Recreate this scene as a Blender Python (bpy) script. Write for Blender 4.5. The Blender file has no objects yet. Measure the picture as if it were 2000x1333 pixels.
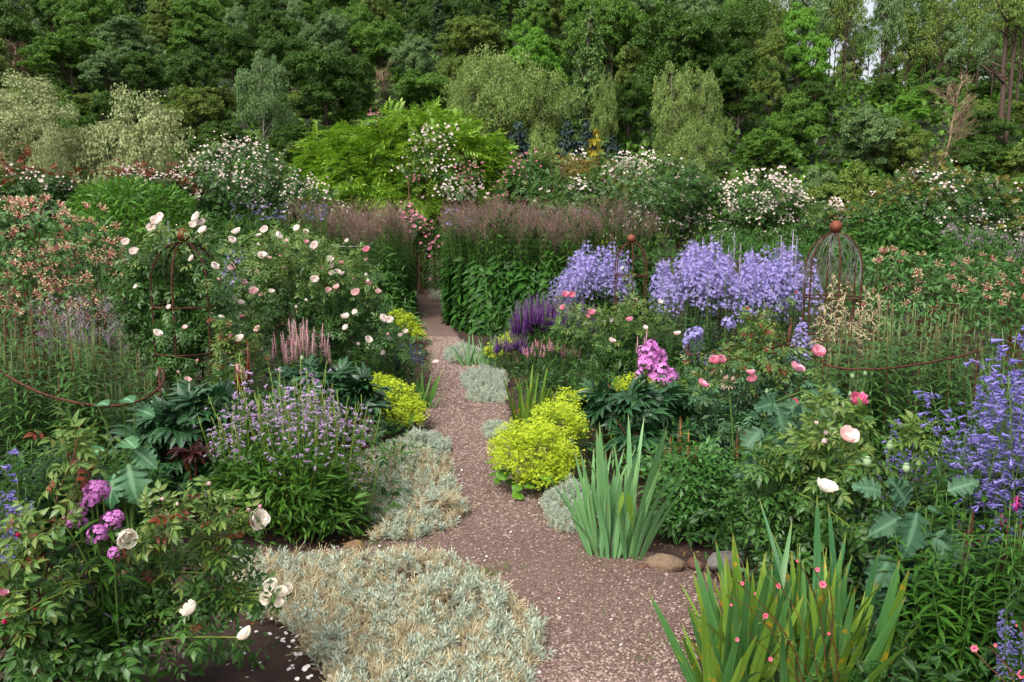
import bpy, math, random
import numpy as np
from mathutils import Vector, Matrix

rng = np.random.default_rng(11)
random.seed(11)
R = math.radians
S = bpy.context.scene
COL = S.collection

# ------------------------------------------------------------------ camera
CAM_H, PITCH, FPX = 1.6, R(7.9), 1556.0          # photograph: 2000 x 1333 px
cam_d = bpy.data.cameras.new('camera')
cam_d.lens, cam_d.sensor_width = 28.0, 36.0
cam_d.clip_start, cam_d.clip_end = 0.05, 3000
cam = bpy.data.objects.new('camera', cam_d)
cam.location = (0, 0, CAM_H)
cam.rotation_euler = (R(90) - PITCH, 0, 0)
COL.objects.link(cam)
S.camera = cam

# ------------------------------------------------------------------ sky, sun, exposure
SUN_EL, SUN_ROT = R(52), R(215)
w = bpy.data.worlds.new('World'); S.world = w; w.use_nodes = True
nt = w.node_tree; nt.nodes.clear()
wo = nt.nodes.new('ShaderNodeOutputWorld'); bg = nt.nodes.new('ShaderNodeBackground')
sky = nt.nodes.new('ShaderNodeTexSky'); sky.sky_type = 'NISHITA'; sky.sun_disc = False
sky.sun_elevation, sky.sun_rotation = SUN_EL, SUN_ROT
sky.dust_density, sky.air_density, sky.ozone_density = 6.0, 1.0, 1.0
hs = nt.nodes.new('ShaderNodeHueSaturation'); hs.inputs['Saturation'].default_value = 0.30
bg.inputs['Strength'].default_value = 0.15
nt.links.new(sky.outputs[0], hs.inputs['Color']); nt.links.new(hs.outputs[0], bg.inputs[0])
nt.links.new(bg.outputs[0], wo.inputs[0])
sd = bpy.data.lights.new('sun', 'SUN'); sd.energy = 1.2; sd.angle = R(18); sd.color = (1.0, 0.95, 0.86)
sun = bpy.data.objects.new('sun', sd); COL.objects.link(sun)
_dir = Vector((math.sin(SUN_ROT) * math.cos(SUN_EL), math.cos(SUN_ROT) * math.cos(SUN_EL), math.sin(SUN_EL)))
sun.rotation_euler = _dir.to_track_quat('Z', 'Y').to_euler()
S.view_settings.view_transform = 'Standard'; S.view_settings.look = 'None'
S.view_settings.gamma = 1.0; S.view_settings.use_curve_mapping = False
S.view_settings.exposure = 0.95
S.cycles.max_bounces = 8; S.cycles.diffuse_bounces = 4; S.cycles.transmission_bounces = 4
S.cycles.transparent_max_bounces = 4; S.cycles.glossy_bounces = 2

# ------------------------------------------------------------------ placing by real distance
CP, SP = math.cos(PITCH), math.sin(PITCH)
def P(px, py, Y):
    """world point at distance Y seen at (px, py) of the photograph"""
    t = (666.5 - py) / FPX
    Z = Y * (t * CP - SP) / (CP + t * SP)
    d = Y * CP - Z * SP
    return Vector(((px - 1000) / FPX * d, Y, Z + CAM_H))
def XG(px, Y, z=0.0):
    d = Y * CP - (z - CAM_H) * SP
    return (px - 1000) / FPX * d
def G(px, py, z=0.0):
    """point of the ground at height z seen at (px, py)"""
    a = PITCH + math.atan((py - 666.5) / FPX)
    Y = (CAM_H - z) / math.tan(a)
    return Vector((XG(px, Y, z), Y, z))

# ------------------------------------------------------------------ mesh tools (all triangles)
def T(V, F, UV=None):
    V = np.asarray(V, float); F = np.asarray(F, int)
    UV = np.zeros((len(V), 2)) if UV is None else np.asarray(UV, float)
    return V, F, UV
def tx(t, M):
    V, F, UV = t
    M = np.asarray(M)
    return V @ M[:3, :3].T + M[:3, 3], F, UV
def join(*ts):
    Vs, Fs, Us, n = [], [], [], 0
    for V, F, U in ts:
        Vs.append(V); Fs.append(F + n); Us.append(U); n += len(V)
    return np.vstack(Vs), np.vstack(Fs), np.vstack(Us)
def many(t, M):
    """template t at each of the (N,4,4) matrices"""
    V, F, UV = t
    M = np.asarray(M); N, n = len(M), len(V)
    VV = np.einsum('kij,nj->kni', M[:, :3, :3], V) + M[:, None, :3, 3]
    FF = F[None] + (np.arange(N) * n)[:, None, None]
    return VV.reshape(-1, 3), FF.reshape(-1, 3), np.tile(UV, (N, 1))
def unit(a):
    return a / np.maximum(np.linalg.norm(a, axis=-1, keepdims=True), 1e-9)
def frames(pos, d, up=None, scale=1.0, roll=None):
    """matrices whose +Y runs along d and whose +Z leans towards up"""
    pos = np.atleast_2d(np.asarray(pos, float)); N = len(pos)
    d = unit(np.broadcast_to(np.asarray(d, float), (N, 3)))
    up = np.broadcast_to(np.asarray((0, 0, 1.0) if up is None else up, float), (N, 3)) + rng.normal(0, 1e-3, (N, 3))
    x = unit(np.cross(d, up)); z = np.cross(x, d)
    if roll is not None:
        c, s = np.cos(roll)[:, None], np.sin(roll)[:, None]
        x, z = x * c + z * s, z * c - x * s
    sc = np.broadcast_to(np.asarray(scale, float), (N,))[:, None]
    M = np.zeros((N, 4, 4)); M[:, :3, 0] = x * sc; M[:, :3, 1] = d * sc; M[:, :3, 2] = z * sc
    M[:, :3, 3] = pos; M[:, 3, 3] = 1
    return M
def mat4(loc=(0, 0, 0), rz=0.0, s=(1, 1, 1), tilt=(0, 0)):
    if not hasattr(s, '__len__'): s = (s, s, s)
    return Matrix.Translation(loc) @ Matrix.Rotation(rz, 4, 'Z') @ Matrix.Rotation(tilt[0], 4, 'X') @ Matrix.Rotation(tilt[1], 4, 'Y') @ Matrix.Diagonal((*s, 1))
def rdir(n, zmin=-1, zmax=1):
    z = rng.uniform(zmin, zmax, n); a = rng.uniform(0, 2 * math.pi, n); r = np.sqrt(1 - z * z)
    return np.stack([r * np.cos(a), r * np.sin(a), z], 1)
def U(a, b, n=None): return rng.uniform(a, b, n)

class MB:
    def __init__(self): self.t, self.m, self.mats = [], [], []
    def add(self, t, mat):
        if mat not in self.mats: self.mats.append(mat)
        self.t.append(t); self.m.append(np.full(len(t[1]), self.mats.index(mat), np.int32)); return self
    def addn(self, t, M, mat):
        if len(M): self.add(many(t, M), mat)
        return self
    def mesh(self, name, smooth=True):
        V, F, UV = join(*self.t)
        me = bpy.data.meshes.new(name)
        me.vertices.add(len(V)); me.vertices.foreach_set('co', V.astype(np.float32).ravel())
        me.loops.add(F.size); me.loops.foreach_set('vertex_index', F.astype(np.int32).ravel())
        me.polygons.add(len(F)); me.polygons.foreach_set('loop_start', np.arange(0, F.size, 3, dtype=np.int32))
        me.polygons.foreach_set('material_index', np.concatenate(self.m))
        me.polygons.foreach_set('use_smooth', np.full(len(F), smooth))
        uv = me.uv_layers.new(name='UVMap'); uv.data.foreach_set('uv', UV[F.ravel()].astype(np.float32).ravel())
        for m in self.mats: me.materials.append(m)
        me.update(calc_edges=True)
        return me

# ------------------------------------------------------------------ objects
def link(name, data, parent=None, M=None):
    o = bpy.data.objects.new(name, data); COL.objects.link(o)
    if parent is not None: o.parent = parent
    if M is not None: o.matrix_basis = M if isinstance(M, Matrix) else Matrix(np.asarray(M).tolist())
    return o
def tag(o, label, cat, group=None, kind=None):
    if label: o['label'] = label
    if cat: o['category'] = cat
    if group: o['group'] = group
    if kind: o['kind'] = kind
    return o
def thing(name, label, cat, loc=(0, 0, 0), rz=0.0, group=None, s=1.0):
    o = link(name, None, None, mat4(loc, rz, s)); o.empty_display_size = 0.1
    return tag(o, label, cat, group)
def part(name, mesh, parent, M=None, label=None, kind=None):
    if isinstance(mesh, MB): mesh = mesh.mesh(name)
    o = link(name, mesh, parent, M)
    if label: o['label'] = label
    if kind: o['kind'] = kind
    return o
def structure(name, mesh):
    if isinstance(mesh, MB): mesh = mesh.mesh(name)
    o = link(name, mesh); o['kind'] = 'structure'; return o

# ------------------------------------------------------------------ materials
def srgb(c):
    if isinstance(c, str):
        c = tuple(int(c[i:i + 2], 16) / 255 for i in (0, 2, 4))
    return tuple(x / 12.92 if x <= .04045 else ((x + .055) / 1.055) ** 2.4 for x in c) + (1.0,)
def nodes(name):
    m = bpy.data.materials.new(name); m.use_nodes = True
    n = m.node_tree; n.nodes.clear()
    return m, n, n.nodes.new, n.links.new
def ramp(N, cols):
    r = N('ShaderNodeValToRGB'); e = r.color_ramp.elements
    while len(e) < len(cols): e.new(0.5)
    for i, c in enumerate(cols):
        e[i].position = i / (len(cols) - 1) if len(cols) > 1 else 0
        e[i].color = c
    return r
WOODN = ('dark_green_leaf', 'mid_green_leaf', 'olive_green_leaf', 'bright_green_leaf', 'bluish_green_leaf', 'birch_leaf', 'conifer_needles', 'larch_needles')
def leafmat(name, cols, rough=0.5, trans=0.28, spec=0.3, rib=None, nscale=3.0, nmix=0.35, tipcol=None, spots=None, streak=None):
    """foliage or petal: colour differs leaf by leaf, light comes through it; rib = paler midrib, spots = rust blotches"""
    m, n, N, L = nodes(name)
    gk = 1.1 if name in WOODN else .78 if any(k in name for k in ('leaf', 'blade', 'needles', 'stem', 'foliage')) and not name.startswith(('silver', 'willow_l')) else 1.0
    cols = [tuple(x * gk for x in srgb(c)[:3]) + (1.0,) for c in cols]
    geo = N('ShaderNodeNewGeometry'); oi = N('ShaderNodeObjectInfo')
    a = N('ShaderNodeMath'); a.operation = 'ADD'; L(geo.outputs['Random Per Island'], a.inputs[0]); L(oi.outputs['Random'], a.inputs[1])
    f = N('ShaderNodeMath'); f.operation = 'FRACT'; L(a.outputs[0], f.inputs[0])
    noi = N('ShaderNodeTexNoise'); noi.inputs['Scale'].default_value = nscale; noi.inputs['Detail'].default_value = 2
    L(geo.outputs['Position'], noi.inputs['Vector'])
    mx = N('ShaderNodeMix'); mx.data_type = 'FLOAT'; mx.inputs[0].default_value = nmix
    L(f.outputs[0], mx.inputs[2]); L(noi.outputs[0], mx.inputs[3])
    r = ramp(N, cols); L(mx.outputs[0], r.inputs[0])
    col = r.outputs[0]
    def mixc(fac, c):
        nonlocal col
        k = N('ShaderNodeMix'); k.data_type = 'RGBA'; L(fac, k.inputs[0]); L(col, k.inputs[6])
        if isinstance(c, tuple): k.inputs[7].default_value = c
        else: L(c, k.inputs[7])
        col = k.outputs[2]
    if rib or tipcol or spots or streak:
        uv = N('ShaderNodeUVMap'); uv.uv_map = 'UVMap'
        sx = N('ShaderNodeSeparateXYZ'); L(uv.outputs[0], sx.inputs[0])
    if streak:
        st = N('ShaderNodeTexNoise'); st.inputs['Scale'].default_value = 1.0; st.inputs['Detail'].default_value = 3
        mp = N('ShaderNodeMapping'); mp.inputs['Scale'].default_value = (22, 1.3, 1); L(uv.outputs[0], mp.inputs[0])
        ad = N('ShaderNodeVectorMath'); L(mp.outputs[0], ad.inputs[0])
        cx = N('ShaderNodeCombineXYZ'); ml = N('ShaderNodeMath'); ml.operation = 'MULTIPLY'; ml.inputs[1].default_value = 57.0
        L(f.outputs[0], ml.inputs[0]); L(ml.outputs[0], cx.inputs[0]); L(cx.outputs[0], ad.inputs[1]); L(ad.outputs[0], st.inputs['Vector'])
        mr = N('ShaderNodeMapRange'); mr.inputs[1].default_value = .48; mr.inputs[2].default_value = .7; L(st.outputs[0], mr.inputs[0])
        mixc(mr.outputs[0], srgb(streak))
    if rib:
        s1 = N('ShaderNodeMath'); s1.operation = 'SUBTRACT'; s1.inputs[1].default_value = .5; L(sx.outputs[0], s1.inputs[0])
        s2 = N('ShaderNodeMath'); s2.operation = 'ABSOLUTE'; L(s1.outputs[0], s2.inputs[0])
        s3 = N('ShaderNodeMapRange'); s3.inputs[1].default_value = .03; s3.inputs[2].default_value = .09; s3.inputs[3].default_value = .7; s3.inputs[4].default_value = 0
        L(s2.outputs[0], s3.inputs[0]); mixc(s3.outputs[0], srgb(rib))
    if tipcol:
        t1 = N('ShaderNodeMapRange'); t1.inputs[1].default_value = tipcol[1]; t1.inputs[2].default_value = min(1, tipcol[1] + .35); L(sx.outputs[1], t1.inputs[0])
        mixc(t1.outputs[0], srgb(tipcol[0]))
    if spots:
        sn = N('ShaderNodeTexNoise'); sn.inputs['Scale'].default_value = spots[1]; sn.inputs['Detail'].default_value = 4
        L(geo.outputs['Position'], sn.inputs['Vector'])
        s4 = N('ShaderNodeMapRange'); s4.inputs[1].default_value = spots[2]; s4.inputs[2].default_value = spots[2] + .07; L(sn.outputs[0], s4.inputs[0])
        mixc(s4.outputs[0], srgb(spots[0]))
    b = N('ShaderNodeBsdfPrincipled'); L(col, b.inputs['Base Color'])
    b.inputs['Roughness'].default_value = rough; b.inputs['Specular IOR Level'].default_value = spec
    out = N('ShaderNodeOutputMaterial')
    if trans > 0:
        tr = N('ShaderNodeBsdfTranslucent'); L(col, tr.inputs[0])
        ms = N('ShaderNodeMixShader'); ms.inputs[0].default_value = trans
        L(b.outputs[0], ms.inputs[1]); L(tr.outputs[0], ms.inputs[2]); L(ms.outputs[0], out.inputs[0])
    else:
        L(b.outputs[0], out.inputs[0])
    return m
def roughmat(name, cols, scale=8.0, rough=0.8, bump=0.3, bscale=None, metal=0.0, spec=.3, detail=6):
    m, n, N, L = nodes(name)
    geo = N('ShaderNodeNewGeometry'); oi = N('ShaderNodeObjectInfo')
    noi = N('ShaderNodeTexNoise'); noi.inputs['Scale'].default_value = scale; noi.inputs['Detail'].default_value = detail; noi.inputs['Roughness'].default_value = .65
    L(geo.outputs['Position'], noi.inputs['Vector'])
    mr = N('ShaderNodeMapRange'); mr.inputs[1].default_value = .3; mr.inputs[2].default_value = .7; L(noi.outputs[0], mr.inputs[0])
    r = ramp(N, [srgb(c) for c in cols]); L(mr.outputs[0], r.inputs[0])
    b = N('ShaderNodeBsdfPrincipled'); L(r.outputs[0], b.inputs['Base Color'])
    b.inputs['Roughness'].default_value = rough; b.inputs['Metallic'].default_value = metal; b.inputs['Specular IOR Level'].default_value = spec
    if bump:
        n2 = N('ShaderNodeTexNoise'); n2.inputs['Scale'].default_value = bscale or scale * 3; n2.inputs['Detail'].default_value = 5
        L(geo.outputs['Position'], n2.inputs['Vector'])
        bp = N('ShaderNodeBump'); bp.inputs['Strength'].default_value = bump; bp.inputs['Distance'].default_value = .02
        L(n2.outputs[0], bp.inputs['Height']); L(bp.outputs[0], b.inputs['Normal'])
    out = N('ShaderNodeOutputMaterial'); L(b.outputs[0], out.inputs[0])
    return m

# ------------------------------------------------------------------ plant pieces
def ribbon(pts, wd):
    """a flat narrow strip along points"""
    p = np.asarray(pts, float); s = np.array((wd, wd * .4, 0)); V = np.concatenate([p - s, p + s]); n = len(p)
    return T(V, [f for i in range(n - 1) for f in ((i, i + 1, n + i + 1), (i, n + i + 1, n + i))])
def leaf_t(Ln=1.0, W=0.4, n=4, fold=0.2, droop=0.3, peak=0.4, wave=0.0, power=1.0, twist=0.0):
    """a leaf along +Y with a midrib: n segments, folded along it, drooping at the tip"""
    V, UV, F = [], [], []
    V.append((0, 0, 0)); UV.append((.5, 0))
    for i in range(1, n):
        t = i / n
        wv = W * .5 * ((t / peak) ** .7 if t < peak else ((1 - t) / (1 - peak)) ** power)
        z = -droop * Ln * t * t
        y = Ln * (t - .12 * droop * t * t)
        e = wave * W * math.sin(i * 2.3)
        V += [(-wv, y, z + wv * fold + e), (0, y, z), (wv, y, z + wv * fold - e)]
        UV += [(0, t), (.5, t), (1, t)]
    V.append((0, Ln * (1 - .12 * droop), -droop * Ln)); UV.append((.5, 1))
    F += [(0, 2, 1), (0, 3, 2)]
    for i in range(n - 2):
        a = 1 + 3 * i; b = a + 3
        F += [(a, a + 1, b), (a + 1, b + 1, b), (a + 1, a + 2, b + 1), (a + 2, b + 2, b + 1)]
    a = 1 + 3 * (n - 2); F += [(a, a + 1, len(V) - 1), (a + 1, a + 2, len(V) - 1)]
    return T(V, F, UV)
def lobed_t(Ln=1.0, W=0.8, lobes=5, cup=0.15, droop=0.25, depth=.28, n=None, fine=0.0, wave=.04):
    """a broad leaf with toothed or lobed rim, drawn as rim round a midrib"""
    V = [(0, 0, 0)]; UV = [(.5, 0)]
    m = 6; rib = []
    for i in range(1, m + 1):
        t = i / m; V.append((0, Ln * t, -droop * Ln * t * t)); UV.append((.5, t))
    F = []
    k = lobes * (4 if not fine else 6)
    for s in (-1, 1):
        base = len(V); prev = 0
        for j in range(1, k):
            t = j / k
            env = W * .5 * math.sin(math.pi * t ** .85) ** .75
            tooth = 1 - depth * (abs(((t * lobes) % 1) - .5) * 2) ** 1.5 - fine * (j % 2)
            wv = env * tooth
            tt = min(1, t + .03 * (1 - t))
            V.append((s * wv, Ln * tt, -droop * Ln * tt * tt + cup * wv + wave * W * math.sin(j * 1.9))); UV.append((.5 + s * .5 * tooth, tt))
        for j in range(k):
            a = base + j - 1 if j else 0
            b = base + j if j < k - 1 else m
            ra = int(j / k * m); rb = int((j + 1) / k * m)
            f = (a, ra, b) if s > 0 else (a, b, ra)
            if len(set(f)) == 3: F.append(f)
            if rb != ra:
                f = (b, ra, rb) if s > 0 else (b, rb, ra)
                if len(set(f)) == 3: F.append(f)
    return T(V, F, UV)
def card(s=1.0, a=.5, bend=.15):
    return T([(0, 0, 0), (-a * s * .5, s * .5, bend * s), (a * s * .5, s * .5, bend * s), (0, s, 0)], [(0, 2, 1), (1, 2, 3)], [(.5, 0), (0, .5), (1, .5), (.5, 1)])
def tube(pts, rad, sides=5, cap=True):
    pts = np.asarray(pts, float); n = len(pts)
    rad = np.broadcast_to(np.asarray(rad, float), (n,))
    d = np.gradient(pts, axis=0); d = unit(d)
    ref = np.array((0.31, 0.77, 0.2)) if abs(d[0, 2]) > .5 else np.array((0.1, 0.15, 1.0))
    x = unit(np.cross(d, ref)); y = np.cross(d, x)
    a = np.arange(sides) * 2 * math.pi / sides
    V = pts[:, None] + rad[:, None, None] * (np.cos(a)[None, :, None] * x[:, None] + np.sin(a)[None, :, None] * y[:, None])
    V = V.reshape(-1, 3); F = []
    for i in range(n - 1):
        for j in range(sides):
            p, q = i * sides + j, i * sides + (j + 1) % sides
            F += [(p, q, q + sides), (p, q + sides, p + sides)]
    if cap:
        for j in range(1, sides - 1):
            F += [(0, j + 1, j), ((n - 1) * sides, (n - 1) * sides + j, (n - 1) * sides + j + 1)]
    uv = np.stack([np.tile(np.arange(sides) / sides, n), np.repeat(np.linspace(0, 1, n), sides)], 1)
    return T(V, F, uv)
def lathe(prof, sides=12):
    V, F = [], []
    for r, z in prof:
        for j in range(sides):
            a = 2 * math.pi * j / sides; V.append((r * math.cos(a), r * math.sin(a), z))
    for i in range(len(prof) - 1):
        for j in range(sides):
            p, q = i * sides + j, i * sides + (j + 1) % sides
            F += [(p, q, q + sides), (p, q + sides, p + sides)]
    return T(V, F)
def ball(r, sides=16, rings=10):
    return lathe([(max(1e-4, r * math.sin(math.pi * i / rings)), -r * math.cos(math.pi * i / rings)) for i in range(rings + 1)], sides)
def bezier(p0, p1, p2, n=8):
    t = np.linspace(0, 1, n)[:, None]
    return (1 - t) ** 2 * np.asarray(p0, float) + 2 * t * (1 - t) * np.asarray(p1, float) + t * t * np.asarray(p2, float)
def wobble(pts, amp):
    pts = np.array(pts, float); n = len(pts)
    off = np.cumsum(rng.normal(0, amp, (n, 3)), 0); off -= off[0]
    return pts + off
# ================================================================== ground, hill and far wood
def sstep(a, b, x):
    t = np.clip((x - a) / (b - a), 0, 1); return t * t * (3 - 2 * t)
def hill_z(x, y):
    H = 75 - 49 * sstep(8, 46, np.asarray(x, float) * 100 / np.maximum(np.asarray(y, float), 30))
    r = np.maximum(0, np.asarray(y, float) - 50) * .43
    return H * np.tanh(r / H)
def hill_hit(px, py):
    t = (666.5 - py) / FPX
    k = (t * CP - SP) / (CP + t * SP)
    for Y in np.arange(52, 175, 1.0):
        z = CAM_H + k * Y; x = XG(px, Y, z)
        if hill_z(x, Y) >= z: return Vector((x, Y, float(hill_z(x, Y))))
    Y = 120.0
    x = XG(px, Y, 20); return Vector((x, Y, float(hill_z(x, Y))))
def grid(xs, ys, zf):
    X, Y = np.meshgrid(xs, ys); V = np.stack([X, Y, zf(X, Y)], -1).reshape(-1, 3)
    nx, ny = len(xs), len(ys); i = np.arange((ny - 1) * (nx - 1)); a = (i // (nx - 1)) * nx + i % (nx - 1)
    F = np.vstack([np.stack([a, a + 1, a + nx + 1], 1), np.stack([a, a + nx + 1, a + nx], 1)])
    return T(V, F, V[:, :2])

M_soil = roughmat('dark_soil', ['2a1f1a', '3a2b24', '4a382e'], 9, .95, .6, 60)
M_litter = roughmat('woodland_floor', ['141a0c', '1e2611', '2a2c16'], .6, .95, .3, 3)
def soil_z(X, Y):
    near = np.exp(-((Y - 6) / 9.0) ** 2)
    return -.03 + near * .02 * (np.sin(X * 5.1 + np.sin(Y * 3.7)) * np.cos(Y * 4.3 + X))
xs = np.concatenate([np.linspace(-900, -30, 12), np.linspace(-28, -4.2, 30), np.linspace(-4, 4, 90), np.linspace(4.2, 28, 30), np.linspace(30, 900, 12)])
ys = np.concatenate([np.linspace(-300, -4, 10), np.linspace(-2, 14, 150), np.linspace(14.5, 60, 30), np.linspace(65, 1500, 12)])
structure('ground', MB().add(grid(xs, ys, soil_z), M_soil))
structure('hillside', MB().add(grid(np.linspace(-170, 170, 69), np.linspace(50, 240, 60), lambda X, Y: hill_z(X, Y) + .01), M_litter))

M_bark = roughmat('bark', ['3a332c', '5a5046', '2a2520'], 6, .9, .5, 30)
M_bark_pale = roughmat('pale_bark', ['a39a8c', '6f675c', 'c4bdb0'], 5, .85, .3, 20)
M_bark_red = roughmat('reddish_bark', ['3e3029', '524238', '2a221e'], 6, .9, .5, 30)
M_twig = roughmat('dead_twigs', ['77634f', '978069', '5f4d3e'], 6, .9, 0)

CARD = card(1.0, .62, .12)
CLUMP = join(*[tx(card(.62, .6, .16), frames([(x, y, z)], d, u, 1.0)[0]) for x, y, z, d, u in ((0, 0, 0, (.2, 1, .1), (.2, 0, 1)), (.1, -.1, .05, (.9, .3, -.3), (0, .5, 1)), (-.1, -.1, 0, (-.8, .5, -.2), (-.4, .2, 1)), (0, .2, .1, (-.2, .4, .9), (0, -1, .3)))])
def lumps_crown(nl, n, lump=(.08, .19), size=.034, shape='round', up=.35, inner=.12, sub=13, sr=(.028, .07), flat=.62, hang=0.0):
    """leaf clumps on small sprays, the sprays on larger boughs, the boughs in an uneven dome; unit height and width"""
    c = []
    while len(c) < nl:
        p = rng.uniform(-1, 1, 3)
        r = np.linalg.norm(p)
        if r > 1 or r < .35: continue
        p *= rng.uniform(.75, 1.14)
        if shape == 'round': q = np.array((p[0] * .37, p[1] * .37, .54 + p[2] * .37))
        elif shape == 'tall':
            q = np.array((p[0] * .34, p[1] * .34, .52 + p[2] * .42)); k = 1.08 - .62 * max(0, (q[2] - .4) / .6); q[:2] *= k
        else: q = np.array((p[0] * .40, p[1] * .40, .42 + p[2] * .44))
        c.append(q)
    c = np.array(c); lr = rng.uniform(*lump, nl)
    sc_, sr_ = [], []
    for k in range(nl):
        m = max(4, int(sub * (lr[k] / .14) ** 1.6)); d = rdir(m, -.45, 1)
        sc_.append(c[k] + d * lr[k] * rng.uniform(.7, 1.12, (m, 1)) * (1, 1, .9)); sr_.append(rng.uniform(*sr, m))
    sc_, sr_ = np.concatenate(sc_), np.concatenate(sr_); w_ = sr_ ** 2 / np.sum(sr_ ** 2)
    idx = rng.choice(len(sc_), n, p=w_); d = rdir(n, -.35, 1)
    out = unit(sc_[idx] - (0, 0, .42))
    pos = sc_[idx] + d * sr_[idx, None] * rng.uniform(.55, 1.1, (n, 1)) * (1.15, 1.15, flat)
    pos[:, 2] -= (np.linalg.norm((pos - sc_[idx])[:, :2], axis=1) ** 2) * (4 + hang * 10)
    if hang: pos[:, 2] -= hang * .1 * rng.random(n) ** 2
    dd = np.linalg.norm((pos[:, None] - c[None]) / lr[None, :, None], axis=2).min(1)
    keep = (dd > .62) | (rng.random(n) < inner)
    pos, d, out = pos[keep], d[keep], out[keep]; m = len(pos)
    nrm = unit(d * .7 + out * .4 + np.array((0, 0, up)) + rng.normal(0, .55, (m, 3)))
    t = unit(np.cross(nrm, rdir(m)) + np.array((0, 0, -.3 - 2.2 * hang)))
    return frames(pos, t, nrm, size * rng.uniform(.6, 1.4, m)), c
def limb_mb(c, bark, r0=.022, top=.75, lean=0, n=22, low=.0):
    mb = MB()
    tr = wobble(np.stack([np.zeros(7), np.zeros(7), np.linspace(-.06, top, 7)], 1), .007)
    mb.add(tube(tr, np.linspace(r0, r0 * .3, 7), 6), bark)
    for q in c[rng.permutation(len(c))[:n]]:
        z0 = max(.1 + low, q[2] - rng.uniform(.12, .3)); z0 = min(z0, top * .9)
        p0 = np.array((np.interp(z0, tr[:, 2], tr[:, 0]), np.interp(z0, tr[:, 2], tr[:, 1]), z0))
        mid = (p0 + q) / 2 + np.array((0, 0, -.03))
        mb.add(tube(wobble(bezier(p0, mid, q, 6), .004), np.linspace(r0 * .4, r0 * .1, 6), 4, False), bark)
    return mb
def strand_crown(na, per, ln=(.08, .26), env='birch', size=.022):
    a = rdir(na, -.5, 1); r = rng.uniform(.35, 1, na) ** .6
    if env == 'birch':
        z = .5 + a[:, 2] * .42 * r; rad = .42 * r * np.clip(1.15 - (z - .2) * .95, .15, 1)
    else:
        z = .48 + a[:, 2] * .42 * r; rad = .46 * r * np.clip(1.1 - (z - .2) * .5, .2, 1)
    p = np.stack([a[:, 0] * rad, a[:, 1] * rad, z], 1)
    out = unit(p * (1, 1, 0) + 1e-6)
    L_ = rng.uniform(*ln, na)
    s = rng.uniform(0, 1, (na, per)); idx = np.arange(na)[:, None].repeat(per, 1)
    pos = p[idx] + out[idx] * (.10 * np.sin(s * 1.6) * L_[:, None] * 3)[..., None] + np.array((0, 0, 1)) * ((.06 * s - s * s * 1.0) * L_[:, None])[..., None]
    pos = pos.reshape(-1, 3) + rng.normal(0, .006, (na * per, 3)); m = len(pos)
    d = unit(np.array((0, 0, -1)) + rng.normal(0, .7, (m, 3)))
    return frames(pos, d, unit(pos * (1, 1, 0) + rng.normal(0, .2, (m, 3)) + (0, 0, .5)), size * rng.uniform(.6, 1.3, m)), p
def willow_crown(nl, n):
    th = rng.uniform(0, 2 * math.pi, nl); rr = np.sqrt(rng.uniform(0, 1, nl)) * .42
    c = np.stack([rr * np.cos(th), rr * np.sin(th), .18 + rng.uniform(0, 1, nl) * (.62 - .9 * rr ** 2)], 1)
    idx = rng.integers(0, nl, n); d = rdir(n, -.4, 1)
    pos = c[idx] + d * rng.uniform(.5, 1.05, (n, 1)) * np.array((.10, .10, .16)) + np.array((0, 0, .03))
    m = n; dirv = unit(d * .5 + np.array((0, 0, .5)) + rng.normal(0, .55, (m, 3)))
    return frames(pos, dirv, unit(d + rng.normal(0, .3, (m, 3))), np.where(rng.random(m) < .5, .017, .022) * rng.uniform(.6, 1.4, m)), c
def conifer_crown(levels, per, dens, droop=.35, base_r=.3, size=.03, top=1.0, low=.12):
    Ms, tips = [], []
    for i in range(levels):
        z = low + (top - low) * (i / (levels - 1)) ** .9
        r = base_r * (1 - (z - low) / (top - low)) ** .8 + .015
        for k in range(per):
            a = rng.uniform(0, 2 * math.pi); rr = r * rng.uniform(.7, 1.1)
            m = max(5, int(dens * rr / base_r)); s = rng.uniform(.1, 1, m)
            x = np.stack([np.cos(a) * rr * s, np.sin(a) * rr * s, z - droop * rr * s + .25 * rr * s * s], 1)
            side = np.array((-math.sin(a), math.cos(a), 0))
            x = x + side * rng.normal(0, .16, (m, 1)) * rr * (1.1 - s[:, None]) + rng.normal(0, .004, (m, 3))
            d = unit(np.array((math.cos(a), math.sin(a), -.5)) + rng.normal(0, .5, (m, 3)))
            Ms.append(frames(x, d, np.array((0, 0, 1)) + rng.normal(0, .3, (m, 3)), size * rng.uniform(.6, 1.3, m)))
            if rng.random() < .35: tips.append(x[np.argmax(s)])
    return np.concatenate(Ms), np.array(tips)
def bare_mb(bark, n0=16, bush=False):
    mb = MB()
    def grow(p, d, L_, r, lev):
        q = p + d * L_
        pts = wobble(bezier(p, p + d * L_ * .5 + rng.normal(0, L_ * .06, 3), q, 5), L_ * .02)
        mb.add(tube(pts, np.linspace(r, r * .55, 5), 5 if lev < 2 else 3, False), bark)
        if lev >= 4: return
        for k in range(rng.integers(3, 6)):
            s = rng.uniform(.35, 1); b = pts[min(4, int(s * 4))]
            nd = unit(d + rng.normal(0, .45, 3) + np.array((0, 0, .22)))
            grow(b, nd, L_ * rng.uniform(.5, .75), r * .5, lev + 1)
    if bush:
        for k in range(7):
            d = unit(np.array((rng.normal(0, .35), rng.normal(0, .35), 1))); grow(np.zeros(3), d, .3, .004, 1)
    else:
        tr = wobble(np.stack([np.zeros(7), np.zeros(7), np.linspace(-.05, .7, 7)], 1), .008)
        mb.add(tube(tr, np.linspace(.008, .003, 7), 6), bark)
        for k in range(n0):
            b = tr[rng.integers(2, 7)]; d = unit(np.array((rng.normal(0, .5), rng.normal(0, .5), .8)))
            grow(b, d, .15, .0042, 1)
    return mb

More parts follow.
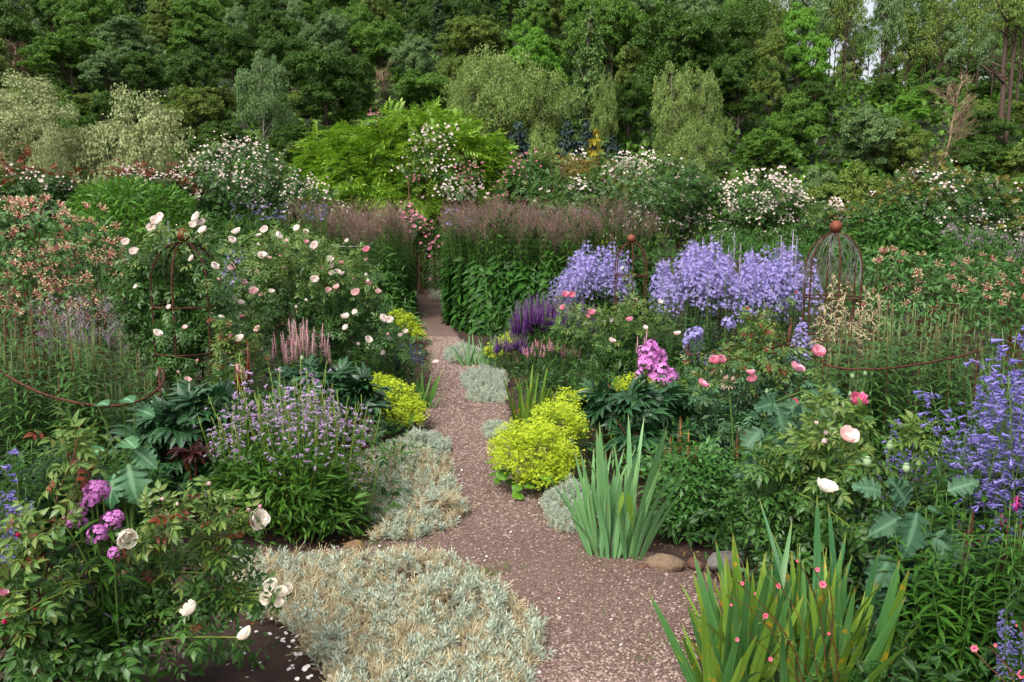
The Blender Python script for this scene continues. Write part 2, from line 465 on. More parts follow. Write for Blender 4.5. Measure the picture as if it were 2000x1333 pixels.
GREY = leafmat('silver_willow_leaf', ['848e5c', '949e6a', 'a6ae7e'], .6, .3, nscale=.5)
G_DARK = leafmat('dark_green_leaf', ['2b4410', '395716', '4d6d20'], .5, .25, nscale=.3, nmix=.5)
G_MID = leafmat('mid_green_leaf', ['3a5c18', '4c7020', '628630'], .5, .25, nscale=.3, nmix=.5)
G_OLIVE = leafmat('olive_green_leaf', ['4a5e1e', '5e722c', '728638'], .5, .25, nscale=.3, nmix=.5)
G_BRIGHT = leafmat('bright_green_leaf', ['47701f', '5b8a28', '73a033'], .5, .3, nscale=.3, nmix=.5)
G_BLUE = leafmat('bluish_green_leaf', ['456036', '5b7644', '728a54'], .5, .25, nscale=.3, nmix=.5)
G_BIRCH = leafmat('birch_leaf', ['566b30', '6d8140', '85974f'], .55, .3, nscale=.3, nmix=.5)
G_CONIF = leafmat('conifer_needles', ['26381f', '344a29', '465b33'], .6, .2, nscale=.3, nmix=.5)
G_LARCH = leafmat('larch_needles', ['45602e', '587439', '6e8848'], .6, .25, nscale=.3, nmix=.5)
G_SPRUCE = leafmat('blue_spruce_needles', ['263a36', '334a44', '475f57'], .6, .1, nscale=2)
G_GOLD = leafmat('golden_conifer_needles', ['8a8420', 'a89c28', 'c4b43c'], .6, .2, nscale=2)

PROT = {}; SEEN = []
def proto(kind, fn, k):
    PROT[kind] = []
    for i in range(k):
        crown_M, c, limbs, bark = fn()
        cm = MB().addn(CLUMP if kind in ('round', 'tall', 'shrub') else CARD, crown_M, G_MID).mesh(kind + '_crown')
        tm = limbs.mesh(kind + '_trunk')
        PROT[kind].append((cm, tm))
def f_round(shape='round', size=.034, n=12500, nl=24):
    def f():
        M, c = lumps_crown(nl, n, size=size, shape=shape); return M, c, limb_mb(c, M_bark), M_bark
    return f
def f_open():
    M, c = lumps_crown(34, 7600, (.06, .13), .024, 'tall', inner=.4)
    sel = M[:, 2, 3] > .32 + .12 * rng.random(len(M))
    M = M[sel]; c = c[c[:, 2] > .35]
    return M, c, limb_mb(c, M_bark_red, .013, .92, n=26, low=.15), M_bark_red
def f_birch():
    M, c = lumps_crown(34, 19000, (.06, .13), .018, 'tall', .2, .12, 12, (.028, .06), 1.3, .5); return M, c, limb_mb(c, M_bark_pale, .013, .9, n=34), M_bark_pale
def f_weep():
    M, c = lumps_crown(28, 20000, (.07, .16), .018, 'round', .2, .12, 14, (.03, .07), 1.3, .55); return M, c, limb_mb(c, M_bark_pale, .012, .85, n=30), M_bark_pale
def f_willow():
    M, c = lumps_crown(36, 30000, (.09, .18), .019, 'low', .3, .12, 14, (.03, .07), 1.15, .15); return M, c, limb_mb(c, M_bark, .02, .5, n=30), M_bark
def f_larch():
    M, t = conifer_crown(26, 9, 62, .25, .30, .03); return M, t, limb_mb(t, M_bark_pale, .013, .97, n=30), M_bark_pale
def f_conif():
    M, t = conifer_crown(24, 9, 62, .55, .26, .034, low=.2); return M, t, limb_mb(t, M_bark, .015, .97, n=24), M_bark
def f_spruce():
    M, t = conifer_crown(13, 9, 110, .1, .42, .05, low=.05); return M, t, limb_mb(t, M_bark, .03, .97, n=12), M_bark
proto('round', f_round(), 3); proto('tall', f_round('tall', .031, 12500), 2); proto('shrub', f_round('low', .040, 9500, 20), 2)
proto('open', f_open, 3); proto('birch', f_birch, 2); proto('weep', f_weep, 2); proto('willow', f_willow, 2)
proto('larch', f_larch, 1); proto('conifer', f_conif, 2); proto('spruce', f_spruce, 1)
BARE = [bare_mb(M_twig).mesh('bare_branches'), bare_mb(M_twig, bush=True).mesh('bare_shrub_branches')]

def tree(kind, name, label, cat, px, top, wpx, bot, mat, group=None, base=None, bark=None, var=None):
    """a tree whose foot stands where the sight line (px, bot) meets the hill, and whose top reaches up to row top"""
    b = base or hill_hit(px, bot)
    ztop = P(px, top, b.y).z
    if base is None: SEEN.append((px, b.y, wpx, bot - 25))
    h = max(1.0, ztop - b.z) * 1.07; wd = wpx / FPX * b.y * CP
    cm, tm = random.choice(PROT[kind]) if var is None else PROT[kind][var]
    o = thing(name, label, cat, b, U(0, 6.28), group)
    if kind in ('round', 'shrub', 'weep', 'willow', 'birch', 'tall'): wd *= 1.08
    s = Matrix.Diagonal((wd, wd, h, 1))
    if kind in ('larch', 'conifer'): s = Matrix.Diagonal((wd * 1.6, wd * 1.6, h, 1))
    cr = part('crown', cm, o, s); tr = part('trunk', tm, o, s)
    cr.material_slots[0].link = 'OBJECT'; cr.material_slots[0].material = mat
    if bark: tr.material_slots[0].link = 'OBJECT'; tr.material_slots[0].material = bark
    return o

# ---- recognisable trees: px, top, width, foot row
D, Mi, O, B, BL = G_DARK, G_MID, G_OLIVE, G_BRIGHT, G_BLUE
WOOD = [
 ('round', 145, 62, 150, 190, Mi, 'broad green tree above the left silver willow'),
 ('round', 250, 38, 130, 150, BL, 'large pale green round tree high above the two silver willows'),
 ('round', 222, 96, 95, 205, BL, 'lower pale green lobe tree just above the gap between the willows'),
 ('round', 282, 100, 100, 210, D, 'dark round tree above the right silver willow'),
 ('round', 378, 90, 105, 232, D, 'dark tree standing between the right willow and the tall grey birch'),
 ('round', 385, 18, 110, 130, Mi, 'green tree high on the slope above the gap right of the willows'),
 ('round', 458, 66, 115, 200, D, 'dense dark tree behind the top of the tall grey birch'),
 ('tall', 466, 8, 66, 120, BL, 'narrow grey-green tree high on the slope left of centre'),
 ('round', 545, 14, 92, 150, D, 'dark tree beside the narrow grey-green one at the top'),
 ('round', 565, 68, 115, 200, D, 'dark round tree right above the shoulder of the tall grey birch'),
 ('tall', 580, -6, 56, 120, BL, 'slim pale tree cut by the top edge left of centre'),
 ('round', 640, 36, 100, 170, BL, 'bluish green tree on the slope above the wisteria mound left side'),
 ('round', 690, 8, 110, 140, Mi, 'green tree near the top edge left of the bare brown stems'),
 ('round', 742, 36, 118, 165, Mi, 'layered green tree right above the bare brown stems'),
 ('round', 640, 112, 165, 285, D, 'broad dark tree to the left of the wisteria mound top'),
 ('shrub', 690, 206, 84, 282, G_BRIGHT, 'small fresh green tree low beside the wisteria mound top'),
 ('round', 598, 244, 140, 340, D, 'low dark tree behind the left shoulder of the wisteria mound'),
 ('round', 385, 165, 120, 305, O, 'brownish olive tree left of the tall grey birch'),
 ('round', 425, 235, 110, 340, D, 'low dark tree beside the foot of the tall grey birch'),
 ('round', 700, 118, 80, 250, D, 'small dark tree left of the bare brown stems'),
 ('round', 812, 68, 92, 200, BL, 'pale green upright tree right of the bare brown stems'),
 ('round', 830, 140, 140, 265, Mi, 'domed green tree behind the top of the wisteria mound'),
 ('round', 890, 108, 90, 240, O, 'olive tree left of the weeping birch group'),
 ('round', 918, 28, 130, 150, O, 'wide olive tree high above the weeping birch group'),
 ('tall', 1040, 46, 116, 200, G_BRIGHT, 'bright yellow-green tree above the weeping birch group'),
 ('round', 1045, -4, 80, 110, Mi, 'green tree at the top edge above the bright yellow-green one'),
 ('round', 1325, 34, 180, 270, D, 'very broad dark tree right of the larch'),
 ('round', 1240, 92, 110, 255, O, 'olive tree between the larch and the broad dark tree'),
 ('round', 1225, 160, 100, 300, D, 'dark tree behind the right side of the larch'),
 ('round', 1408, 36, 140, 215, D, 'dark domed tree right of the broad dark tree'),
 ('round', 1440, 110, 130, 280, D, 'dark tree below the dark domed tree'),
 ('tall', 1500, 58, 90, 230, O, 'olive tree left of the bright tall tree at the upper right'),
 ('tall', 1556, 8, 130, 200, G_BRIGHT, 'bright tall tree at the upper right beside the first sky gap'),
 ('shrub', 1556, 164, 118, 330, Mi, 'upright bushy tree in the middle of the right slope'),
 ('shrub', 1492, 244, 118, 355, Mi, 'low bushy tree left of the upright bushy one'),
 ('shrub', 1590, 150, 100, 260, D, 'dark low tree behind the upright bushy one'),
 ('shrub', 1702, 194, 130, 350, BL, 'grey-green bushy tree below the sky gaps'),
 ('shrub', 1770, 174, 72, 250, G_BRIGHT, 'small bright green tree above the grey-green bushy one'),
 ('shrub', 1765, 226, 100, 360, O, 'olive bushy tree left of the bare brown tree'),
 ('shrub', 1910, 255, 120, 370, D, 'dark low tree at the foot of the bare pine trunks'),
 ('shrub', 1985, 262, 110, 380, O, 'olive bush at the right edge below the pine trunks'),
]
NM = {'round': 'broadleaf_tree', 'tall': 'broadleaf_tree', 'shrub': 'bushy_tree', 'open': 'tall_tree', 'conifer': 'conifer_tree'}
for k, px, top, wp, bot, m, lab in WOOD:
    tree(k, NM[k], lab, 'tree', px, top, wp, bot, m, 'trees on the wooded slope')
SKYT = [(1470, -30, 90, 150, Mi), (1600, -30, 80, 170, O), (1645, 0, 95, 172, BL), (1692, 25, 80, 178, Mi), (1735, -40, 80, 172, BL), (1768, 12, 115, 180, O),
        (1815, -30, 80, 178, BL), (1850, 30, 90, 190, BL), (1905, -40, 100, 200, O), (1935, -20, 90, 215, BL), (1985, -40, 110, 230, Mi)]
SKYL = ['tall green tree left of the bright tall tree at upper right', 'thin olive tree beside the first sky gap', 'thin bluish tree just right of the first sky gap', 'short thin tree in the middle of the widest sky gap',
        'tall bluish tree cut by the top edge above the widest sky gap', 'olive crowned tree right of the widest sky gap', 'thin bluish tree between the olive crown and the bare brown tree',
        'short bluish tree behind the bare brown tree', 'tall olive tree left of the pine trunks', 'tall bluish tree behind the pine trunks', 'tall green tree at the upper right corner']
for (px, top, wp, bot, m), lab in zip(SKYT, SKYL):
    tree('open', 'tall_tree', lab, 'tree', px, top, wp, bot, m, 'thin tall trees against the sky')
for j in range(30):
    px = 1430 + j * 20 + random.uniform(-8, 8); bot = 178 + random.uniform(-10, 14) + max(0, px - 1900) * .3
    if 1655 < px < 1700 and random.random() < .6: continue
    tree('open', 'tall_tree', 'thin tall tree in the row that fringes the sky', 'tree', px, random.uniform(-90, -10), random.uniform(60, 100), bot, random.choice([Mi, O, BL, D]), 'thin trees fringing the sky')
# silver willows
tree('willow', 'willow_tree', 'big silvery willow cut by the left edge', 'tree', 62, 150, 250, 372, GREY, 'silver willows', P(62, 372, 46) * 1, var=0)
tree('willow', 'willow_tree', 'silvery willow right of the big one at the left edge', 'tree', 272, 162, 245, 362, GREY, 'silver willows', Vector((XG(272, 48), 48, 0)), var=1)
tree('willow', 'willow_tree', 'small silvery willow in front of the two big willows', 'tree', 112, 235, 100, 370, GREY, 'silver willows', Vector((XG(112, 42), 42, 0)), var=1)
# birches, larch
tree('birch', 'birch_tree', 'tall grey-green birch left of the wisteria mound', 'tree', 515, 104, 150, 320, G_BLUE, 'birches below the wood', var=0)
tree('weep', 'birch_tree', 'weeping birch with the highest crown of the middle group', 'tree', 975, 86, 230, 320, G_BIRCH, 'birches below the wood')
tree('weep', 'birch_tree', 'lower weeping birch leaning against the larch', 'tree', 1062, 138, 160, 330, G_BIRCH, 'birches below the wood')
tree('weep', 'birch_tree', 'small weeping birch at the left of the middle group', 'tree', 925, 114, 110, 325, G_BIRCH, 'birches below the wood')
tree('larch', 'larch_tree', 'larch with a pale trunk and a pointed top', 'tree', 1150, 36, 130, 320, G_LARCH, 'birches below the wood')
tree('weep', 'birch_tree', 'weeping birch in front of the larch foot', 'tree', 1172, 130, 80, 325, G_BIRCH, 'birches below the wood')
tree('birch', 'birch_tree', 'slender birch with a narrow top right of the larch', 'tree', 1312, 120, 135, 360, G_BIRCH, 'birches below the wood', var=1)
tree('birch', 'birch_tree', 'second slender birch, just right of the first', 'tree', 1366, 134, 112, 365, G_BIRCH, 'birches below the wood', var=0)
tree('weep', 'willow_shrub', 'pale drooping willow shrub under the two slender birches', 'shrub', 1350, 235, 130, 385, G_BIRCH)
# dead trees and pine trunks
def bare(mesh, label, px, top, wpx, bot, name='bare_tree'):
    b = hill_hit(px, bot); h = P(px, top, b.y).z - b.z; wd = wpx / FPX * b.y
    o = link(name, mesh, None, mat4(b, U(0, 6), (wd, wd, h)))
    tag(o, label, 'tree', 'bare trees on the slope')
bare(BARE[0], 'bare brown tree with leafless branches on the right slope', 1842, 122, 330, 340)
bare(BARE[1], 'leafless brown bush under the bare brown tree', 1845, 215, 330, 352, 'bare_shrub')
bare(BARE[0], 'leafless brown stems left of the domed green tree', 752, 108, 170, 235)
bare(BARE[0], 'pale bare tree with thin twigs at the upper left edge', 22, 58, 260, 180)
for px, top, bot, r, lab in ((1950, -60, 300, .26, 'thick pine trunk of the pair at the right slope'), (1964, -60, 302, .17, 'thinner pine trunk just right of the thick one')):
    b = hill_hit(px, bot); h = P(px, top, b.y).z - b.z
    o = thing('pine_tree', lab, 'tree', b, 0, 'pine trunks on the right slope')
    pts = wobble(np.stack([np.zeros(9), np.zeros(9), np.linspace(-.5, h, 9)], 1), .06)
    mb = MB().add(tube(pts, np.linspace(r, r * .5, 9), 8), M_bark_red)
    for k in range(9):
        z = h * U(.35, .95); q = np.array((U(-2.4, 2.4), U(-2, 2), z + U(.2, 1.6)))
        mb.add(tube(wobble(bezier((0, 0, z - .5), q * .5 + (0, 0, z * .45), q, 6), .05), np.linspace(.1, .03, 6), 4), M_bark_red)
    part('trunk', mb, o)
    M, c = lumps_crown(20, 3000, (.08, .14), .03, 'round', inner=.5)
    part('crown', MB().addn(CARD, M, G_OLIVE), o, Matrix.Translation((0, 0, h * .5)) @ Matrix.Diagonal((5, 5, h * .5, 1)))
# blue spruces and golden conifer behind the roses
for i, (px, top, wp, Y, m, lab) in enumerate(((1012, 262, 74, 30, G_SPRUCE, 'blue spruce top nearest to the wisteria mound'), (1105, 258, 66, 31, G_SPRUCE, 'blue spruce top in the middle of the three'),
        (1142, 260, 66, 30.5, G_SPRUCE, 'blue spruce top beside the golden conifer'), (1160, 276, 60, 29, G_GOLD, 'small golden conifer in front of the blue spruces'), (1192, 286, 66, 31, G_SPRUCE, 'low blue spruce top right of the golden conifer'))):
    tree('spruce', 'spruce_tree', lab, 'tree', px, top, wp * 2.3, 0, m, 'small conifers behind the rambling roses', Vector((XG(px, Y), Y, .0)))
# rounded shrubs below the wood, right
for px, top, wp, Y, k, m, lab in ((1640, 302, 160, 40, 'shrub', O, 'round olive shrub behind the roses at the right'), (1590, 312, 90, 41, 'shrub', BL, 'grey-green shrub beside the round olive one'),
        (1450, 310, 110, 42, 'shrub', Mi, 'green shrub behind the middle white rambling rose'), (1530, 335, 100, 40, 'shrub', G_OLIVE, 'olive shrub left of the round olive shrub'), (1760, 330, 110, 42, 'shrub', D, 'dark shrub behind the right-hand rambling rose'),
        (1880, 325, 130, 43, 'shrub', D, 'dark green shrub below the bare brown tree'), (1990, 335, 120, 40, 'shrub', Mi, 'green shrub at the right edge behind the roses'), (1250, 300, 100, 44, 'weep', G_BIRCH, 'pale willowy shrub right of the blue spruces'),
        (430, 320, 120, 44, 'shrub', D, 'dark shrub behind the left rambling rose'), (1060, 255, 150, 46, 'weep', G_BIRCH, 'pale willowy shrub behind the blue spruces'), (1690, 372, 80, 33, 'shrub', G_BRIGHT, 'fresh green shrub low behind the right roses'),
        (560, 330, 110, 45, 'shrub', D, 'dark shrub between the left rambling rose and the wisteria'), (330, 335, 90, 40, 'shrub', G_OLIVE, 'olive shrub at the foot of the right silver willow')):
    tree(k, 'shrub', lab, 'shrub', px, top, wp, 0, m, 'shrubs below the wood', Vector((XG(px, Y), Y, 0)))
# the rest of the wood: rows that fill the slope behind
def far_wood():
    spots = []
    for r in range(15):
        Y0 = 55 + r * 5.4 + r * r * .18; half = Y0 * .72; step = 6.0 + r * .3
        for q in range(int(2 * half / step)):
            spots.append((-half + step * (q + random.uniform(.1, .9)), Y0 + random.uniform(-2.6, 2.6), r))
    for x, Y, r in spots:
        b = Vector((x, Y, float(hill_z(x, Y))))
        px = 1000 + x / Y * FPX; py = 450 - (b.z - 1.6) / Y * FPX
        if px > 1450 and py < 205 - max(0, (1600 - px)) * .3: continue
        k = random.choices(['round', 'tall', 'conifer'], (5, 3, 1.5 if py < 160 else .2))[0]
        h = random.uniform(7.5, 12.5) * (1 + r * .03) * (1.3 if k == 'conifer' else 1); wd = h * random.uniform(.6, .85) * (.8 if k == 'conifer' else 1)
        fpx = 1000 + b.x / b.y * FPX; fw = wd / b.y * FPX; lim = 0
        for ph, Yh, wh, bh in SEEN:
            if b.y < Yh + 2 and abs(fpx - ph) < (wh + fw) * .38: lim = max(lim, bh)
        hmax = (450 - lim) / FPX * b.y + 1.6 - b.z + 1
        if h > hmax:
            if hmax < 2.6: continue
            wd *= max(.55, hmax / h); h = hmax
        m = random.choice([D, D, D, Mi, Mi, O, O, BL]) if k != 'conifer' else G_CONIF
        hue = {D.name: 'dark green', Mi.name: 'mid green', O.name: 'olive green', BL.name: 'grey-green', G_CONIF.name: 'dark'}[m.name]
        where = 'low on' if b.y < 78 else 'halfway up' if b.y < 105 else 'high on'
        kind = {'round': 'broad leafy tree', 'tall': 'upright leafy tree', 'conifer': 'conifer'}[k]
        o = thing(NM[k], '%s %s among others of the dense wood %s the slope' % (hue, kind, where), 'tree', b - Vector((0, 0, 1)), U(0, 6.28), '%s %ss %s the wooded slope' % (hue, kind, where))
        cm, tm = random.choice(PROT[k]); s = Matrix.Diagonal((wd, wd, h, 1))
        cr = part('crown', cm, o, s); part('trunk', tm, o, s)
        cr.material_slots[0].link = 'OBJECT'; cr.material_slots[0].material = m
    # the ridge: conifers above the top edge
    for j in range(34):
        px = -100 + j * 50 + random.uniform(-15, 15)
        if px > 1480: break
        Y = random.uniform(135, 165); x = XG(px, Y, 38)
        b = Vector((x, Y, float(hill_z(x, Y)) - 1))
        o = thing('conifer_tree', 'tall dark conifer along the top of the wooded slope', 'tree', b, U(0, 6.28), 'conifers along the top of the slope')
        cm, tm = random.choice(PROT['conifer']); h = U(15, 22); s = Matrix.Diagonal((11, 11, h, 1))
        cr = part('crown', cm, o, s); part('trunk', tm, o, s)
        cr.material_slots[0].link = 'OBJECT'; cr.material_slots[0].material = G_CONIF
far_wood()
def wood_floor():
    n = 15000; x = rng.uniform(-1, 1, n); Y = 51 + 135 * rng.random(n) ** 1.3; x = x * Y * .72
    z = hill_z(x, Y) + rng.random(n) ** 1.5 * (1.2 + 1.2 * np.sin(x * .7) * np.sin(Y * .5))
    px = 1000 + x / Y * FPX; py = 450 - (z - 1.6) / Y * FPX
    k = ~((px > 1560) & (py < 160)); x, Y, z = x[k], Y[k], z[k]; n = len(x)
    half = rng.random(n) < .6
    p = np.stack([x, Y, z], 1)
    for s, m, nm in ((half, G_DARK, 'dark'), (~half, G_MID, 'green')):
        o = link('undergrowth', MB().addn(CLUMP, frames(p[s], rdir(s.sum(), -.2, .6), np.array((0, -.4, 1)) + rng.normal(0, .5, (s.sum(), 3)), rng.uniform(.75, 1.4, s.sum())), m).mesh('undergrowth'))
        tag(o, nm + ' undergrowth between the trees of the wooded slope', 'undergrowth', kind='stuff')
wood_floor()
# ================================================================== path
PATH_PX = [ # row, left, right edge in the photograph
 (552, 806, 838), (575, 810, 852), (600, 816, 882), (650, 822, 892), (700, 838, 930), (750, 838, 980), (800, 822, 1000), (850, 830, 1010), (900, 850, 1010), (950, 860, 1050),
 (1000, 860, 1120), (1040, 780, 1190), (1075, 600, 1300), (1105, 380, 1420), (1140, 480, 1440), (1180, 640, 1420), (1240, 760, 1400), (1300, 860, 1400), (1400, 930, 1400), (1600, 950, 1420)]
def path_edges():
    L_, R_ = [], []
    for py, l, r in PATH_PX:
        a, b = G(l, py), G(r, py); L_.append((a.y, a.x)); R_.append((b.y, b.x))
    L_ = np.array(L_[::-1]); R_ = np.array(R_[::-1])
    return L_, R_
EL, ER = path_edges()
def path_lr(Y): return np.interp(Y, EL[:, 0], EL[:, 1]), np.interp(Y, ER[:, 0], ER[:, 1])
def gravel_mat():
    m, n, N, L = nodes('red_brown_gravel')
    geo = N('ShaderNodeNewGeometry')
    big = N('ShaderNodeTexNoise'); big.inputs['Scale'].default_value = 1.1; big.inputs['Detail'].default_value = 5; L(geo.outputs['Position'], big.inputs['Vector'])
    vor = N('ShaderNodeTexVoronoi'); vor.inputs['Scale'].default_value = 95; L(geo.outputs['Position'], vor.inputs['Vector'])
    r1 = ramp(N, [srgb(c) for c in ('43342e', '5a4840', '6e5b53', '826d64')])
    mx = N('ShaderNodeMix'); mx.data_type = 'FLOAT'; mx.inputs[0].default_value = .5
    sx = N('ShaderNodeSeparateColor'); L(vor.outputs['Color'], sx.inputs[0])
    L(big.outputs[0], mx.inputs[2]); L(sx.outputs[0], mx.inputs[3]); L(mx.outputs[0], r1.inputs[0])
    b = N('ShaderNodeBsdfPrincipled'); L(r1.outputs[0], b.inputs['Base Color']); b.inputs['Roughness'].default_value = .92; b.inputs['Specular IOR Level'].default_value = .2
    bp = N('ShaderNodeBump'); bp.inputs['Strength'].default_value = .8; bp.inputs['Distance'].default_value = .006; bp.invert = True
    L(vor.outputs['Distance'], bp.inputs['Height']); L(bp.outputs[0], b.inputs['Normal'])
    out = N('ShaderNodeOutputMaterial'); L(b.outputs[0], out.inputs[0])
    return m
M_path = gravel_mat()
def soil_h(x, y): return float(soil_z(np.array(x), np.array(y)))
def path_mesh():
    ys_ = np.concatenate([np.arange(2.0, 6, .05), np.arange(6, 12, .12), np.arange(12, 27.5, .35)])
    V, F = [], []; nx = 22
    for i, Y in enumerate(ys_):
        l, r = path_lr(Y); l += .03 * math.sin(Y * 9.1) + .02 * math.sin(Y * 23); r += .03 * math.sin(Y * 7.7 + 1) + .02 * math.sin(Y * 19)
        for j in range(nx):
            t = j / (nx - 1); x = l + (r - l) * t
            edge = min(t, 1 - t) * 2
            z = .003 + .012 * math.sin(x * 3.1 + Y * 1.7) * math.sin(Y * 2.3) * min(1, edge * 3) - .05 * (1 - min(1, edge * 8)) + .012 * min(1, edge * 4)
            V.append((x, Y, z))
    for i in range(len(ys_) - 1):
        for j in range(nx - 1):
            a = i * nx + j; F += [(a, a + 1, a + nx + 1), (a, a + nx + 1, a + nx)]
    return T(V, F)
PM = path_mesh()
structure('path', MB().add(PM, M_path))
def path_z(x, Y):
    l, r = path_lr(Y); t = (x - l) / max(r - l, .01)
    edge = min(t, 1 - t) * 2
    return .003 + .012 * math.sin(x * 3.1 + Y * 1.7) * math.sin(Y * 2.3) * min(1, max(0, edge) * 3) - .05 * (1 - min(1, max(0, edge) * 8)) + .012 * min(1, max(0, edge) * 4)
def stone_t(seed, k=1.0):
    r = np.random.default_rng(seed)
    V = np.array([(1, 0, 0), (-1, 0, 0), (0, 1, 0), (0, -1, 0), (0, 0, 1), (0, 0, -1), (.6, .6, .5), (-.6, .6, .5), (-.6, -.6, .5), (.6, -.6, .5)]) * r.uniform(.7, 1.1, (10, 1)) * (1, .8, .62)
    F = [(4, 6, 7), (4, 7, 8), (4, 8, 9), (4, 9, 6), (6, 0, 2), (6, 2, 7), (7, 2, 1), (7, 1, 8), (8, 1, 3), (8, 3, 9), (9, 3, 0), (9, 0, 6)]
    return T(V, F)
M_grav = leafmat('gravel_stone', ['54443d', '705d55', '867168', '937f77', 'a08f86'], .95, 0, .2, nmix=.1)
OCTA = T([(1, 0, 0), (-.9, .2, 0), (.1, .8, .05), (0, -.8, 0), (.1, .1, .6)], [(0, 2, 4), (2, 1, 4), (1, 3, 4), (3, 0, 4)])
def gravel():
    mb = MB(); pts = []
    n = 30000
    Y = 2.45 + rng.random(n) ** 1.9 * 9.5
    for y in Y:
        l, r = path_lr(y); x = rng.uniform(l - .04, r + .04); pts.append((x, y, path_z(x, y)))
    pts = np.array(pts)
    k = np.array_split(np.arange(n), 6)
    for i, ix in enumerate(k):
        p = pts[ix]; m = len(p); sz = .0042 + .0055 * rng.random(m) ** 1.8 + np.maximum(0, p[:, 1] - 4.5) * .0011 + (rng.random(m) < .012) * .006
        p = p + (0, 0, .001)
        q = p[:, 1] > 4.6
        mb.addn(stone_t(i + 3), frames(p[~q], rdir((~q).sum(), -.2, .2), (0, 0, 1), sz[~q]), M_grav)
        mb.addn(OCTA, frames(p[q], rdir(q.sum(), -.2, .2), (0, 0, 1), sz[q]), M_grav)
    o = link('gravel', mb.mesh('gravel', smooth=False)); tag(o, 'loose red-brown gravel lying on the garden path', 'gravel', kind='stuff')
gravel()
# fallen petals
PETAL = lobed_t(1, .9, 1, .3, -.2, .05)
M_white_petal = leafmat('white_petal', ['efe8e2', 'f8f4f0', 'e9dcd8'], .5, .3, .3)
def petals():
    mb = MB(); pts = []
    for cx, cy, sx, sy, n in ((870, 770, 40, 22, 26), (900, 935, 30, 10, 14), (830, 830, 30, 20, 10), (1000, 1080, 90, 80, 7), (1150, 1250, 120, 70, 5), (595, 1290, 48, 34, 46), (480, 1290, 70, 40, 16), (880, 620, 12, 40, 40), (800, 1100, 90, 12, 14), (1075, 1010, 20, 15, 8)):
        for i in range(n):
            q = G(cx + rng.normal(0, sx), min(1345, cy + rng.normal(0, sy)))
            pts.append((q.x, q.y, .016 + rng.uniform(0, .006)))
    pts = np.array(pts); m = len(pts)
    mb.addn(PETAL, frames(pts, rdir(m, -.15, .25), np.array((0, 0, 1)) + rng.normal(0, .25, (m, 3)), np.where((pts[:, 0] < -.45) & (pts[:, 1] < 3.2), 1.0, .62) * rng.uniform(.011, .024, m)), M_white_petal)
    o = link('fallen_petals', mb.mesh('fallen_petals')); tag(o, 'white rose petals fallen on path and soil', 'petals', kind='stuff')
petals()
# small weeds in the path
M_weed = leafmat('weed_leaf', ['4a6424', '5f7a30', '74883c'], .6, .3)
def weeds():
    mb = MB(); blade = leaf_t(1, .12, 3, .2, .5)
    for cx, cy, s, n in ((760, 1055, 40, 130), (720, 1068, 25, 60), (1000, 1118, 30, 50), (955, 1130, 20, 30), (1285, 1265, 20, 40), (1240, 1200, 25, 40), (1100, 1085, 30, 40), (870, 1010, 25, 30), (955, 1120, 15, 40), (1260, 1300, 18, 40), (1120, 1075, 40, 30)):
        b = np.array([G(cx + rng.normal(0, s), cy + rng.normal(0, s * .25)) for _ in range(n)]) + (0, 0, .008)
        mb.addn(blade, frames(b, unit(rng.normal(0, .6, (n, 3)) * (1, 1, .2) + (0, 0, .55)), None, rng.uniform(.015, .05, n)), M_weed)
    o = link('path_weeds', mb.mesh('path_weeds')); tag(o, 'little green weeds growing in the gravel path', 'weeds', kind='stuff')
weeds()
M_litter_leaf = leafmat('dry_leaf_litter', ['5a4028', '7a5c3a', '94794c', '4a3422'], .8, .05, .1)
def litter():
    mb = MB(); n = 2600; Y = 2.5 + rng.random(n) ** 1.4 * 9; P_ = []
    for y in Y:
        l, r_ = path_lr(y); side = rng.random() < .5; d = abs(rng.normal(0, .11)); x = (l + d - .05) if side else (r_ - d + .05); P_.append((x, y, .012 + rng.uniform(0, .006)))
    mb.addn(card(1, .45, .2), frames(np.array(P_), rdir(n, -.1, .25), np.array((0, 0, 1)) + rng.normal(0, .3, (n, 3)), rng.uniform(.008, .026, n)), M_litter_leaf)
    o = link('leaf_litter', mb.mesh('leaf_litter')); tag(o, 'dry brown leaf litter along the path edges', 'leaf litter', kind='stuff')
litter()
def rock(px, py, wpx, hpx, label, cols, seed, Y=None):
    r = np.random.default_rng(seed); g = G(px, py)
    wd = wpx / FPX * g.y; hh = hpx / FPX * g.y
    V, F, UV = ball(1, 14, 9)
    off = r.normal(0, 1, (6, 3)); 
    for o_ in off:
        d = unit(o_); k = V @ d; lim = r.uniform(.55, .85); V = np.where((k > lim)[:, None], V - d * (k - lim)[:, None] * .85, V)
    V = V + .05 * np.sin(V[:, [1, 2, 0]] * 5 + seed)
    V = V * (wd / 2, wd * r.uniform(.32, .45), hh * .5)
    o = link('edging_stone', MB().add((V, F, UV), roughmat('stone_%d' % seed, cols, 14, .9, .5, 70)).mesh('edging_stone'), None, mat4((g.x, g.y + wd * .35, hh * .3), r.uniform(-.3, .3)))
    tag(o, label, 'stone', 'stones edging the beds')
TAN, BRN, GRY = ['6a5444', '72604e', '4c3c30'], ['4e362e', '62463c', '3a2823'], ['56524f', '66625e', '44413e']
rock(1306, 1128, 92, 44, 'flat tan edging stone right of the large blue-grey iris', TAN, 21)
rock(1258, 1122, 40, 26, 'small brown stone left of the flat tan edging stone', BRN, 22)
rock(1362, 1118, 38, 32, 'rounded brown stone between the tan stone and the grey stone', BRN, 23)
rock(1425, 1124, 84, 46, 'smooth grey rounded stone behind the foreground iris', GRY, 24)
rock(1500, 1128, 50, 40, 'brown stone half hidden behind the foreground iris', BRN, 25)
rock(690, 1084, 44, 32, 'mossy brown stone at the foot of the lilac penstemon', ['5c5a2a', '6b5040', '7a7038'], 26)
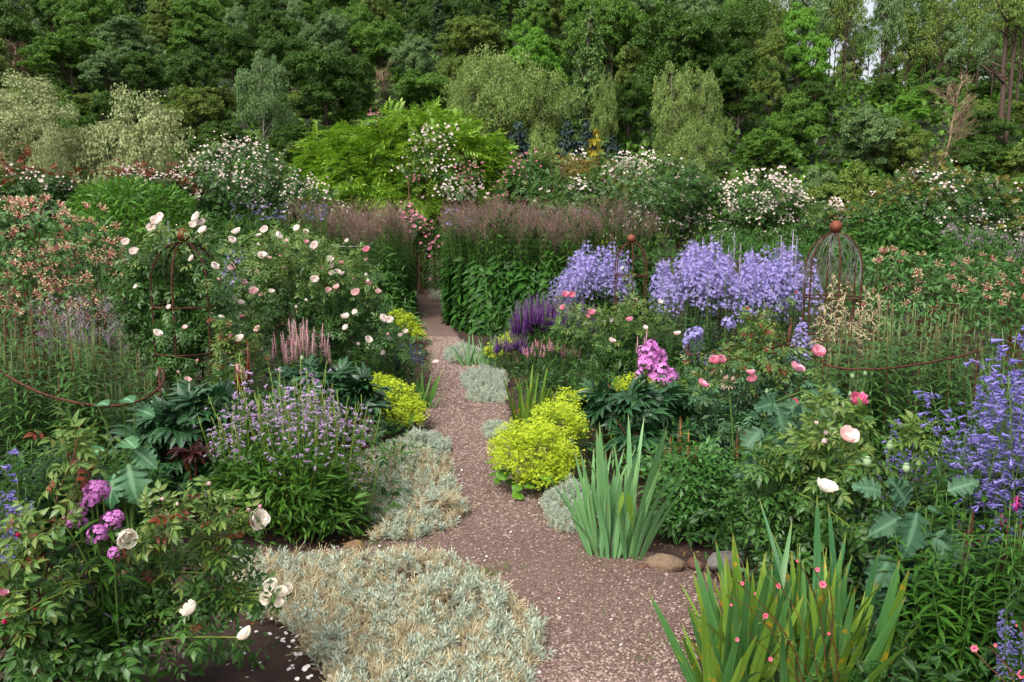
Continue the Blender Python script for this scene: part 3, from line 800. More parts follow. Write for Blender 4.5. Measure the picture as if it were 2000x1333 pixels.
rock(712, 1112, 50, 30, 'flat reddish stone lying by the silver mat', BRN, 27)
rock(498, 1096, 50, 34, 'reddish stone behind the cream rose at left', BRN, 28)
rock(450, 1108, 60, 30, 'flat reddish stone left of the penstemon foot', BRN, 29)
rock(320, 1090, 80, 34, 'long brown stone under the foreground rose', BRN, 30)
rock(400, 1112, 46, 30, 'brown stone behind the wooden stake', TAN, 31)

# ------------------------------------------------------------------ iron work
M_rust = roughmat('rusty_iron', ['47281f', '60382a', '331e18', '6e4838'], 22, .8, .4, 120, .35)
M_rust_ball = roughmat('rusty_ball', ['683624', '7c4732', '54291b'], 16, .65, .3, 90, .3)
M_wire = roughmat('grey_wire', ['6a6a66', '8a8a86'], 20, .5, 0, None, .6)
def plant_cage(label, px, Y, ball_py, wpx, wire=False, legs=6, ring=1.02, rz=.2):
    base = Vector((XG(px, Y, 1.0), Y, 0)); top = P(px, ball_py, Y).z
    r = wpx / 2 / FPX * Y; rb = 12 / FPX * 7.0
    o = thing('plant_cage', label, 'plant support', base, rz, 'rusty dome cages with a ball on top')
    zs = top - rb - r * 1.3
    for k in range(legs):
        a = 2 * math.pi * k / legs
        pts = [(r, -.05), (r, zs * .5), (r, zs)] + [(r * math.cos(t), zs + r * 1.3 * math.sin(t)) for t in np.linspace(.15, math.pi / 2, 9)]
        part('rod', MB().add(tube([(q * math.cos(a), q * math.sin(a), z) for q, z in pts], .0075, 6), M_rust), o)
    for z in (ring, ring - .36):
        c = [(r * math.cos(t), r * math.sin(t), z) for t in np.linspace(0, 2 * math.pi, 33)]
        part('ring', MB().add(tube(c, .0075, 6, False), M_rust), o)
    part('ball', MB().add(ball(rb, 18, 12), M_rust_ball), o, Matrix.Translation((0, 0, top)))
    if wire:
        mb = MB()
        for k in range(64):
            a0 = U(0, 6.28); tw = U(-1.3, 1.3); pts = []
            for t in np.linspace(0, math.pi / 2, 12):
                a = a0 + tw * t; q = r * math.cos(t) * .985; pts.append((q * math.cos(a) + U(-.004, .004), q * math.sin(a) + U(-.004, .004), zs - .12 + (r * 1.3 + .12) * math.sin(t)))
            mb.add(tube(pts, .0013, 3, False), M_wire)
        part('wire_netting', mb, o, kind='stuff')
    return o
plant_cage('large rusty dome cage with wire netting right of the lilac bellflowers', 1625, 7.0, 443, 108, True, rz=.35)
plant_cage('small distant rusty dome cage against the lilac bellflowers', 1232, 10.4, 466, 66, rz=.5)
plant_cage('rusty dome cage overgrown by the white climbing rose', 365, 6.2, 459, 124, rz=.52)
def hoop(label, pts, posts, r=.007, mat=None):
    mat = mat or M_rust
    """half hoop: list of (px, py, Y); posts drop from the given indices into the ground"""
    W = [P(*p) for p in pts]
    b = Vector((sum(p.x for p in W) / len(W), sum(p.y for p in W) / len(W), 0))
    o = thing('plant_support_hoop', label, 'plant support', b, 0, 'rusty half hoops holding up plants')
    A = np.array([tuple(p - b) for p in W]); n = len(A)
    # smooth through the points
    t = np.linspace(0, n - 1, n * 6); i = np.clip(t.astype(int), 0, n - 2); f = (t - i)[:, None]
    pm, p0, p1, p2 = A[np.clip(i - 1, 0, n - 1)], A[i], A[i + 1], A[np.clip(i + 2, 0, n - 1)]
    C = .5 * (2 * p0 + (p1 - pm) * f + (2 * pm - 5 * p0 + 4 * p1 - p2) * f ** 2 + (3 * p0 - pm - 3 * p1 + p2) * f ** 3)
    part('hoop', MB().add(tube(C, r, 6), mat), o)
    for k in posts:
        q = A[k]; part('post', MB().add(tube([(q[0], q[1], q[2]), (q[0], q[1], q[2] * .5), (q[0], q[1], -.1)], r, 6), mat), o)
hoop('large rusty half hoop in front of the whorled stems at right', [(1910, 686, 5.2), (1860, 700, 5.0), (1760, 717, 4.8), (1680, 722, 4.75), (1625, 716, 4.8), (1592, 700, 4.95), (1588, 690, 5.1), (1610, 685, 5.2)], [0, 7])
hoop('small rusty half hoop behind the large one at right', [(1653, 690, 5.6), (1620, 688, 5.5), (1570, 682, 5.4), (1530, 676, 5.4), (1519, 670, 5.6)], [0, 4])
hoop('small rusty half hoop by the pale pink poppy', [(1425, 681, 6.6), (1390, 690, 6.4), (1352, 693, 6.3), (1338, 686, 6.5), (1345, 674, 6.8)], [0, 4])
hoop('large rusty half hoop in front of the whorled stems at left', [(-10, 715, 4.7), (20, 738, 4.45), (80, 768, 4.25), (150, 787, 4.15), (220, 793, 4.15), (280, 780, 4.25), (315, 752, 4.45), (319, 728, 4.65), (310, 718, 4.75)], [0, 8])
hoop('thin rusty support bar among the pink spikes', [(534, 690, 7.0), (545, 636, 7.0), (590, 646, 6.9), (635, 659, 6.8)], [3])
hoop('pale metal half hoop in the left hedge', [(620, 480, 12.7), (660, 481.5, 12.6), (695, 482, 12.6), (722, 479, 12.8), (728, 473, 13.3)], [], .009, M_wire)
# wooden stake and wavy steel stake by the foreground rose
M_stake = roughmat('weathered_wood', ['8a7a68', 'a08f7a', '6c5d4e'], 25, .9, .4, 90)
g = G(345, 1278); h_ = P(341, 1002, g.y).z
o = link('wooden_stake', MB().add(tube(wobble(np.stack([np.zeros(6), np.zeros(6), np.linspace(-.1, h_, 6)], 1), .001), .0065, 6), M_stake).mesh('wooden_stake'), None, Matrix.Translation(g))
tag(o, 'thin weathered wooden stake standing behind the foreground rose', 'stake')
M_steel = roughmat('dull_steel', ['43484a', '5c6163', '34383a'], 30, .5, .1, None, .5)
Yw = 2.38
wv = [P(px, py, Yw + dy) for px, py, dy in ((131, 1122, 0), (140, 1112, 0), (160, 1118, 0), (173, 1140, 0), (178, 1172, 0), (200, 1195, 0), (225, 1213, 0), (232, 1235, 0), (245, 1262, 0), (268, 1277, 0), (276, 1300, 0), (276, 1345, 0), (270, 1420, 0), (268, 1560, 0))]
A = np.array([tuple(p - wv[-1]) for p in wv]); n = len(A); t = np.linspace(0, n - 1, n * 5); i = np.clip(t.astype(int), 0, n - 2); f = (t - i)[:, None]
pm, p0, p1, p2 = A[np.clip(i - 1, 0, n - 1)], A[i], A[i + 1], A[np.clip(i + 2, 0, n - 1)]
C_ = .5 * (2 * p0 + (p1 - pm) * f + (2 * pm - 5 * p0 + 4 * p1 - p2) * f ** 2 + (3 * p0 - pm - 3 * p1 + p2) * f ** 3)
o = link('spiral_plant_stake', MB().add(tube(C_, .0046, 7), M_steel).mesh('spiral_plant_stake'), None, Matrix.Translation(wv[-1]))
tag(o, 'wavy grey metal plant stake inside the foreground rose', 'plant support')
# gate at the far end of the path
M_gate = roughmat('grey_blue_paint', ['4c5a62', '5d6b73', '404c53'], 8, .6, .1)
gb = Vector((XG(806, 27.5, 0), 27.5, 0)); gt = P(806, 502, 27.5).z
o = thing('garden_gate', 'grey-blue slatted gate at the far end of the path', 'gate', gb)
def box(sx, sy, sz, c=(0, 0, 0)):
    V = np.array([(x, y, z) for x in (-.5, .5) for y in (-.5, .5) for z in (-.5, .5)]) * (sx, sy, sz) + c
    return T(V, [(0, 1, 3), (0, 3, 2), (4, 6, 7), (4, 7, 5), (0, 4, 5), (0, 5, 1), (2, 3, 7), (2, 7, 6), (0, 2, 6), (0, 6, 4), (1, 5, 7), (1, 7, 3)])
for k in range(6):
    part('slat', MB().add(box(1.0, .03, gt / 7.2, (0, 0, (k + .6) * gt / 6)), M_gate), o)
for s in (-1, 1):
    part('gate_post', MB().add(box(.09, .09, gt + .1, (s * .55, 0, gt / 2)), M_gate), o)
# ================================================================== plant kit
def W2(px, Y): return px / FPX * Y            # width in metres of px photo pixels at distance Y
def ZT(py, Y): return P(1000, py, Y).z        # height that shows at row py at distance Y
# leaf materials
L_ROSE = leafmat('rose_leaf', ['27491a', '365c22', '46702c', '5a8236'], .42, .25, .4, rib='5c8444', nscale=6)
L_ROSE_Y = leafmat('young_rose_leaf', ['3c6026', '50742c', '688438', '7c6c3a'], .42, .3, .4, rib='93ab58', nscale=6)
L_ROSE_RED = leafmat('red_young_leaf', ['6e2a1e', '8a3c26', '7a4a2a'], .42, .25, .4, nscale=6)
L_DARK = leafmat('dark_border_leaf', ['16330f', '214514', '2f581c'], .45, .22, .4, rib='4a6e34', nscale=4)
L_MID = leafmat('border_leaf', ['2c5218', '3d6a20', '54822c'], .5, .28, .3, nscale=4)
L_LIGHT = leafmat('fresh_leaf', ['4b7a22', '64962c', '82b03c'], .5, .32, .3, nscale=4)
L_HEDGE = leafmat('broad_drooping_leaf', ['1c3d12', '2a5218', '3a6a22', '447226'], .5, .2, .25, rib='3f6a2a', nscale=2)
L_PEONY = leafmat('glossy_peony_leaf', ['12301a', '1b3f20', '28522a', '3a5e34'], .42, .15, .5, rib='527a50', nscale=5)
L_PURPLE = leafmat('purple_bronze_leaf', ['33181c', '4a2428', '5c3434'], .35, .15, .5, nscale=5)
L_GLAUC = leafmat('glaucous_poppy_leaf', ['32583c', '456c4c', '5c8260'], .55, .22, .3, rib='5c8262', nscale=5)
L_VERON = leafmat('whorled_leaf', ['365a24', '47702e', '5c863e'], .45, .22, .4, rib='5a7a48', nscale=3)
L_GRASSY = leafmat('willowy_leaf', ['33581a', '467022', '5c8a2e'], .5, .25, .3, nscale=5)
L_ASTILBE = leafmat('divided_leaf', ['28521c', '3a6a26', '528432'], .45, .25, .35, rib='5c8a44', nscale=5)
L_IRIS = leafmat('green_iris_blade', ['3c6a1c', '527f22', '6f9630', '87a23a'], .42, .25, .4, nscale=4, streak='94ac4c', tipcol=('94863c', .9), spots=('a88a26', 20, .61))
L_IRIS_B = leafmat('blue_green_iris_blade', ['447c42', '568e50', '6ea25e', '7ca856'], .5, .22, .35, nscale=4, streak='96ba8c', tipcol=('8f9a5c', .9), spots=('9a8a3c', 14, .72))
L_SILVER = leafmat('silver_leaf', ['84917f', '9aa592', 'b4bdab', '768872'], .8, .15, .1, nscale=5)
L_STRAW = leafmat('dry_straw', ['b2a27e', 'cabd9a', '988a68', 'd8ccb0'], .8, .15, .1, nscale=5)
L_YGREEN = leafmat('wisteria_leaf', ['447016', '5f9020', '7da62a', '9cbe40', '52821a'], .45, .35, .35, nscale=1.2, nmix=.5)
STEM = leafmat('green_stem', ['3f5f24', '557434', '6a8444'], .5, .05)
STEM_Y = leafmat('yellow_green_stem', ['6f8a30', '86993c', '5f7a2c'], .45, .05)
STEM_R = leafmat('reddish_stem', ['5c3422', '74452c', '4a2c1e'], .5, .05)
STEM_BR = leafmat('brown_stem', ['5a4630', '745c40', '46382a'], .7, 0)
# petals
F_WHITE = leafmat('white_blush_petal', ['f2e6e0', 'f8f0ea', 'f0dcd6'], .5, .3, .25)
F_CREAM = leafmat('cream_petal', ['f7efe0', 'faf5ec', 'f3e6d4'], .5, .3, .25)
F_BLUSH = leafmat('blush_pink_petal', ['f2d0cc', 'f6e0dc', 'ecbcbe'], .5, .3, .25)
F_PINK = leafmat('pink_rose_petal', ['e69cb2', 'eeb6c6', 'de88a2', 'f4ccd6'], .5, .3, .25)
F_POPPY = leafmat('rose_pink_poppy_petal', ['d8688e', 'e482a4', 'c65880'], .5, .3, .2)
F_CAMP = leafmat('lilac_blue_petal', ['7f76b6', '948cc8', 'aca4d6', '9f88c4', 'c0b6de'], .5, .3, .2)
F_NEPETA = leafmat('violet_blue_petal', ['6a60a8', '7c73ba', '928aca', '7a66aa'], .5, .3, .2)
F_PENST = leafmat('pale_lilac_petal', ['b29abe', 'c4aece', 'ab8cb4', 'd8c6de'], .5, .3, .2)
F_PHLOX = leafmat('phlox_pink_petal', ['c86ec0', 'd888d0', 'e4a4dc'], .5, .3, .2)
F_SALVIA = leafmat('purple_salvia_petal', ['54286a', '683a7e', '7e4c92', '482552'], .5, .2, .2)
F_PHYSO = leafmat('shell_pink_petal', ['e0a8b4', 'eac0c6', 'd898a4'], .5, .3, .2)
F_ALCH = leafmat('lime_yellow_flower', ['8ea41c', 'a8bc28', 'c2d042', '7c941e'], .6, .35, .15, nscale=9)
F_HONEY_R = leafmat('honeysuckle_crimson', ['c04858', 'd8747e', 'e8a69e', 'd0606c'], .5, .25, .2)
F_HONEY_C = leafmat('honeysuckle_cream', ['f2d4a4', 'f6e2bc', 'f0bc90'], .5, .3, .2)
F_HAZE = leafmat('brownish_purple_panicle', ['7c605c', '90706c', '6e5a4c', 'a08884'], .8, .2, .1, nscale=1.5)
F_THAL = leafmat('dusky_lilac_floret', ['8a7486', 'a08c9a', 'b6a4b0'], .7, .2, .1)
F_SPIKE = leafmat('pale_green_spike', ['6f7c48', '869060', 'a4aa80'], .6, .2, .15)
F_SPIKE_L = leafmat('pale_lilac_spike', ['a898b8', 'b9aac6', '9a8aac'], .6, .2, .15)
F_ASTIL = leafmat('cream_astilbe_plume', ['cdbd92', 'dccfae', 'b9a27a'], .7, .3, .1)
F_RUST = leafmat('dry_rust_plume', ['a0683c', 'b47c4c', '8a5430'], .8, .1, .1)
F_CRIM = leafmat('crimson_petal', ['b01c4c', 'c83060', '8c1238'], .5, .25, .2)
F_MAROON = leafmat('maroon_seed_spike', ['54202a', '6c2c34', '7c3a3c'], .6, .1, .1)
F_GEUM = leafmat('coral_pink_petal', ['dc5070', 'e86c84', 'cc3c58'], .5, .25, .2)
F_MAG = leafmat('magenta_petal', ['b42a7c', 'c63c8c', '9c2068'], .5, .25, .2)
F_EYE = leafmat('dark_red_eye', ['5c1020', '6e1a28'], .6, 0)
F_YEL = leafmat('yellow_stamen', ['c8a024', 'd8b43c'], .6, .1)
F_RAMB = leafmat('rambler_petal', ['f2ece4', 'f6f2ec', 'eedad4', 'ecccc8'], .5, .3, .2)
F_ASTER = leafmat('lavender_petal', ['8c84c0', 'a098cc', '7c70b2'], .5, .25, .2)
F_SEED = leafmat('green_seed_pod', ['6f8a5c', '86a074', '9aae86'], .6, .1)

# leaf and flower templates, unit length along +Y
LF2 = leaf_t(1, .5, 2, .2, .2); LF3 = leaf_t(1, .5, 3, .22, .25, .45); LF4 = leaf_t(1, .55, 4, .22, .3, .42, .02)
LANCE2 = leaf_t(1, .22, 2, .2, .25); LANCE3 = leaf_t(1, .22, 3, .25, .4); LANCE4 = leaf_t(1, .24, 4, .25, .5)
NARROW = leaf_t(1, .12, 3, .25, .35); DROOP = leaf_t(1, .46, 5, .22, .22, .36, .02, 1.15)
PEON = leaf_t(1, .36, 4, .3, .35, .5)
def compound(leaf, pos, terminal=1.0, size=.42, spread=1.05, droop=.15, rach=True):
    ts = []
    for t in pos:
        for s in (-1, 1):
            a = s * spread
            M = frames([(0, t * terminal * .62, -droop * t * t)], (math.sin(a), math.cos(a), -.15), None, size * (1 - .15 * abs(t - .6)))[0]
            ts.append(tx(leaf, M))
    ts.append(tx(leaf, frames([(0, .62 * terminal, -droop)], (0, 1, -.25), None, size * 1.1)[0]))
    if rach: ts.append(tube([(0, 0, 0), (0, .3, -.03), (0, .64, -droop)], .008, 3, False))
    return join(*ts)
ROSE5 = compound(LF3, (.45, .9)); ROSE5L = compound(LF2, (.45, .9), rach=False); ROSE5H = compound(LF4, (.42, .9))
PINN = compound(leaf_t(1, .36, 2, .2, .35), (.22, .42, .62, .8, .97), size=.30, spread=1.15, droop=.28)
TERN = compound(LF2, (.55,), size=.5, spread=1.0, rach=False)
BITERN = join(*[tx(TERN, frames([(0, .25, 0)], d, None, .6)[0]) for d in ((-.9, .6, -.1), (.9, .6, -.1), (0, 1, -.1))])
PINN_R = compound(card(1, .4, .1), (.22, .42, .62, .8, .97), size=.30, spread=1.15, droop=.28, rach=False)
PEONY_L = join(*[tx(PEON, frames([(0, .3 * k, 0)], (a, b, -.12), None, s)[0]) for a, b, s, k in ((-.85, .55, .62, .6), (.85, .55, .62, .6), (0, 1, .75, 1), (-.45, .9, .66, .9), (.45, .9, .66, .9))], tube([(0, 0, 0), (0, .15, 0), (0, .3, 0)], .012, 3, False))
POPPY_L = lobed_t(1, .86, 4, .1, .35, .34, fine=.16, wave=.1)
SCALLOP = lobed_t(1, 1.05, 7, .16, .18, .22)
GRAPE_L = lobed_t(1, .95, 5, .1, .3, .45)
def star(n=5, pw=.55, cup=.25, k=2, z0=0.0):
    p = leaf_t(1, pw, k, .1, -cup, .62)
    return join(*[tx(p, frames([(0, 0, z0)], (math.cos(a), math.sin(a), .05), None, 1)[0]) for a in np.arange(n) * 2 * math.pi / n])
STAR = star(); ROUND5 = star(5, .95, .08, 3); GEUM5 = star(6, .85, .12, 3)
def petal_ball(rho, th, n, dl, z=0, k=3, ph=0.0, ruffle=.05):
    ts = []
    for j in range(n):
        f0 = ph + 2 * math.pi * j / n + rng.normal(0, .12); th_ = th * rng.uniform(.88, 1.12); V, F = [], []
        for i in range(k + 1):
            t = .12 + .88 * i / k; a = t * th_
            wid = dl * (.35 + .65 * math.sin(min(1, t * 1.05) * math.pi * .62)) * (1 if i < k else .55)
            for u in (-1, 0, 1):
                f = f0 + u * wid; rr = rho * (1 + (rng.normal(0, ruffle) if i == k else 0)) * (1 + .04 * (u != 0))
                V.append((rr * math.sin(a) * math.cos(f), rr * math.sin(a) * math.sin(f), z + rho * (1 - math.cos(a))))
        for i in range(k):
            for u in range(2):
                a = i * 3 + u; F += [(a, a + 1, a + 4), (a, a + 4, a + 3)]
        ts.append(T(V, F))
    return join(*ts)
def rose_bloom(openness=1.0):
    o = openness
    ts = [petal_ball(.66, 1.25 * o, 6, .66, 0, 3), petal_ball(.56, 1.5 * o, 6, .62, .02, 3, .5), petal_ball(.46, 1.75 * o, 5, .7, .04, 3, .2), petal_ball(.36, 1.95 * o, 5, .72, .07, 3, .7), petal_ball(.25, 2.1 * o, 4, .85, .12, 3), petal_ball(.14, 2.2 * o, 3, 1.0, .18, 3, .4)]
    return join(*ts)
ROSES = [rose_bloom(1.0), rose_bloom(1.12), rose_bloom(.9)]
CUPS = [join(petal_ball(.6, 1.35, 6, .7), petal_ball(.45, 1.6, 5, .75, .03, 3, .4), petal_ball(.28, 1.9, 4, .9, .08, 3, .3)) for _ in range(2)]
BUD = join(petal_ball(.3, 2.6, 4, .95, 0, 3), lathe([(.02, -.25), (.14, -.12), (.2, .03), (.12, .12)], 6))
CALYX = join(lathe([(.03, -.3), (.12, -.16), (.13, 0), (.05, .02)], 6), *[tx(leaf_t(1, .35, 2, .1, .5), frames([(0, 0, -.02)], (math.cos(a), math.sin(a), -.1), None, .42)[0]) for a in np.arange(5) * 1.2566])
POMPOM = join(*[petal_ball(r, th, n, .6, z, 3, ph, .16) for r, th, n, z, ph in ((.62, 1.5, 8, 0, 0), (.55, 1.7, 8, .03, .3), (.45, 1.9, 8, .08, .1), (.33, 2.0, 7, .15, .5), (.22, 2.1, 6, .22, .2))])
SMALLROSE = join(petal_ball(.55, 1.35, 5, .7, 0, 2), petal_ball(.32, 1.7, 4, .9, .06, 2, .4))
def tubeflower(sides=5, flare=.5, split=True):
    pr = [(.06, 0), (.12, .35), (.17, .72), (.24, .95)]
    V, F, UV = lathe(pr, sides)
    t = (V, F, UV); lips = []
    for a in np.arange(sides) * 2 * math.pi / sides:
        lips.append(tx(leaf_t(1, .9, 2, .1, .4), frames([(.2 * math.cos(a), .2 * math.sin(a), .92)], (math.cos(a), math.sin(a), .55), (0, 0, 1), flare * .55)[0]))
    M = np.eye(4); M[:3, :3] = [[1, 0, 0], [0, 0, 1], [0, -1, 0]]
    return tx(join(t, *lips), M)           # runs along +Y
TUBEF = tubeflower()
def honey_cluster():
    r, c = [], []
    for k in range(11):
        a = rng.uniform(0, 6.28); e = rng.uniform(.1, 1.3)
        d = np.array((math.cos(a) * math.cos(e), math.sin(a) * math.cos(e), math.sin(e)))
        pts = bezier((0, 0, 0), d * .5, d * .8 + np.array((0, 0, .08)), 4)
        r.append(tube(pts, [.02, .026, .034, .04], 3, False))
        end = pts[-1]
        c.append(tx(leaf_t(1, .35, 2, .1, .7), frames([end], d + (0, 0, .5), None, .34)[0]))
        c.append(tx(leaf_t(1, .25, 2, .1, .9), frames([end], d - (0, 0, .5), None, .34)[0]))
        for j in range(2): c.append(tube([end, end + d * .3 + rng.normal(0, .08, 3)], .008, 3, False))
    return MB().add(join(*r), F_HONEY_R).add(join(*c), F_HONEY_C)
HONEY = [honey_cluster().mesh('flower_cluster') for _ in range(4)]

# ------------------------------------------------------------------ building blocks
ROSE5C = compound(card(1, .55, .08), (.45, .9), rach=False)
PEON_R = join(*[tx(LF2, frames([(0, .3 * k, 0)], (a, b, -.12), None, s)[0]) for a, b, s, k in ((-.85, .55, .62, .6), (.85, .55, .62, .6), (0, 1, .75, 1), (-.45, .9, .66, .9), (.45, .9, .66, .9))])
DROOP_R = leaf_t(1, .46, 3, .22, .22, .36, 0, 1.15)
_tm = {}
REST = {id(ROSE5L): ROSE5C, id(ROSE5): ROSE5L, id(PINN): PINN_R, id(LANCE4): LANCE2, id(LANCE3): LANCE2, id(LF4): LF2, id(LF3): LF2, id(ROSE5H): ROSE5L, id(PEONY_L): PEON_R, id(DROOP): DROOP_R}   # simpler leaf for those joined into one part
def tmesh(t, mat, name):
    k = (id(t), mat.name)
    if k not in _tm: _tm[k] = (MB().add(t, mat).mesh(name), t)
    return _tm[k][0]
def leaves(parent, t, Ms, mat, name='leaf', limit=120, rest='foliage', key=None):
    """the leaves that show largest become parts; all others are joined into one part"""
    Ms = np.asarray(Ms)
    if not len(Ms): return
    size = np.linalg.norm(Ms[:, :3, 1], axis=1)
    order = np.argsort(-(size * 1.0 / (3.0 + Ms[:, 1, 3]) + .02 * Ms[:, 2, 3])) if key is None else np.argsort(key)
    me = tmesh(t, mat, name)
    for i in order[:limit]: part(name, me, parent, Ms[i])
    r = Ms[order[limit:]]
    if len(r): part(rest, MB().addn(REST.get(id(t), t), r, mat), parent, kind='stuff')
def ell(n, rx, ry, rz, zc=0.0, fill=.3, zmin=-.2, back=.45):
    """points on and just inside an ellipsoid, denser on the side towards -y"""
    d = rdir(int(n * 1.8), zmin, 1)
    d = d[(d[:, 1] < .25) | (rng.random(len(d)) < back)][:n]
    r = 1 - fill * rng.random(len(d)) ** 2
    return d * r[:, None] * (rx, ry, rz) + (0, 0, zc), d
def bumpy(p, amp, k, seed=0):
    """shift points by a smooth lumpy field"""
    s = np.sin(p @ np.array([[k, .7 * k, .3 * k], [-.4 * k, k, .8 * k], [.6 * k, -.5 * k, k]]) + seed)
    return p * (1 + amp * (s[:, :1] * s[:, 1:2] + .5 * s[:, 2:3]))
def leafframes(pos, out, droop=.35, jit=.45, scale=.05, sj=.35, upmix=.8):
    n = len(pos)
    d = unit(out * (1, 1, .4) + (0, 0, -droop) + rng.normal(0, jit, (n, 3)))
    up = unit(out + (0, 0, upmix) + rng.normal(0, .35, (n, 3)))
    return frames(pos, d, up, scale * rng.uniform(1 - sj, 1 + sj, n))
def local(o, px, py, Y):
    return np.array(P(px, py, Y) - o.location)

def shrub_rose(name, label, px, Y, blooms, wpx, top, z0=.1, nl=500, ncane=12, lmat=L_ROSE, ymat=L_ROSE_Y, leaf=.085, lt=ROSE5, limit=130, ry=.45, stem=STEM, group=None, young=.22, cat='rose bush', lean=(0, 0), cane_r=.005, lumps=(), red=0.0, bs=0.0, fy=0.0, dr=.25):
    """arching canes from one foot; compound leaves along canes, side shoots, flower stalks and in the lumps (photo px) of the crown;
    flowers (px, py, dY, size m, petal material, template) on their own stalks"""
    b = Vector((XG(px, Y, .3), Y, 0)); h = ZT(top, Y); rx = W2(wpx, Y) / 2
    o = thing(name, label, cat, b, 0, group)
    Ls, Os, sm = [], [], MB()
    ends = []
    for k in range(ncane):
        a = rng.uniform(0, 6.28); q = np.sqrt(rng.uniform(.05, 1))
        ends.append(np.array((math.cos(a) * rx * q + lean[0], math.sin(a) * ry * q + lean[1], h * (1 - .45 * q * q) * rng.uniform(.82, 1.0))))
    Fp, Fo = [], []
    if lumps:
        ends = []; tot = sum(l[2] * l[3] for l in lumps)
        for x, y, hw, hh, dy in lumps:
            q = local(o, x, y, Y + dy + fy); A_, C_ = W2(hw, Y), W2(hh, Y); f = hw * hh / tot
            p, d = ell(int(nl * .62 * f), A_, max(.1, A_ * .7), C_, 0, .6, -.7); p = bumpy(p, .12, 4 / A_, x) + q
            Fp.append(p); Fo.append(d)
            for k in range(max(2, int(ncane * f))):
                dd = rdir(1, -.2, 1)[0]; ends.append(q + dd * (A_, A_ * .7, C_) * rng.uniform(.7, 1.08))
    for e in ends:
        s0 = np.array((rng.normal(0, .06), rng.normal(0, .05), -.02))
        C = wobble(bezier(s0, np.array((e[0] * .35, e[1] * .35, e[2] * .75)), e, 10), .006)
        sm.add(tube(C, np.linspace(cane_r, cane_r * .4, 10), 5), stem)
        for j in range(rng.integers(2, 5)):         # side shoots
            i = rng.integers(3, 9); sd = unit(rng.normal(0, 1, 3) * (1, .8, .3) + (0, 0, .6)); sl = rng.uniform(.08, .2) * h
            D = wobble(bezier(C[i], C[i] + sd * sl * .5, C[i] + sd * sl + (0, 0, -.1 * sl), 6), .004)
            sm.add(tube(D, np.linspace(cane_r * .55, cane_r * .25, 6), 4, False), stem)
            for m in range(1, 6): Ls.append(D[m]); Os.append(D[m] - D[m - 1])
        for m in range(3, 10): Ls.append(C[m]); Os.append(C[m] - C[m - 1])
    st = flowers(o, blooms, Y + bs, sm, np.array(Ls), stem)
    Sp, So = [], []
    for C in st:
        for m in range(1, len(C) - 1):
            for _ in range(3): Sp.append(C[m] * .6 + C[m + 1] * .4); So.append(C[m + 1] - C[m])
    Ls, Os = np.array(Ls), unit(np.array(Os)); nc = int(nl * (.38 if lumps else 1))
    idx = rng.integers(0, len(Ls), nc); p = Ls[idx] + rng.normal(0, .012, (nc, 3)); od = Os[idx]
    if Sp: p = np.concatenate([p, np.array(Sp)]); od = np.concatenate([od, unit(np.array(So))])
    side = unit(np.cross(od, rdir(len(p)))); d = unit(side + .45 * od + (0, -.15, -.12))
    Ms = frames(p, d, np.array((0, -.25, 1.0)) + rng.normal(0, .35, (len(p), 3)), leaf * rng.uniform(.6, 1.25, len(p)))
    if lumps: Ms = np.concatenate([Ms, leafframes(np.concatenate(Fp), np.concatenate(Fo), dr, .55, leaf)])
    Ms = Ms[Ms[:, 2, 3] > z0]
    hi = Ms[:, 2, 3] / h + rng.normal(0, .14, len(Ms)); yo = hi > np.quantile(hi, 1 - young)
    leaves(o, lt, Ms[~yo], lmat, 'leaf', limit); leaves(o, lt, Ms[yo], ymat, 'young_leaf', limit // 2, 'young_foliage')
    if red:
        ix = np.argsort(-hi)[:int(len(Ms) * .3)]; ix = rng.choice(ix, int(len(Ms) * red)); R_ = Ms[ix].copy(); R_[:, :3, 3] += rng.normal(0, .02, (len(ix), 3)); R_[:, :3, :3] *= .75
        leaves(o, lt, R_, L_ROSE_RED, 'red_leaf', 30, 'red_foliage')
    part('stems', sm, o)
    return o
def flowers(o, blooms, Y, sm, Ls=None, stem=STEM):
    out = []
    for bl in blooms:
        x, y, dy, size, mat, t = bl[:6]
        q = local(o, x, y, Y + dy)
        face = unit(np.array((rng.normal(0, .5), -.75 + rng.normal(0, .35), .75))) if len(bl) < 7 else unit(np.array(bl[6], float))
        x_ = unit(np.cross((.3, .8, .1), face)); M = np.eye(4); M[:3, 0] = x_; M[:3, 1] = np.cross(face, x_); M[:3, 2] = face
        s = size * (.86 if Y > 5 else 1.0) * rng.uniform(.85, 1.08) / 1.25; M[:3, :3] *= s; M[:3, 3] = q - face * .22 * s
        me = tmesh(t, mat, 'bloom'); f = part('bud' if t is BUD else 'bloom', me, o, M)
        part('calyx', tmesh(CALYX, STEM, 'calyx'), f)
        if Ls is not None and len(Ls):
            dd = np.linalg.norm(Ls - q, axis=1) + 3 * np.maximum(0, Ls[:, 2] - q[2] + .02)
            s0 = Ls[np.argmin(dd)]
            C = wobble(bezier(s0, (s0 * (.75, .75, .5) + q * (.25, .25, .5)), q - face * .25 * s, 7), .002)
        else:
            C = wobble(bezier((q[0] * .4, q[1] * .4 + .05, 0), (q[0] * .8, q[1] + .05, q[2] * .6), q - face * .25 * s, 8), .004)
        sm.add(tube(C, np.linspace(.0034, .0024, len(C)), 4, False), stem); out.append(C)
    return out

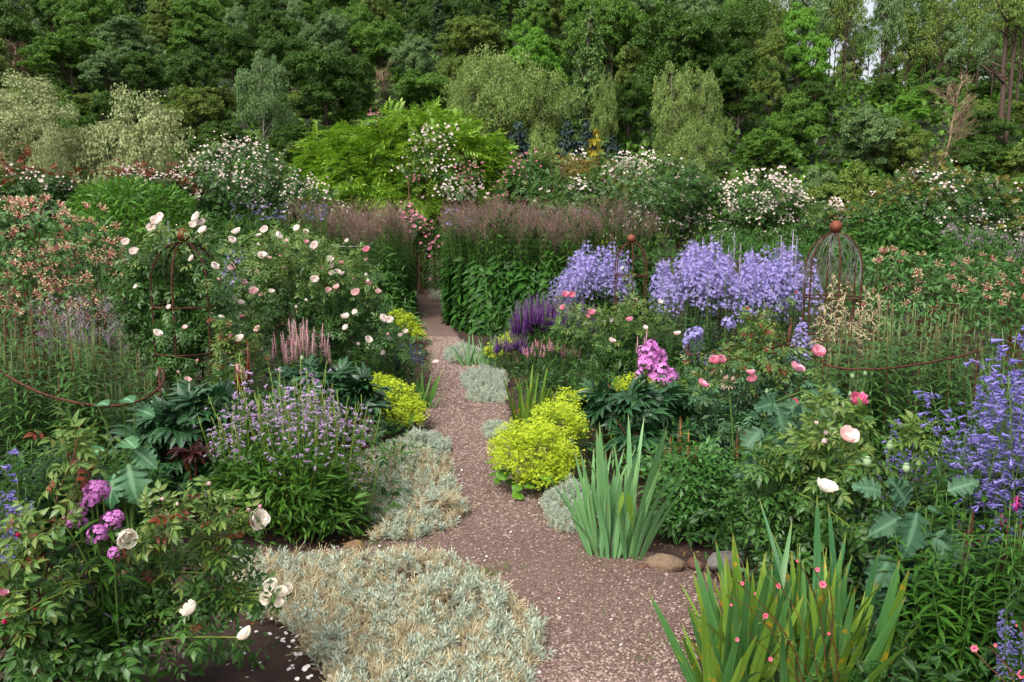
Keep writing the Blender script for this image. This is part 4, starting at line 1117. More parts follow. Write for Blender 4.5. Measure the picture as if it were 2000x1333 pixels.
def stand(o, protos, pts, hs, tilt=.06, name='stem', head='flower_head', out=None):
    """protos: list of (stem mesh, head mesh or None, unit height); copies stand at pts with heights hs"""
    for (x, y), h in zip(pts, hs):
        sm_, hm_, H = protos[rng.integers(len(protos))]
        s = h / H
        tl = (rng.normal(0, tilt), rng.normal(0, tilt))
        if out is not None: tl = (tl[0] - y * out, tl[1] + x * out)
        st = part(name, sm_, o, mat4((x, y, 0), rng.uniform(0, 6.28), s) if out is None else Matrix.Translation((x, y, 0)) @ Matrix.Rotation(tl[0], 4, 'X') @ Matrix.Rotation(tl[1], 4, 'Y') @ Matrix.Rotation(rng.uniform(0, 6.28), 4, 'Z') @ Matrix.Scale(s, 4))
        if hm_: part(head, hm_, st, kind='stuff')
def spots_in(rx, ry, n, mind=0.0):
    out = []
    while len(out) < n:
        p = rng.uniform(-1, 1, 2)
        if p @ p > 1: continue
        out.append((p[0] * rx, p[1] * ry))
    return out
def whorl_stem(H, n, per, ll, lt, mat, stem=STEM, r=.004, z0=.2, z1=.88, droop=.2, jit=.15, top=.6):
    mb = MB(); c = wobble(np.stack([np.zeros(9), np.zeros(9), np.linspace(-.03, H, 9)], 1), .006)
    mb.add(tube(c, np.linspace(r, r * .5, 9), 4), stem)
    Ms = []
    for i in range(n):
        t = z0 + (z1 - z0) * i / (n - 1); z = t * H; cx, cy = np.interp(z, c[:, 2], c[:, 0]), np.interp(z, c[:, 2], c[:, 1])
        a = rng.uniform(0, 6.28) + np.arange(per) * 2 * math.pi / per + rng.normal(0, jit, per)
        d = np.stack([np.cos(a), np.sin(a), np.full(per, .35 - droop + .3 * t) + rng.normal(0, .12, per)], 1)
        Ms.append(frames(np.tile((cx, cy, z), (per, 1)), d, None, ll * (1 - (1 - top) * t ** 2) * rng.uniform(.8, 1.15, per)))
    mb.addn(lt, np.concatenate(Ms), mat)
    return mb, c
def spike_mb(L_, r, n, mat, t=LF2, base=(0, 0, 0), sz=.02, up=.5):
    """a dense tapering flower spike"""
    s = np.sort(rng.random(n)); a = rng.uniform(0, 6.28, n); rr = r * (1 - s * .85)
    p = np.stack([np.cos(a) * rr * .4, np.sin(a) * rr * .4, s * L_], 1) + base
    d = np.stack([np.cos(a), np.sin(a), np.full(n, up)], 1)
    return MB().addn(t, frames(p, d, None, sz * (1.1 - .7 * s)), mat).add(tube([base, (base[0], base[1], base[2] + L_ * .98)], [r * .35, r * .05], 4), mat)
def iris_clump(label, px, Y, n, h, spread, mat, limit=90, wd=.034, group='iris clumps', lean=.45, rx=.1, ry=.08, name='iris_clump', kinks=()):
    b = Vector((XG(px, Y), Y, 0)); o = thing(name, label, 'iris', b, 0, group)
    tm = [leaf_t(1, w_, 9, .12, dr, .3, .0, .55) for w_, dr in ((wd / h, .06), (wd / h, .15), (wd * .8 / h, .26), (wd * 1.15 / h, .03), (wd * .75 / h, .5))]
    wts = [.3, .26, .16, .2, .08]
    fans = [(rng.uniform(-rx, rx), rng.uniform(-ry, ry), rng.uniform(-.6, .6), rng.uniform(.8, 1.05)) for _ in range(max(2, n // 7))]
    for i in range(n):
        fx, fy, fa, fh = fans[i % len(fans)]
        u = rng.uniform(-1, 1)
        d = unit(np.array((u * lean * math.cos(fa) + fx * spread, u * lean * math.sin(fa) + fy * spread + rng.normal(0, .05), 1.0)))
        t = tm[rng.choice(5, p=wts)]
        hh = h * fh * (1 - .38 * u * u) * rng.uniform(.58, 1.05)
        nrm = unit(np.array((math.sin(fa) + rng.normal(0, .3), -math.cos(fa), .25 * -u)))
        out = np.array((d[0], d[1], 0)); nrm = nrm if nrm @ out < 0 or True else -nrm
        k = np.sign(-(out @ nrm)) or 1
        M = frames([(fx + u * .03, fy + rng.normal(0, .012), -.02)], d, nrm * k, hh)[0]
        mt = mat if not isinstance(mat, (list, tuple)) else mat[0 if rng.random() < .6 else 1]
        part('leaf', tmesh(t, mt, 'leaf'), o, M)
    for px_, py_, dY, L_, wv in kinks:
        pass
    return o
def froth(o, lumps, n, mat, sz, name='flower_froth', t=None):
    """airy flower foam over lumps (x, y, z, rx, ry, rz)"""
    mb = MB(); tot = sum(l[3] * l[5] for l in lumps)
    t = t or join(card(1, .8), tx(card(1, .8), Matrix.Rotation(2.1, 4, 'Z')), tx(card(1, .8), Matrix.Rotation(4.2, 4, 'Z')))
    for x, y, z, rx, ry, rz in lumps:
        m = int(n * rx * rz / tot)
        # sprays: small heads of florets
        k = max(6, m // 14); c, d = ell(k, rx, ry, rz, 0, .45, -.35); k = len(c)
        idx = rng.integers(0, k, m); p = c[idx] + rng.normal(0, .011 + sz * .8, (m, 3)) * (1, 1, .8) + (x, y, z)
        p = p[p[:, 2] > .01]; idx = idx[:len(p)]; m2 = len(p)
        mb.addn(t, frames(p, rdir(m2, -.3, .5), np.array((0, -.3, 1)) + rng.normal(0, .4, (m2, 3)), sz * rng.uniform(.6, 1.3, m2)), mat)
    return part(name, mb, o, kind='stuff')
# ================================================================== far and middle beds
def rambler(label, px, Y, lumps, nleaf, clusters, fmat=F_RAMB, lmat=L_ROSE, group='rambling roses', name='rambling_rose', shoots=26, petal=.05, ymat=L_ROSE_Y, extra=None, leafsize=.16, yf=9, trunk=True):
    """lumps in photo pixels: (px, py, half width, half height, dY); flower clusters as parts"""
    b = Vector((XG(px, Y), Y, 0)); o = thing(name, label, 'rambling rose', b, 0, group)
    Lm = []
    for x, y, hw, hh, dy in lumps:
        q = local(o, x, y, Y + dy); Lm.append((q, W2(hw, Y), W2(hh, Y)))
    tot = sum(a * c for _, a, c in Lm); Ms, sh = [], []; mb = MB()
    for q, a, c in Lm:
        n = int(nleaf * a * c / tot)
        p, d = ell(n, a, a * .75, c, 0, .35, -.6); p = bumpy(p, .1, 5 / a, q[0])
        Ms.append(leafframes(p + q, d, .5, .5, leafsize))
        # trunk and inner canes from the ground
        for k in range(3 if trunk else 0):
            mb.add(tube(wobble(bezier((q[0] + U(-.1, .1), q[1], -.05), (q[0] + U(-.3, .3), q[1], q[2] * .6), q + rng.normal(0, a * .3, 3), 7), .02), np.linspace(.035, .012, 7), 5, False), STEM_BR)
        sh.append((p + q, d))
    Ms = np.concatenate(Ms); Ms = Ms[Ms[:, 2, 3] > .1]
    leaves(o, ROSE5L, Ms, lmat, limit=40)
    S_, D_ = np.concatenate([s[0] for s in sh]), np.concatenate([s[1] for s in sh])
    # new shoots standing out of the outline
    ym = []
    top = np.where(D_[:, 2] > .1)[0]
    for i in rng.choice(top, shoots):
        e = S_[i] + unit(D_[i] * .6 + rng.normal(0, .4, 3) + (0, 0, .7)) * rng.uniform(.2, .5)
        C = bezier(S_[i], S_[i] * .4 + e * .6 + (0, 0, .1), e, 5); mb.add(tube(C, np.linspace(.008, .003, 5), 3, False), STEM_R)
        ym.append(leafframes(np.repeat(C[1:], 2, 0) + rng.normal(0, .02, (8, 3)), rdir(8), .1, .4, leafsize * .8))
    m = len(S_) // yf; i = rng.choice(top, m); ym.append(leafframes(S_[i] * 1.0 + D_[i] * .05, D_[i], .2, .5, leafsize * .85))
    part('young_foliage', MB().addn(ROSE5C, np.concatenate(ym), ymat), o, kind='stuff')
    part('stems', mb, o)
    cl = []
    for k in range(4):
        n = rng.integers(4, 9); pp = rng.normal(0, petal * 1.7, (n, 3)) * (1, .5, .9)
        cl.append(MB().addn(SMALLROSE, frames(pp, (1, 0, 0), np.array((0, -.8, .5)) + rng.normal(0, .4, (n, 3)), petal * rng.uniform(.6, 1.0, n)), fmat).mesh('flower_cluster'))
    ctr = S_[rng.choice(np.where(D_[:, 1] < .3)[0], 16)]
    for k in range(clusters):
        i = rng.integers(0, len(S_))
        if rng.random() < .78:
            near = np.argsort(np.linalg.norm(S_ - ctr[rng.integers(16)] - rng.normal(0, .22, 3), axis=1))[:12]; i = near[rng.integers(12)]
        if D_[i][1] > .3: continue
        p = S_[i] + D_[i] * .07
        part('flower_cluster', cl[rng.integers(4)], o, mat4(tuple(p), U(-.6, .6), U(.85, 1.5)), kind='stuff')
    return o
rambler('white rambling rose mound, dark leaved, left of the bright wisteria', 470, 17, [(470, 355, 105, 70, 0), (560, 395, 90, 45, .2), (410, 385, 55, 60, .1), (640, 425, 60, 28, .2), (470, 420, 100, 50, .5), (590, 440, 90, 40, .6)], 4200, 250, petal=.045)
rambler('widest white rambling rose, right of the bright wisteria', 1250, 17.5, [(1255, 370, 130, 62, 0), (1330, 390, 90, 55, .3), (1140, 410, 90, 48, 0), (1210, 430, 150, 45, .4), (1080, 380, 50, 40, .5), (1390, 420, 60, 40, .2)], 5200, 300, petal=.045)
rambler('white rambling rose mound in the middle of the right side', 1490, 17, [(1490, 395, 70, 48, 0), (1450, 435, 60, 40, .3), (1560, 430, 90, 35, .2), (1500, 450, 120, 30, .4)], 2800, 200, petal=.045)
rambler('tall rambling rose with orange young shoots at the right edge', 1840, 16.5, [(1840, 395, 110, 62, 0), (1940, 415, 80, 48, .2), (1740, 415, 80, 34, .2), (1850, 450, 160, 40, .4), (1660, 432, 50, 28, .3)], 4600, 170, petal=.045, ymat=leafmat('orange_young_leaf', ['6c7a28', '848a34', '94763a', '6c8030'], .42, .3, .4, nscale=2), yf=5)
rambler('low pinkish rambling rose with red shoots at the far left', 85, 13, [(80, 365, 60, 30, 0), (30, 385, 50, 34, .1), (130, 395, 40, 26, .3), (60, 420, 110, 34, .4)], 2400, 70, petal=.04, ymat=L_ROSE_RED)
rambler('low white rambling rose behind the bright leafy clump at left', 290, 16, [(265, 360, 60, 18, 0), (320, 368, 40, 20, .2), (300, 395, 90, 30, .4)], 1800, 46, petal=.04, ymat=L_ROSE_RED)
rambler('pink and white climbing rose right of the wisteria', 1040, 19, [(1035, 350, 38, 34, 0), (1010, 395, 40, 40, .2), (1060, 330, 26, 22, .2)], 1500, 50, fmat=F_PINK, petal=.05)
rambler('orange-brown leaved rose bush under the blue spruces', 1120, 20, [(1110, 340, 70, 34, 0), (1190, 345, 60, 30, .2), (1150, 375, 110, 34, .4)], 2600, 20, petal=.05, lmat=leafmat('brownish_rose_leaf', ['7a7a30', '94883c', '8a6a38', '6a7a30'], .45, .3, .3, nscale=2), ymat=L_ROSE_Y)
rambler('pink rambling rose hanging over the far path', 790, 16, [(800, 448, 28, 18, 0), (770, 440, 30, 18, .1), (830, 470, 16, 14, 0)], 500, 26, fmat=F_PINK, petal=.055, shoots=4, name='pink_climbing_rose', trunk=False)
# wisteria: a mound of pinnate leaves over an arbour
def wisteria():
    Y = 22.0; b = Vector((XG(800, Y), Y, 0)); o = thing('wisteria', 'bright yellow-green wisteria mound in the centre behind the path', 'climbing plant', b)
    Ms, mb = [], MB()
    for x, y, hw, hh, dy, w_ in ((800, 330, 165, 92, 0, 1), (710, 365, 130, 70, -.4, .8), (905, 360, 115, 80, -.3, .8), (640, 370, 75, 50, 0, .45), (810, 400, 170, 50, -.5, .7), (975, 385, 48, 55, 0, .4), (840, 275, 80, 48, .3, .4), (690, 405, 90, 30, -.7, .4)):
        q = local(o, x, y, Y + dy); a, c = W2(hw, Y), W2(hh, Y)
        p, d = ell(int(1300 * w_), a, a * .8, c, 0, .22, -.5); p = bumpy(p, .22, 5.0 / a, x)
        dd = unit(d * (1, 1, .55) + (0, -.15, .12) + rng.normal(0, .5, p.shape))
        Ms.append(frames(p + q, dd, d + (0, 0, .9), rng.uniform(.34, .58, len(p))))
        for k in range(3): mb.add(tube(wobble(bezier((q[0] * .6 + U(-.2, .2), q[1] + .3, -.05), (q[0], q[1] + .3, q[2] * .5), q, 7), .03), np.linspace(.07, .02, 7), 6, False), M_bark)
    leaves(o, PINN, np.concatenate(Ms), L_YGREEN, limit=280); part('stems', mb, o)
    sh = MB()
    for k in range(60):
        x, y = U(690, 950), U(235, 290) + 0
        p = local(o, x, y + 25, Y); e = p + (U(-.3, .3), U(-.2, .2), U(.25, .55)); sh.add(tube(bezier(p, (p + e) / 2 + (0, 0, .2), e, 5), .008, 3, False), STEM_Y)
        sh.addn(PINN, frames([e, (p + e) / 2], rdir(2, -.3, .6), None, .3), L_ROSE_Y)
    part('young_shoots', sh, o, kind='stuff')
    for cx, cy, k in ((855, 262, 5), (790, 332, 0), (840, 300, 9), (800, 330, 7), (868, 345, 6), (825, 350, 5), (910, 375, 8), (880, 360, 5)):
        pass
    return o
wisteria()
rambler('white rose sprays growing through the wisteria mound', 850, 20.2, [(850, 268, 30, 10, 0), (838, 300, 34, 12, .0), (815, 335, 30, 12, -.3), (880, 372, 26, 14, -.6), (900, 380, 30, 12, -.6), (868, 345, 16, 14, -.5)], 300, 60, petal=.06, shoots=6, group=None, name='climbing_rose')
rambler('pink rose spray at the right of the wisteria mound', 915, 19.6, [(916, 340, 18, 14, 0), (800, 350, 14, 8, 0), (735, 235, 14, 14, 1.5)], 120, 16, fmat=F_PINK, petal=.05, shoots=4, group=None, name='climbing_rose')

# generic leafy mounds and stands of the middle distance
def leafy(name, label, cat, px, Y, lumps, n, t, mat, size, limit=60, droop=.3, group=None, extra_stems=True):
    b = Vector((XG(px, Y), Y, 0)); o = thing(name, label, cat, b, 0, group); Ms = []; mb = MB()
    tot = sum(l[2] * l[3] for l in lumps)
    for x, y, hw, hh, dy in lumps:
        q = local(o, x, y, Y + dy); a, c = W2(hw, Y), W2(hh, Y)
        p, d = ell(int(n * hw * hh / tot), a, max(.12, a * .7), c, 0, .5, -.6); p = bumpy(p, .12, 4 / a, x) + q
        k = p[:, 2] > .03; Ms.append(leafframes(p[k], d[k], droop, .45, size))
        for k in range(4): mb.add(tube(bezier((q[0] * .7, q[1], -.05), (q[0], q[1], q[2] * .5), q + rng.normal(0, a * .3, 3), 5), np.linspace(.008, .004, 5), 4, False), STEM)
    leaves(o, t, np.concatenate(Ms), mat, limit=limit); part('stems', mb, o)
    return o
leafy('leafy_clump', 'bright green tall leafy clump behind the honeysuckle at left', 'plant', 265, 11.5, [(265, 400, 95, 42, 0), (200, 410, 60, 45, .2), (330, 415, 50, 40, .2), (250, 450, 120, 45, -.2)], 4200, LANCE3, leafmat('lush_leaf', ['44701e', '588a28', '70a23a'], .5, .3, .3, nscale=2), .14, 120, -.2)
leafy('clipped_bush', 'rounded green bush beside the gate at the end of the path', 'bush', 852, 19.5, [(852, 500, 32, 62, 0), (845, 545, 24, 26, -.2), (870, 470, 24, 40, .3)], 3200, LF2, L_MID, .06, 20)
leafy('leafy_shrub', 'green leafy shrub behind the large wire cage', 'shrub', 1760, 11.5, [(1760, 470, 70, 40, 0), (1700, 490, 60, 45, .2), (1820, 490, 60, 38, .1), (1740, 510, 100, 40, -.2)], 2600, LF3, L_MID, .11, 100)
leafy('leafy_shrub', 'dull green shrub at the right edge under the pinkish haze', 'shrub', 1960, 10.5, [(1960, 510, 60, 40, 0), (1900, 480, 60, 40, .3), (1990, 560, 40, 40, 0)], 2200, LANCE3, L_MID, .1, 60)
leafy('leafy_shrub', 'pale green fine-leaved shrub behind the lilac bellflowers', 'shrub', 1520, 13, [(1430, 470, 60, 24, 0), (1600, 480, 70, 34, .3), (1500, 490, 120, 30, 0)], 2400, LANCE2, L_MID, .1, 40)
leafy('leafy_shrub', 'green shrub between the left rambling rose and the left tall hedge', 'shrub', 520, 12.8, [(470, 460, 70, 40, 0), (560, 470, 60, 34, 0), (380, 450, 60, 40, .2)], 2200, LANCE3, L_MID, .13, 40)
def haze_stand(name, label, cat, px, Y, hw, y0, y1, n, mat, group=None, tuft=.018, depth=.8, dens=26):
    """airy panicles on thin stems between rows y0 (top) and y1"""
    b = Vector((XG(px, Y), Y, 0)); o = thing(name, label, cat, b, 0, group); pr = []
    zt, zb = ZT(y0, Y), ZT(y1, Y); Lh = zt - zb
    for k in range(4):
        mb = MB(); hd = MB(); mb.add(tube(wobble(np.stack([np.zeros(6), np.zeros(6), np.linspace(0, zt, 6)], 1), .01), np.linspace(.006, .002, 6), 3, False), STEM)
        m = 15; z0_ = zt * .35
        mb.addn(LANCE3, frames(np.stack([np.zeros(m), np.zeros(m), rng.uniform(.1, .75, m) * zt], 1), rdir(m, -.2, .5), None, rng.uniform(.08, .16, m)), L_MID)
        for j in range(dens):
            s = rng.random(); z = zb + Lh * (.1 + .7 * s); a = rng.uniform(0, 6.28); r = (.02 + .10 * (1 - s)); e = np.array((math.cos(a) * r, math.sin(a) * r, z + r * .9))
            hd.add(ribbon([(0, 0, z), e * (.5, .5, 1) - (0, 0, r * .35), e], .0016), mat)
            hd.addn(card(1, .6), frames(e + rng.normal(0, .018, (9, 3)), rdir(9), None, tuft * rng.uniform(.6, 1.3, 9)), mat)
        pr.append((mb.mesh('stem'), hd.mesh('panicle'), zt))
    pts = spots_in(W2(hw, Y), depth, n); hs = zt * rng.uniform(.74, 1.05, n)
    stand(o, pr, pts, hs, .05, head='panicle'); return o
haze_stand('meadow_rue', 'dusky pink haze of meadow rue at the right edge', 'plant', 1960, 13, 55, 450, 500, 60, F_THAL)
haze_stand('meadow_rue', 'dusky pink haze of meadow rue right of the leafy shrub', 'plant', 1865, 13.4, 35, 440, 480, 34, F_THAL)
haze_stand('meadow_rue', 'dusky lilac haze in front of the honeysuckle at left', 'plant', 165, 5.9, 78, 560, 680, 20, F_THAL, dens=20, tuft=.009, depth=.4)
# tall perennial hedges either side of the path
def hedge(label, px, Y, front, top, nstem, depth, group='tall perennial hedges', big=.27, zb=0.0, shade=1):
    """front: list of (px, Y) along the face; stems in rows behind it, big drooping leaves below, narrow ones above, brown panicles on top"""
    b = Vector((XG(px, Y), Y, 0)); o = thing('perennial_hedge', label, 'hedge', b, 0, group)
    fx = np.array([XG(a, y) - b.x for a, y in front]); fy = np.array([y - b.y for a, y in front]); cum = np.concatenate([[0], np.cumsum(np.hypot(np.diff(fx), np.diff(fy)))])
    big_M, mid_M, pan, st = [], [], MB(), MB()
    H = ZT(top, Y)
    for k in range(nstem):
        s = rng.uniform(0, cum[-1]); x, y = np.interp(s, cum, fx), np.interp(s, cum, fy)
        i = min(len(fx) - 2, int(np.searchsorted(cum, s) - 1)) if s > 0 else 0
        nx_, ny_ = unit(np.array((fy[i + 1] - fy[i], -(fx[i + 1] - fx[i]))))
        back = rng.random() ** 1.6 * depth; x -= nx_ * back; y -= ny_ * back
        h = H * rng.uniform(.8, 1.03) * (1 + .05 * math.sin(s * 3.1) + .03 * math.sin(s * 7.7)); lx, ly = rng.normal(0, .07, 2)
        c = wobble(np.stack([x + np.linspace(0, lx, 7), y + np.linspace(0, ly, 7), np.linspace(-.03, h, 7)], 1), .012)
        st.add(tube(c, np.linspace(.008, .003, 7), 4, False), STEM)
        for z in np.arange(.1, h * .95, .08):
            t = z / h; cx, cy = np.interp(z, c[:, 2], c[:, 0]), np.interp(z, c[:, 2], c[:, 1])
            a = rng.uniform(0, 6.28)
            for q in (a, a + math.pi):
                d0 = np.array((math.cos(q), math.sin(q), 0)) + (nx_ * 1.25, ny_ * 1.25, 0)
                if back > .35 and rng.random() < .5: continue
                if t < .6: big_M.append(frames([(cx, cy, z)], d0 + (0, 0, -1.0 + 1.0 * t + rng.normal(0, .2)), np.array((nx_, ny_, .55)) + rng.normal(0, .14, 3), big * (1 - .35 * t) * rng.uniform(.7, 1.1))[0])
                else: mid_M.append(frames([(cx, cy, z)], d0 + (0, 0, .35 + rng.normal(0, .3)), None, big * .72 * rng.uniform(.6, 1.05))[0])
        for j in range(11):
            z = h * rng.uniform(.87, 1.0); a = rng.uniform(0, 6.28); r = rng.uniform(.02, .16); base = np.array((c[-1][0], c[-1][1], z - .05)); e = base + (math.cos(a) * r, math.sin(a) * r, r * 1.1 + .04)
            pan.add(ribbon([base, (base + e) / 2 + (0, 0, .01), e], .002), F_HAZE)
            pan.addn(card(1, .5), frames(e + rng.normal(0, .03, (9, 3)), rdir(9), None, .016 * rng.uniform(.6, 1.3, 9)), F_HAZE)
    leaves(o, DROOP, np.array(big_M), L_HEDGE, 'leaf', 300, key=[-m[0, 3] * 0 + m[1, 3] for m in big_M])
    leaves(o, LANCE3, np.array(mid_M), L_MID, 'upper_leaf', 90, 'upper_foliage', key=[m[1, 3] for m in mid_M])
    part('panicles', pan, o, kind='stuff'); part('stems', st, o)
    return o
hedge('tall leafy hedge with brown plumes right of the path', 1060, 13, [(880, 16.5), (878, 14.5), (886, 13.2), (930, 12.5), (1020, 12.1), (1120, 12.1), (1200, 12.5), (1280, 13.2)], 408, 520, 1.3)
hedge('tall leafy hedge with brown plumes left of the path', 720, 14, [(560, 13.2), (640, 13.0), (725, 13.2), (782, 14.0), (806, 15.4), (804, 17.5), (792, 19)], 412, 360, 1.3, big=.2)
# lavender flowers on the hedge tops, left and right
def dots_stand(name, label, cat, px, Y, boxes, n, t, mat, size, stem=STEM, group=None, zmin=.3):
    b = Vector((XG(px, Y), Y, 0)); o = thing(name, label, cat, b, 0, group); sm = MB()
    fm = MB().addn(t, frames(rng.normal(0, size * .8, (6, 3)) * (1, 1, .4), rdir(6, -.1, .3), (0, -.5, 1), size * rng.uniform(.7, 1.1, 6)), mat).mesh('flower_cluster')
    for k in range(n):
        x0, x1, y0, y1, dy = boxes[rng.integers(len(boxes))]
        q = local(o, U(x0, x1), U(y0, y1), Y + dy + U(-.3, .3)); part('flower_cluster', fm, o, mat4(tuple(q), U(0, 6.28), U(.7, 1.2), (-.5, 0)), kind='stuff')
        sm.add(tube(bezier((q[0] * .9 + U(-.05, .05), q[1] + .05, max(0, q[2] - .8)), (q[0], q[1], q[2] - .3), q, 4), .003, 3, False), stem)
    part('stems', sm, o); return o
dots_stand('aster_clump', 'lavender daisies in front of the left rambling rose', 'flowers', 530, 12.6, [(450, 560, 398, 430, 0), (590, 640, 400, 430, .2)], 110, ROUND5, F_ASTER, .017)
dots_stand('aster_clump', 'lavender flowers over the brown plumes of the right hedge', 'flowers', 980, 13.0, [(870, 1010, 400, 440, 0), (1010, 1180, 410, 445, .2)], 90, ROUND5, F_ASTER, .016)
# lilac bellflower masses
def bell_head(n=95, L_=.42, r=.13):
    n = int(n * rng.uniform(.7, 1.1)); L_ *= rng.uniform(.75, 1.15); r *= rng.uniform(.75, 1.1)
    s = rng.random(n) ** .8; a = rng.uniform(0, 6.28, n); rr = r * np.sqrt(rng.uniform(.25, 1, n)) * np.clip(1.1 - (s - .25) * 1.1, .2, 1)
    p = np.stack([np.cos(a) * rr, np.sin(a) * rr, s * L_], 1); d = unit(p * (1, 1, 0) + (0, 0, .05) + rng.normal(0, .03, (n, 3)))
    Ms = frames(p, unit(np.cross(d, rdir(n))), d + rng.normal(0, .35, (n, 3)), .021 * rng.uniform(.7, 1.15, n))
    return MB().addn(STAR, Ms, F_CAMP)
def bell_protos():
    out = []
    for k in range(5):
        H = 1.0; mb = MB(); c = wobble(np.stack([np.zeros(7), np.zeros(7), np.linspace(-.03, H, 7)], 1), .008); mb.add(tube(c, np.linspace(.006, .003, 7), 4), STEM)
        m = 34; z = rng.uniform(.05, .85, m)
        mb.addn(LANCE3, frames(np.stack([np.interp(z, c[:, 2], c[:, 0]), np.interp(z, c[:, 2], c[:, 1]), z], 1), rdir(m, -.2, .4), None, .11 * rng.uniform(.6, 1.1, m)), L_DARK)
        hd = bell_head()
        hd.t = [tx(t, Matrix.Translation((c[-1][0], c[-1][1], .66))) for t in hd.t]
        out.append((mb.mesh('stem'), hd.mesh('flower_head'), 1.08))
    return out
BELLS = bell_protos()
def bellflowers(label, px, Y, prof, n, depth):
    b = Vector((XG(px, Y), Y, 0)); o = thing('bellflower_clump', label, 'flowers', b, 0, 'tall lilac bellflowers')
    xs_, ys_ = [p[0] for p in prof], [p[1] for p in prof]; pts, hs = [], []
    for k in range(n):
        x = U(xs_[0], xs_[-1]); y = U(-depth, depth); t = np.interp(x, xs_, ys_)
        pts.append((XG(x, Y) - b.x, y)); hs.append(ZT(t, Y) * (1 - .16 * max(0, -y / depth) - .12 * rng.random() - (.22 * rng.random() if rng.random() < .35 else 0)))
    stand(o, BELLS, pts, hs, .07); return o
bellflowers('wide mass of tall lilac bellflowers beside the large cage', 1415, 9.3, [(1286, 500), (1304, 484), (1340, 490), (1375, 458), (1400, 476), (1450, 492), (1490, 486), (1530, 482), (1545, 476), (1570, 510)], 105, .42)
bellflowers('smaller mass of tall lilac bellflowers beside the small cage', 1165, 11.2, [(1078, 555), (1100, 520), (1125, 488), (1142, 464), (1165, 480), (1190, 474), (1205, 482), (1226, 510)], 62, .4)
def bell_blob(label, px, py, Y, n, sz):
    b = Vector((XG(px, Y), Y, 0)); o = thing('bellflower', label, 'flowers', b, 0, 'single lilac bellflower stems')
    stand(o, BELLS, spots_in(sz, sz, n), ZT(py, Y) * rng.uniform(.9, 1.0, n), .05)
bell_blob('lilac bellflower stem behind the blush roses at left', 470, 484, 9.2, 4, .08)
bell_blob('short lilac bellflower stem left of the large cage', 1545, 620, 6.6, 3, .1)
bell_blob('short lilac bellflower right of the pale pink poppy', 1352, 640, 6.9, 2, .05)
# spires
def spires(name, label, px, Y, tops, mat, stemmat=STEM, L_=.28, r=.018, leafm=L_VERON, group=None, leafy_=True):
    b = Vector((XG(px, Y), Y, 0)); o = thing(name, label, 'flowers', b, 0, group); pr = []
    for k in range(3):
        mb, c = whorl_stem(1.0, 9, 5, .09, LANCE3, leafm, stemmat, z1=.74) if leafy_ else (MB().add(tube([(0, 0, -.03), (0, 0, .5), (.01, 0, .95)], [.004, .003, .002], 4), stemmat), [[0, 0, 0]] * 2)
        hd = spike_mb(L_, r, 90, mat, LF2, (c[-1][0], c[-1][1], 1.0 - L_ * .9), r * 1.1)
        pr.append((mb.mesh('stem'), hd.mesh('flower_spike'), 1.08))
    for x, y, dy in tops:
        q = local(o, x, y, Y + dy); stand(o, pr, [(q[0], q[1])], [q[2]], .03, head='flower_spike')
    return o
spires('culvers_root', 'pale lilac spires standing behind the bellflower mass', 1440, 10.6, [(1358, 470, 0), (1368, 452, .1), (1376, 466, 0), (1391, 448, 0), (1397, 458, .2), (1410, 452, 0), (1418, 470, .1), (1436, 444, 0), (1445, 468, 0), (1462, 470, 0), (1518, 452, 0), (1526, 466, 0), (1548, 438, 0), (1556, 452, .2), (1352, 480, 0), (1330, 480, 0)], F_SPIKE_L, L_=.42, r=.034)
spires('veronica_clump', 'two pale lilac spires behind the white roses at left', 300, 9.0, [(318, 412, 0), (280, 420, 0), (322, 425, .1), (385, 420, .1)], F_SPIKE_L, L_=.2, r=.02)
# ================================================================== undergrowth that closes the beds
def undergrowth(name, label, side, n, Y0, Y1, mat, t, ls, zr, seed):
    mb = MB(); P_ = []
    while len(P_) < n:
        Y = Y0 + (Y1 - Y0) * rng.random() ** .8; l, r = path_lr(Y)
        half = Y * .70 + 1.3
        x = rng.uniform(-half, l - .12) if side < 0 else rng.uniform(r + .12, half)
        P_.append((x, Y, 0))
    P_ = np.array(P_); k = 11; ix = np.repeat(np.arange(n), k); m = n * k
    edge = np.array([min(1, (abs(x - (path_lr(y)[0] if side < 0 else path_lr(y)[1]))) / .6) for x, y, _ in P_])
    hh = (rng.uniform(*zr, n) * (.35 + .65 * edge))
    z = hh[ix] * np.sqrt(rng.uniform(.03, 1, m)); p = P_[ix] + rng.normal(0, .05, (m, 3)) * (1, 1, 0) + np.stack([np.zeros(m), np.zeros(m), z], 1)
    mb.addn(t, frames(p, unit(rdir(m) * (1, 1, .5) + (0, -.15, .1)), np.array((0, -.2, 1)) + rng.normal(0, .4, (m, 3)), ls * rng.uniform(.6, 1.3, m)), mat)
    o = link(name, mb.mesh(name)); tag(o, label, 'ground cover', kind='stuff')
undergrowth('undergrowth', 'mixed green undergrowth closing the left bed', -1, 1300, 3.6, 9, L_MID, LANCE2, .075, (.15, .5), 1)
undergrowth('undergrowth', 'dark green undergrowth closing the left bed', -1, 1700, 3.8, 20, L_DARK, LF2, .075, (.1, .6), 2)
undergrowth('undergrowth', 'mixed green undergrowth closing the right bed', 1, 1300, 4.2, 9, L_MID, LANCE2, .075, (.15, .5), 3)
undergrowth('undergrowth', 'dark green undergrowth closing the right bed', 1, 1700, 4.4, 20, L_DARK, LF2, .075, (.1, .6), 4)
undergrowth('undergrowth', 'tall green undergrowth far back in the left bed', -1, 2100, 8.8, 26, L_MID, LANCE2, .14, (.6, 1.6), 5)
undergrowth('undergrowth', 'tall green undergrowth far back in the right bed', 1, 2100, 10, 26, L_MID, LANCE2, .14, (.6, 1.6), 6)
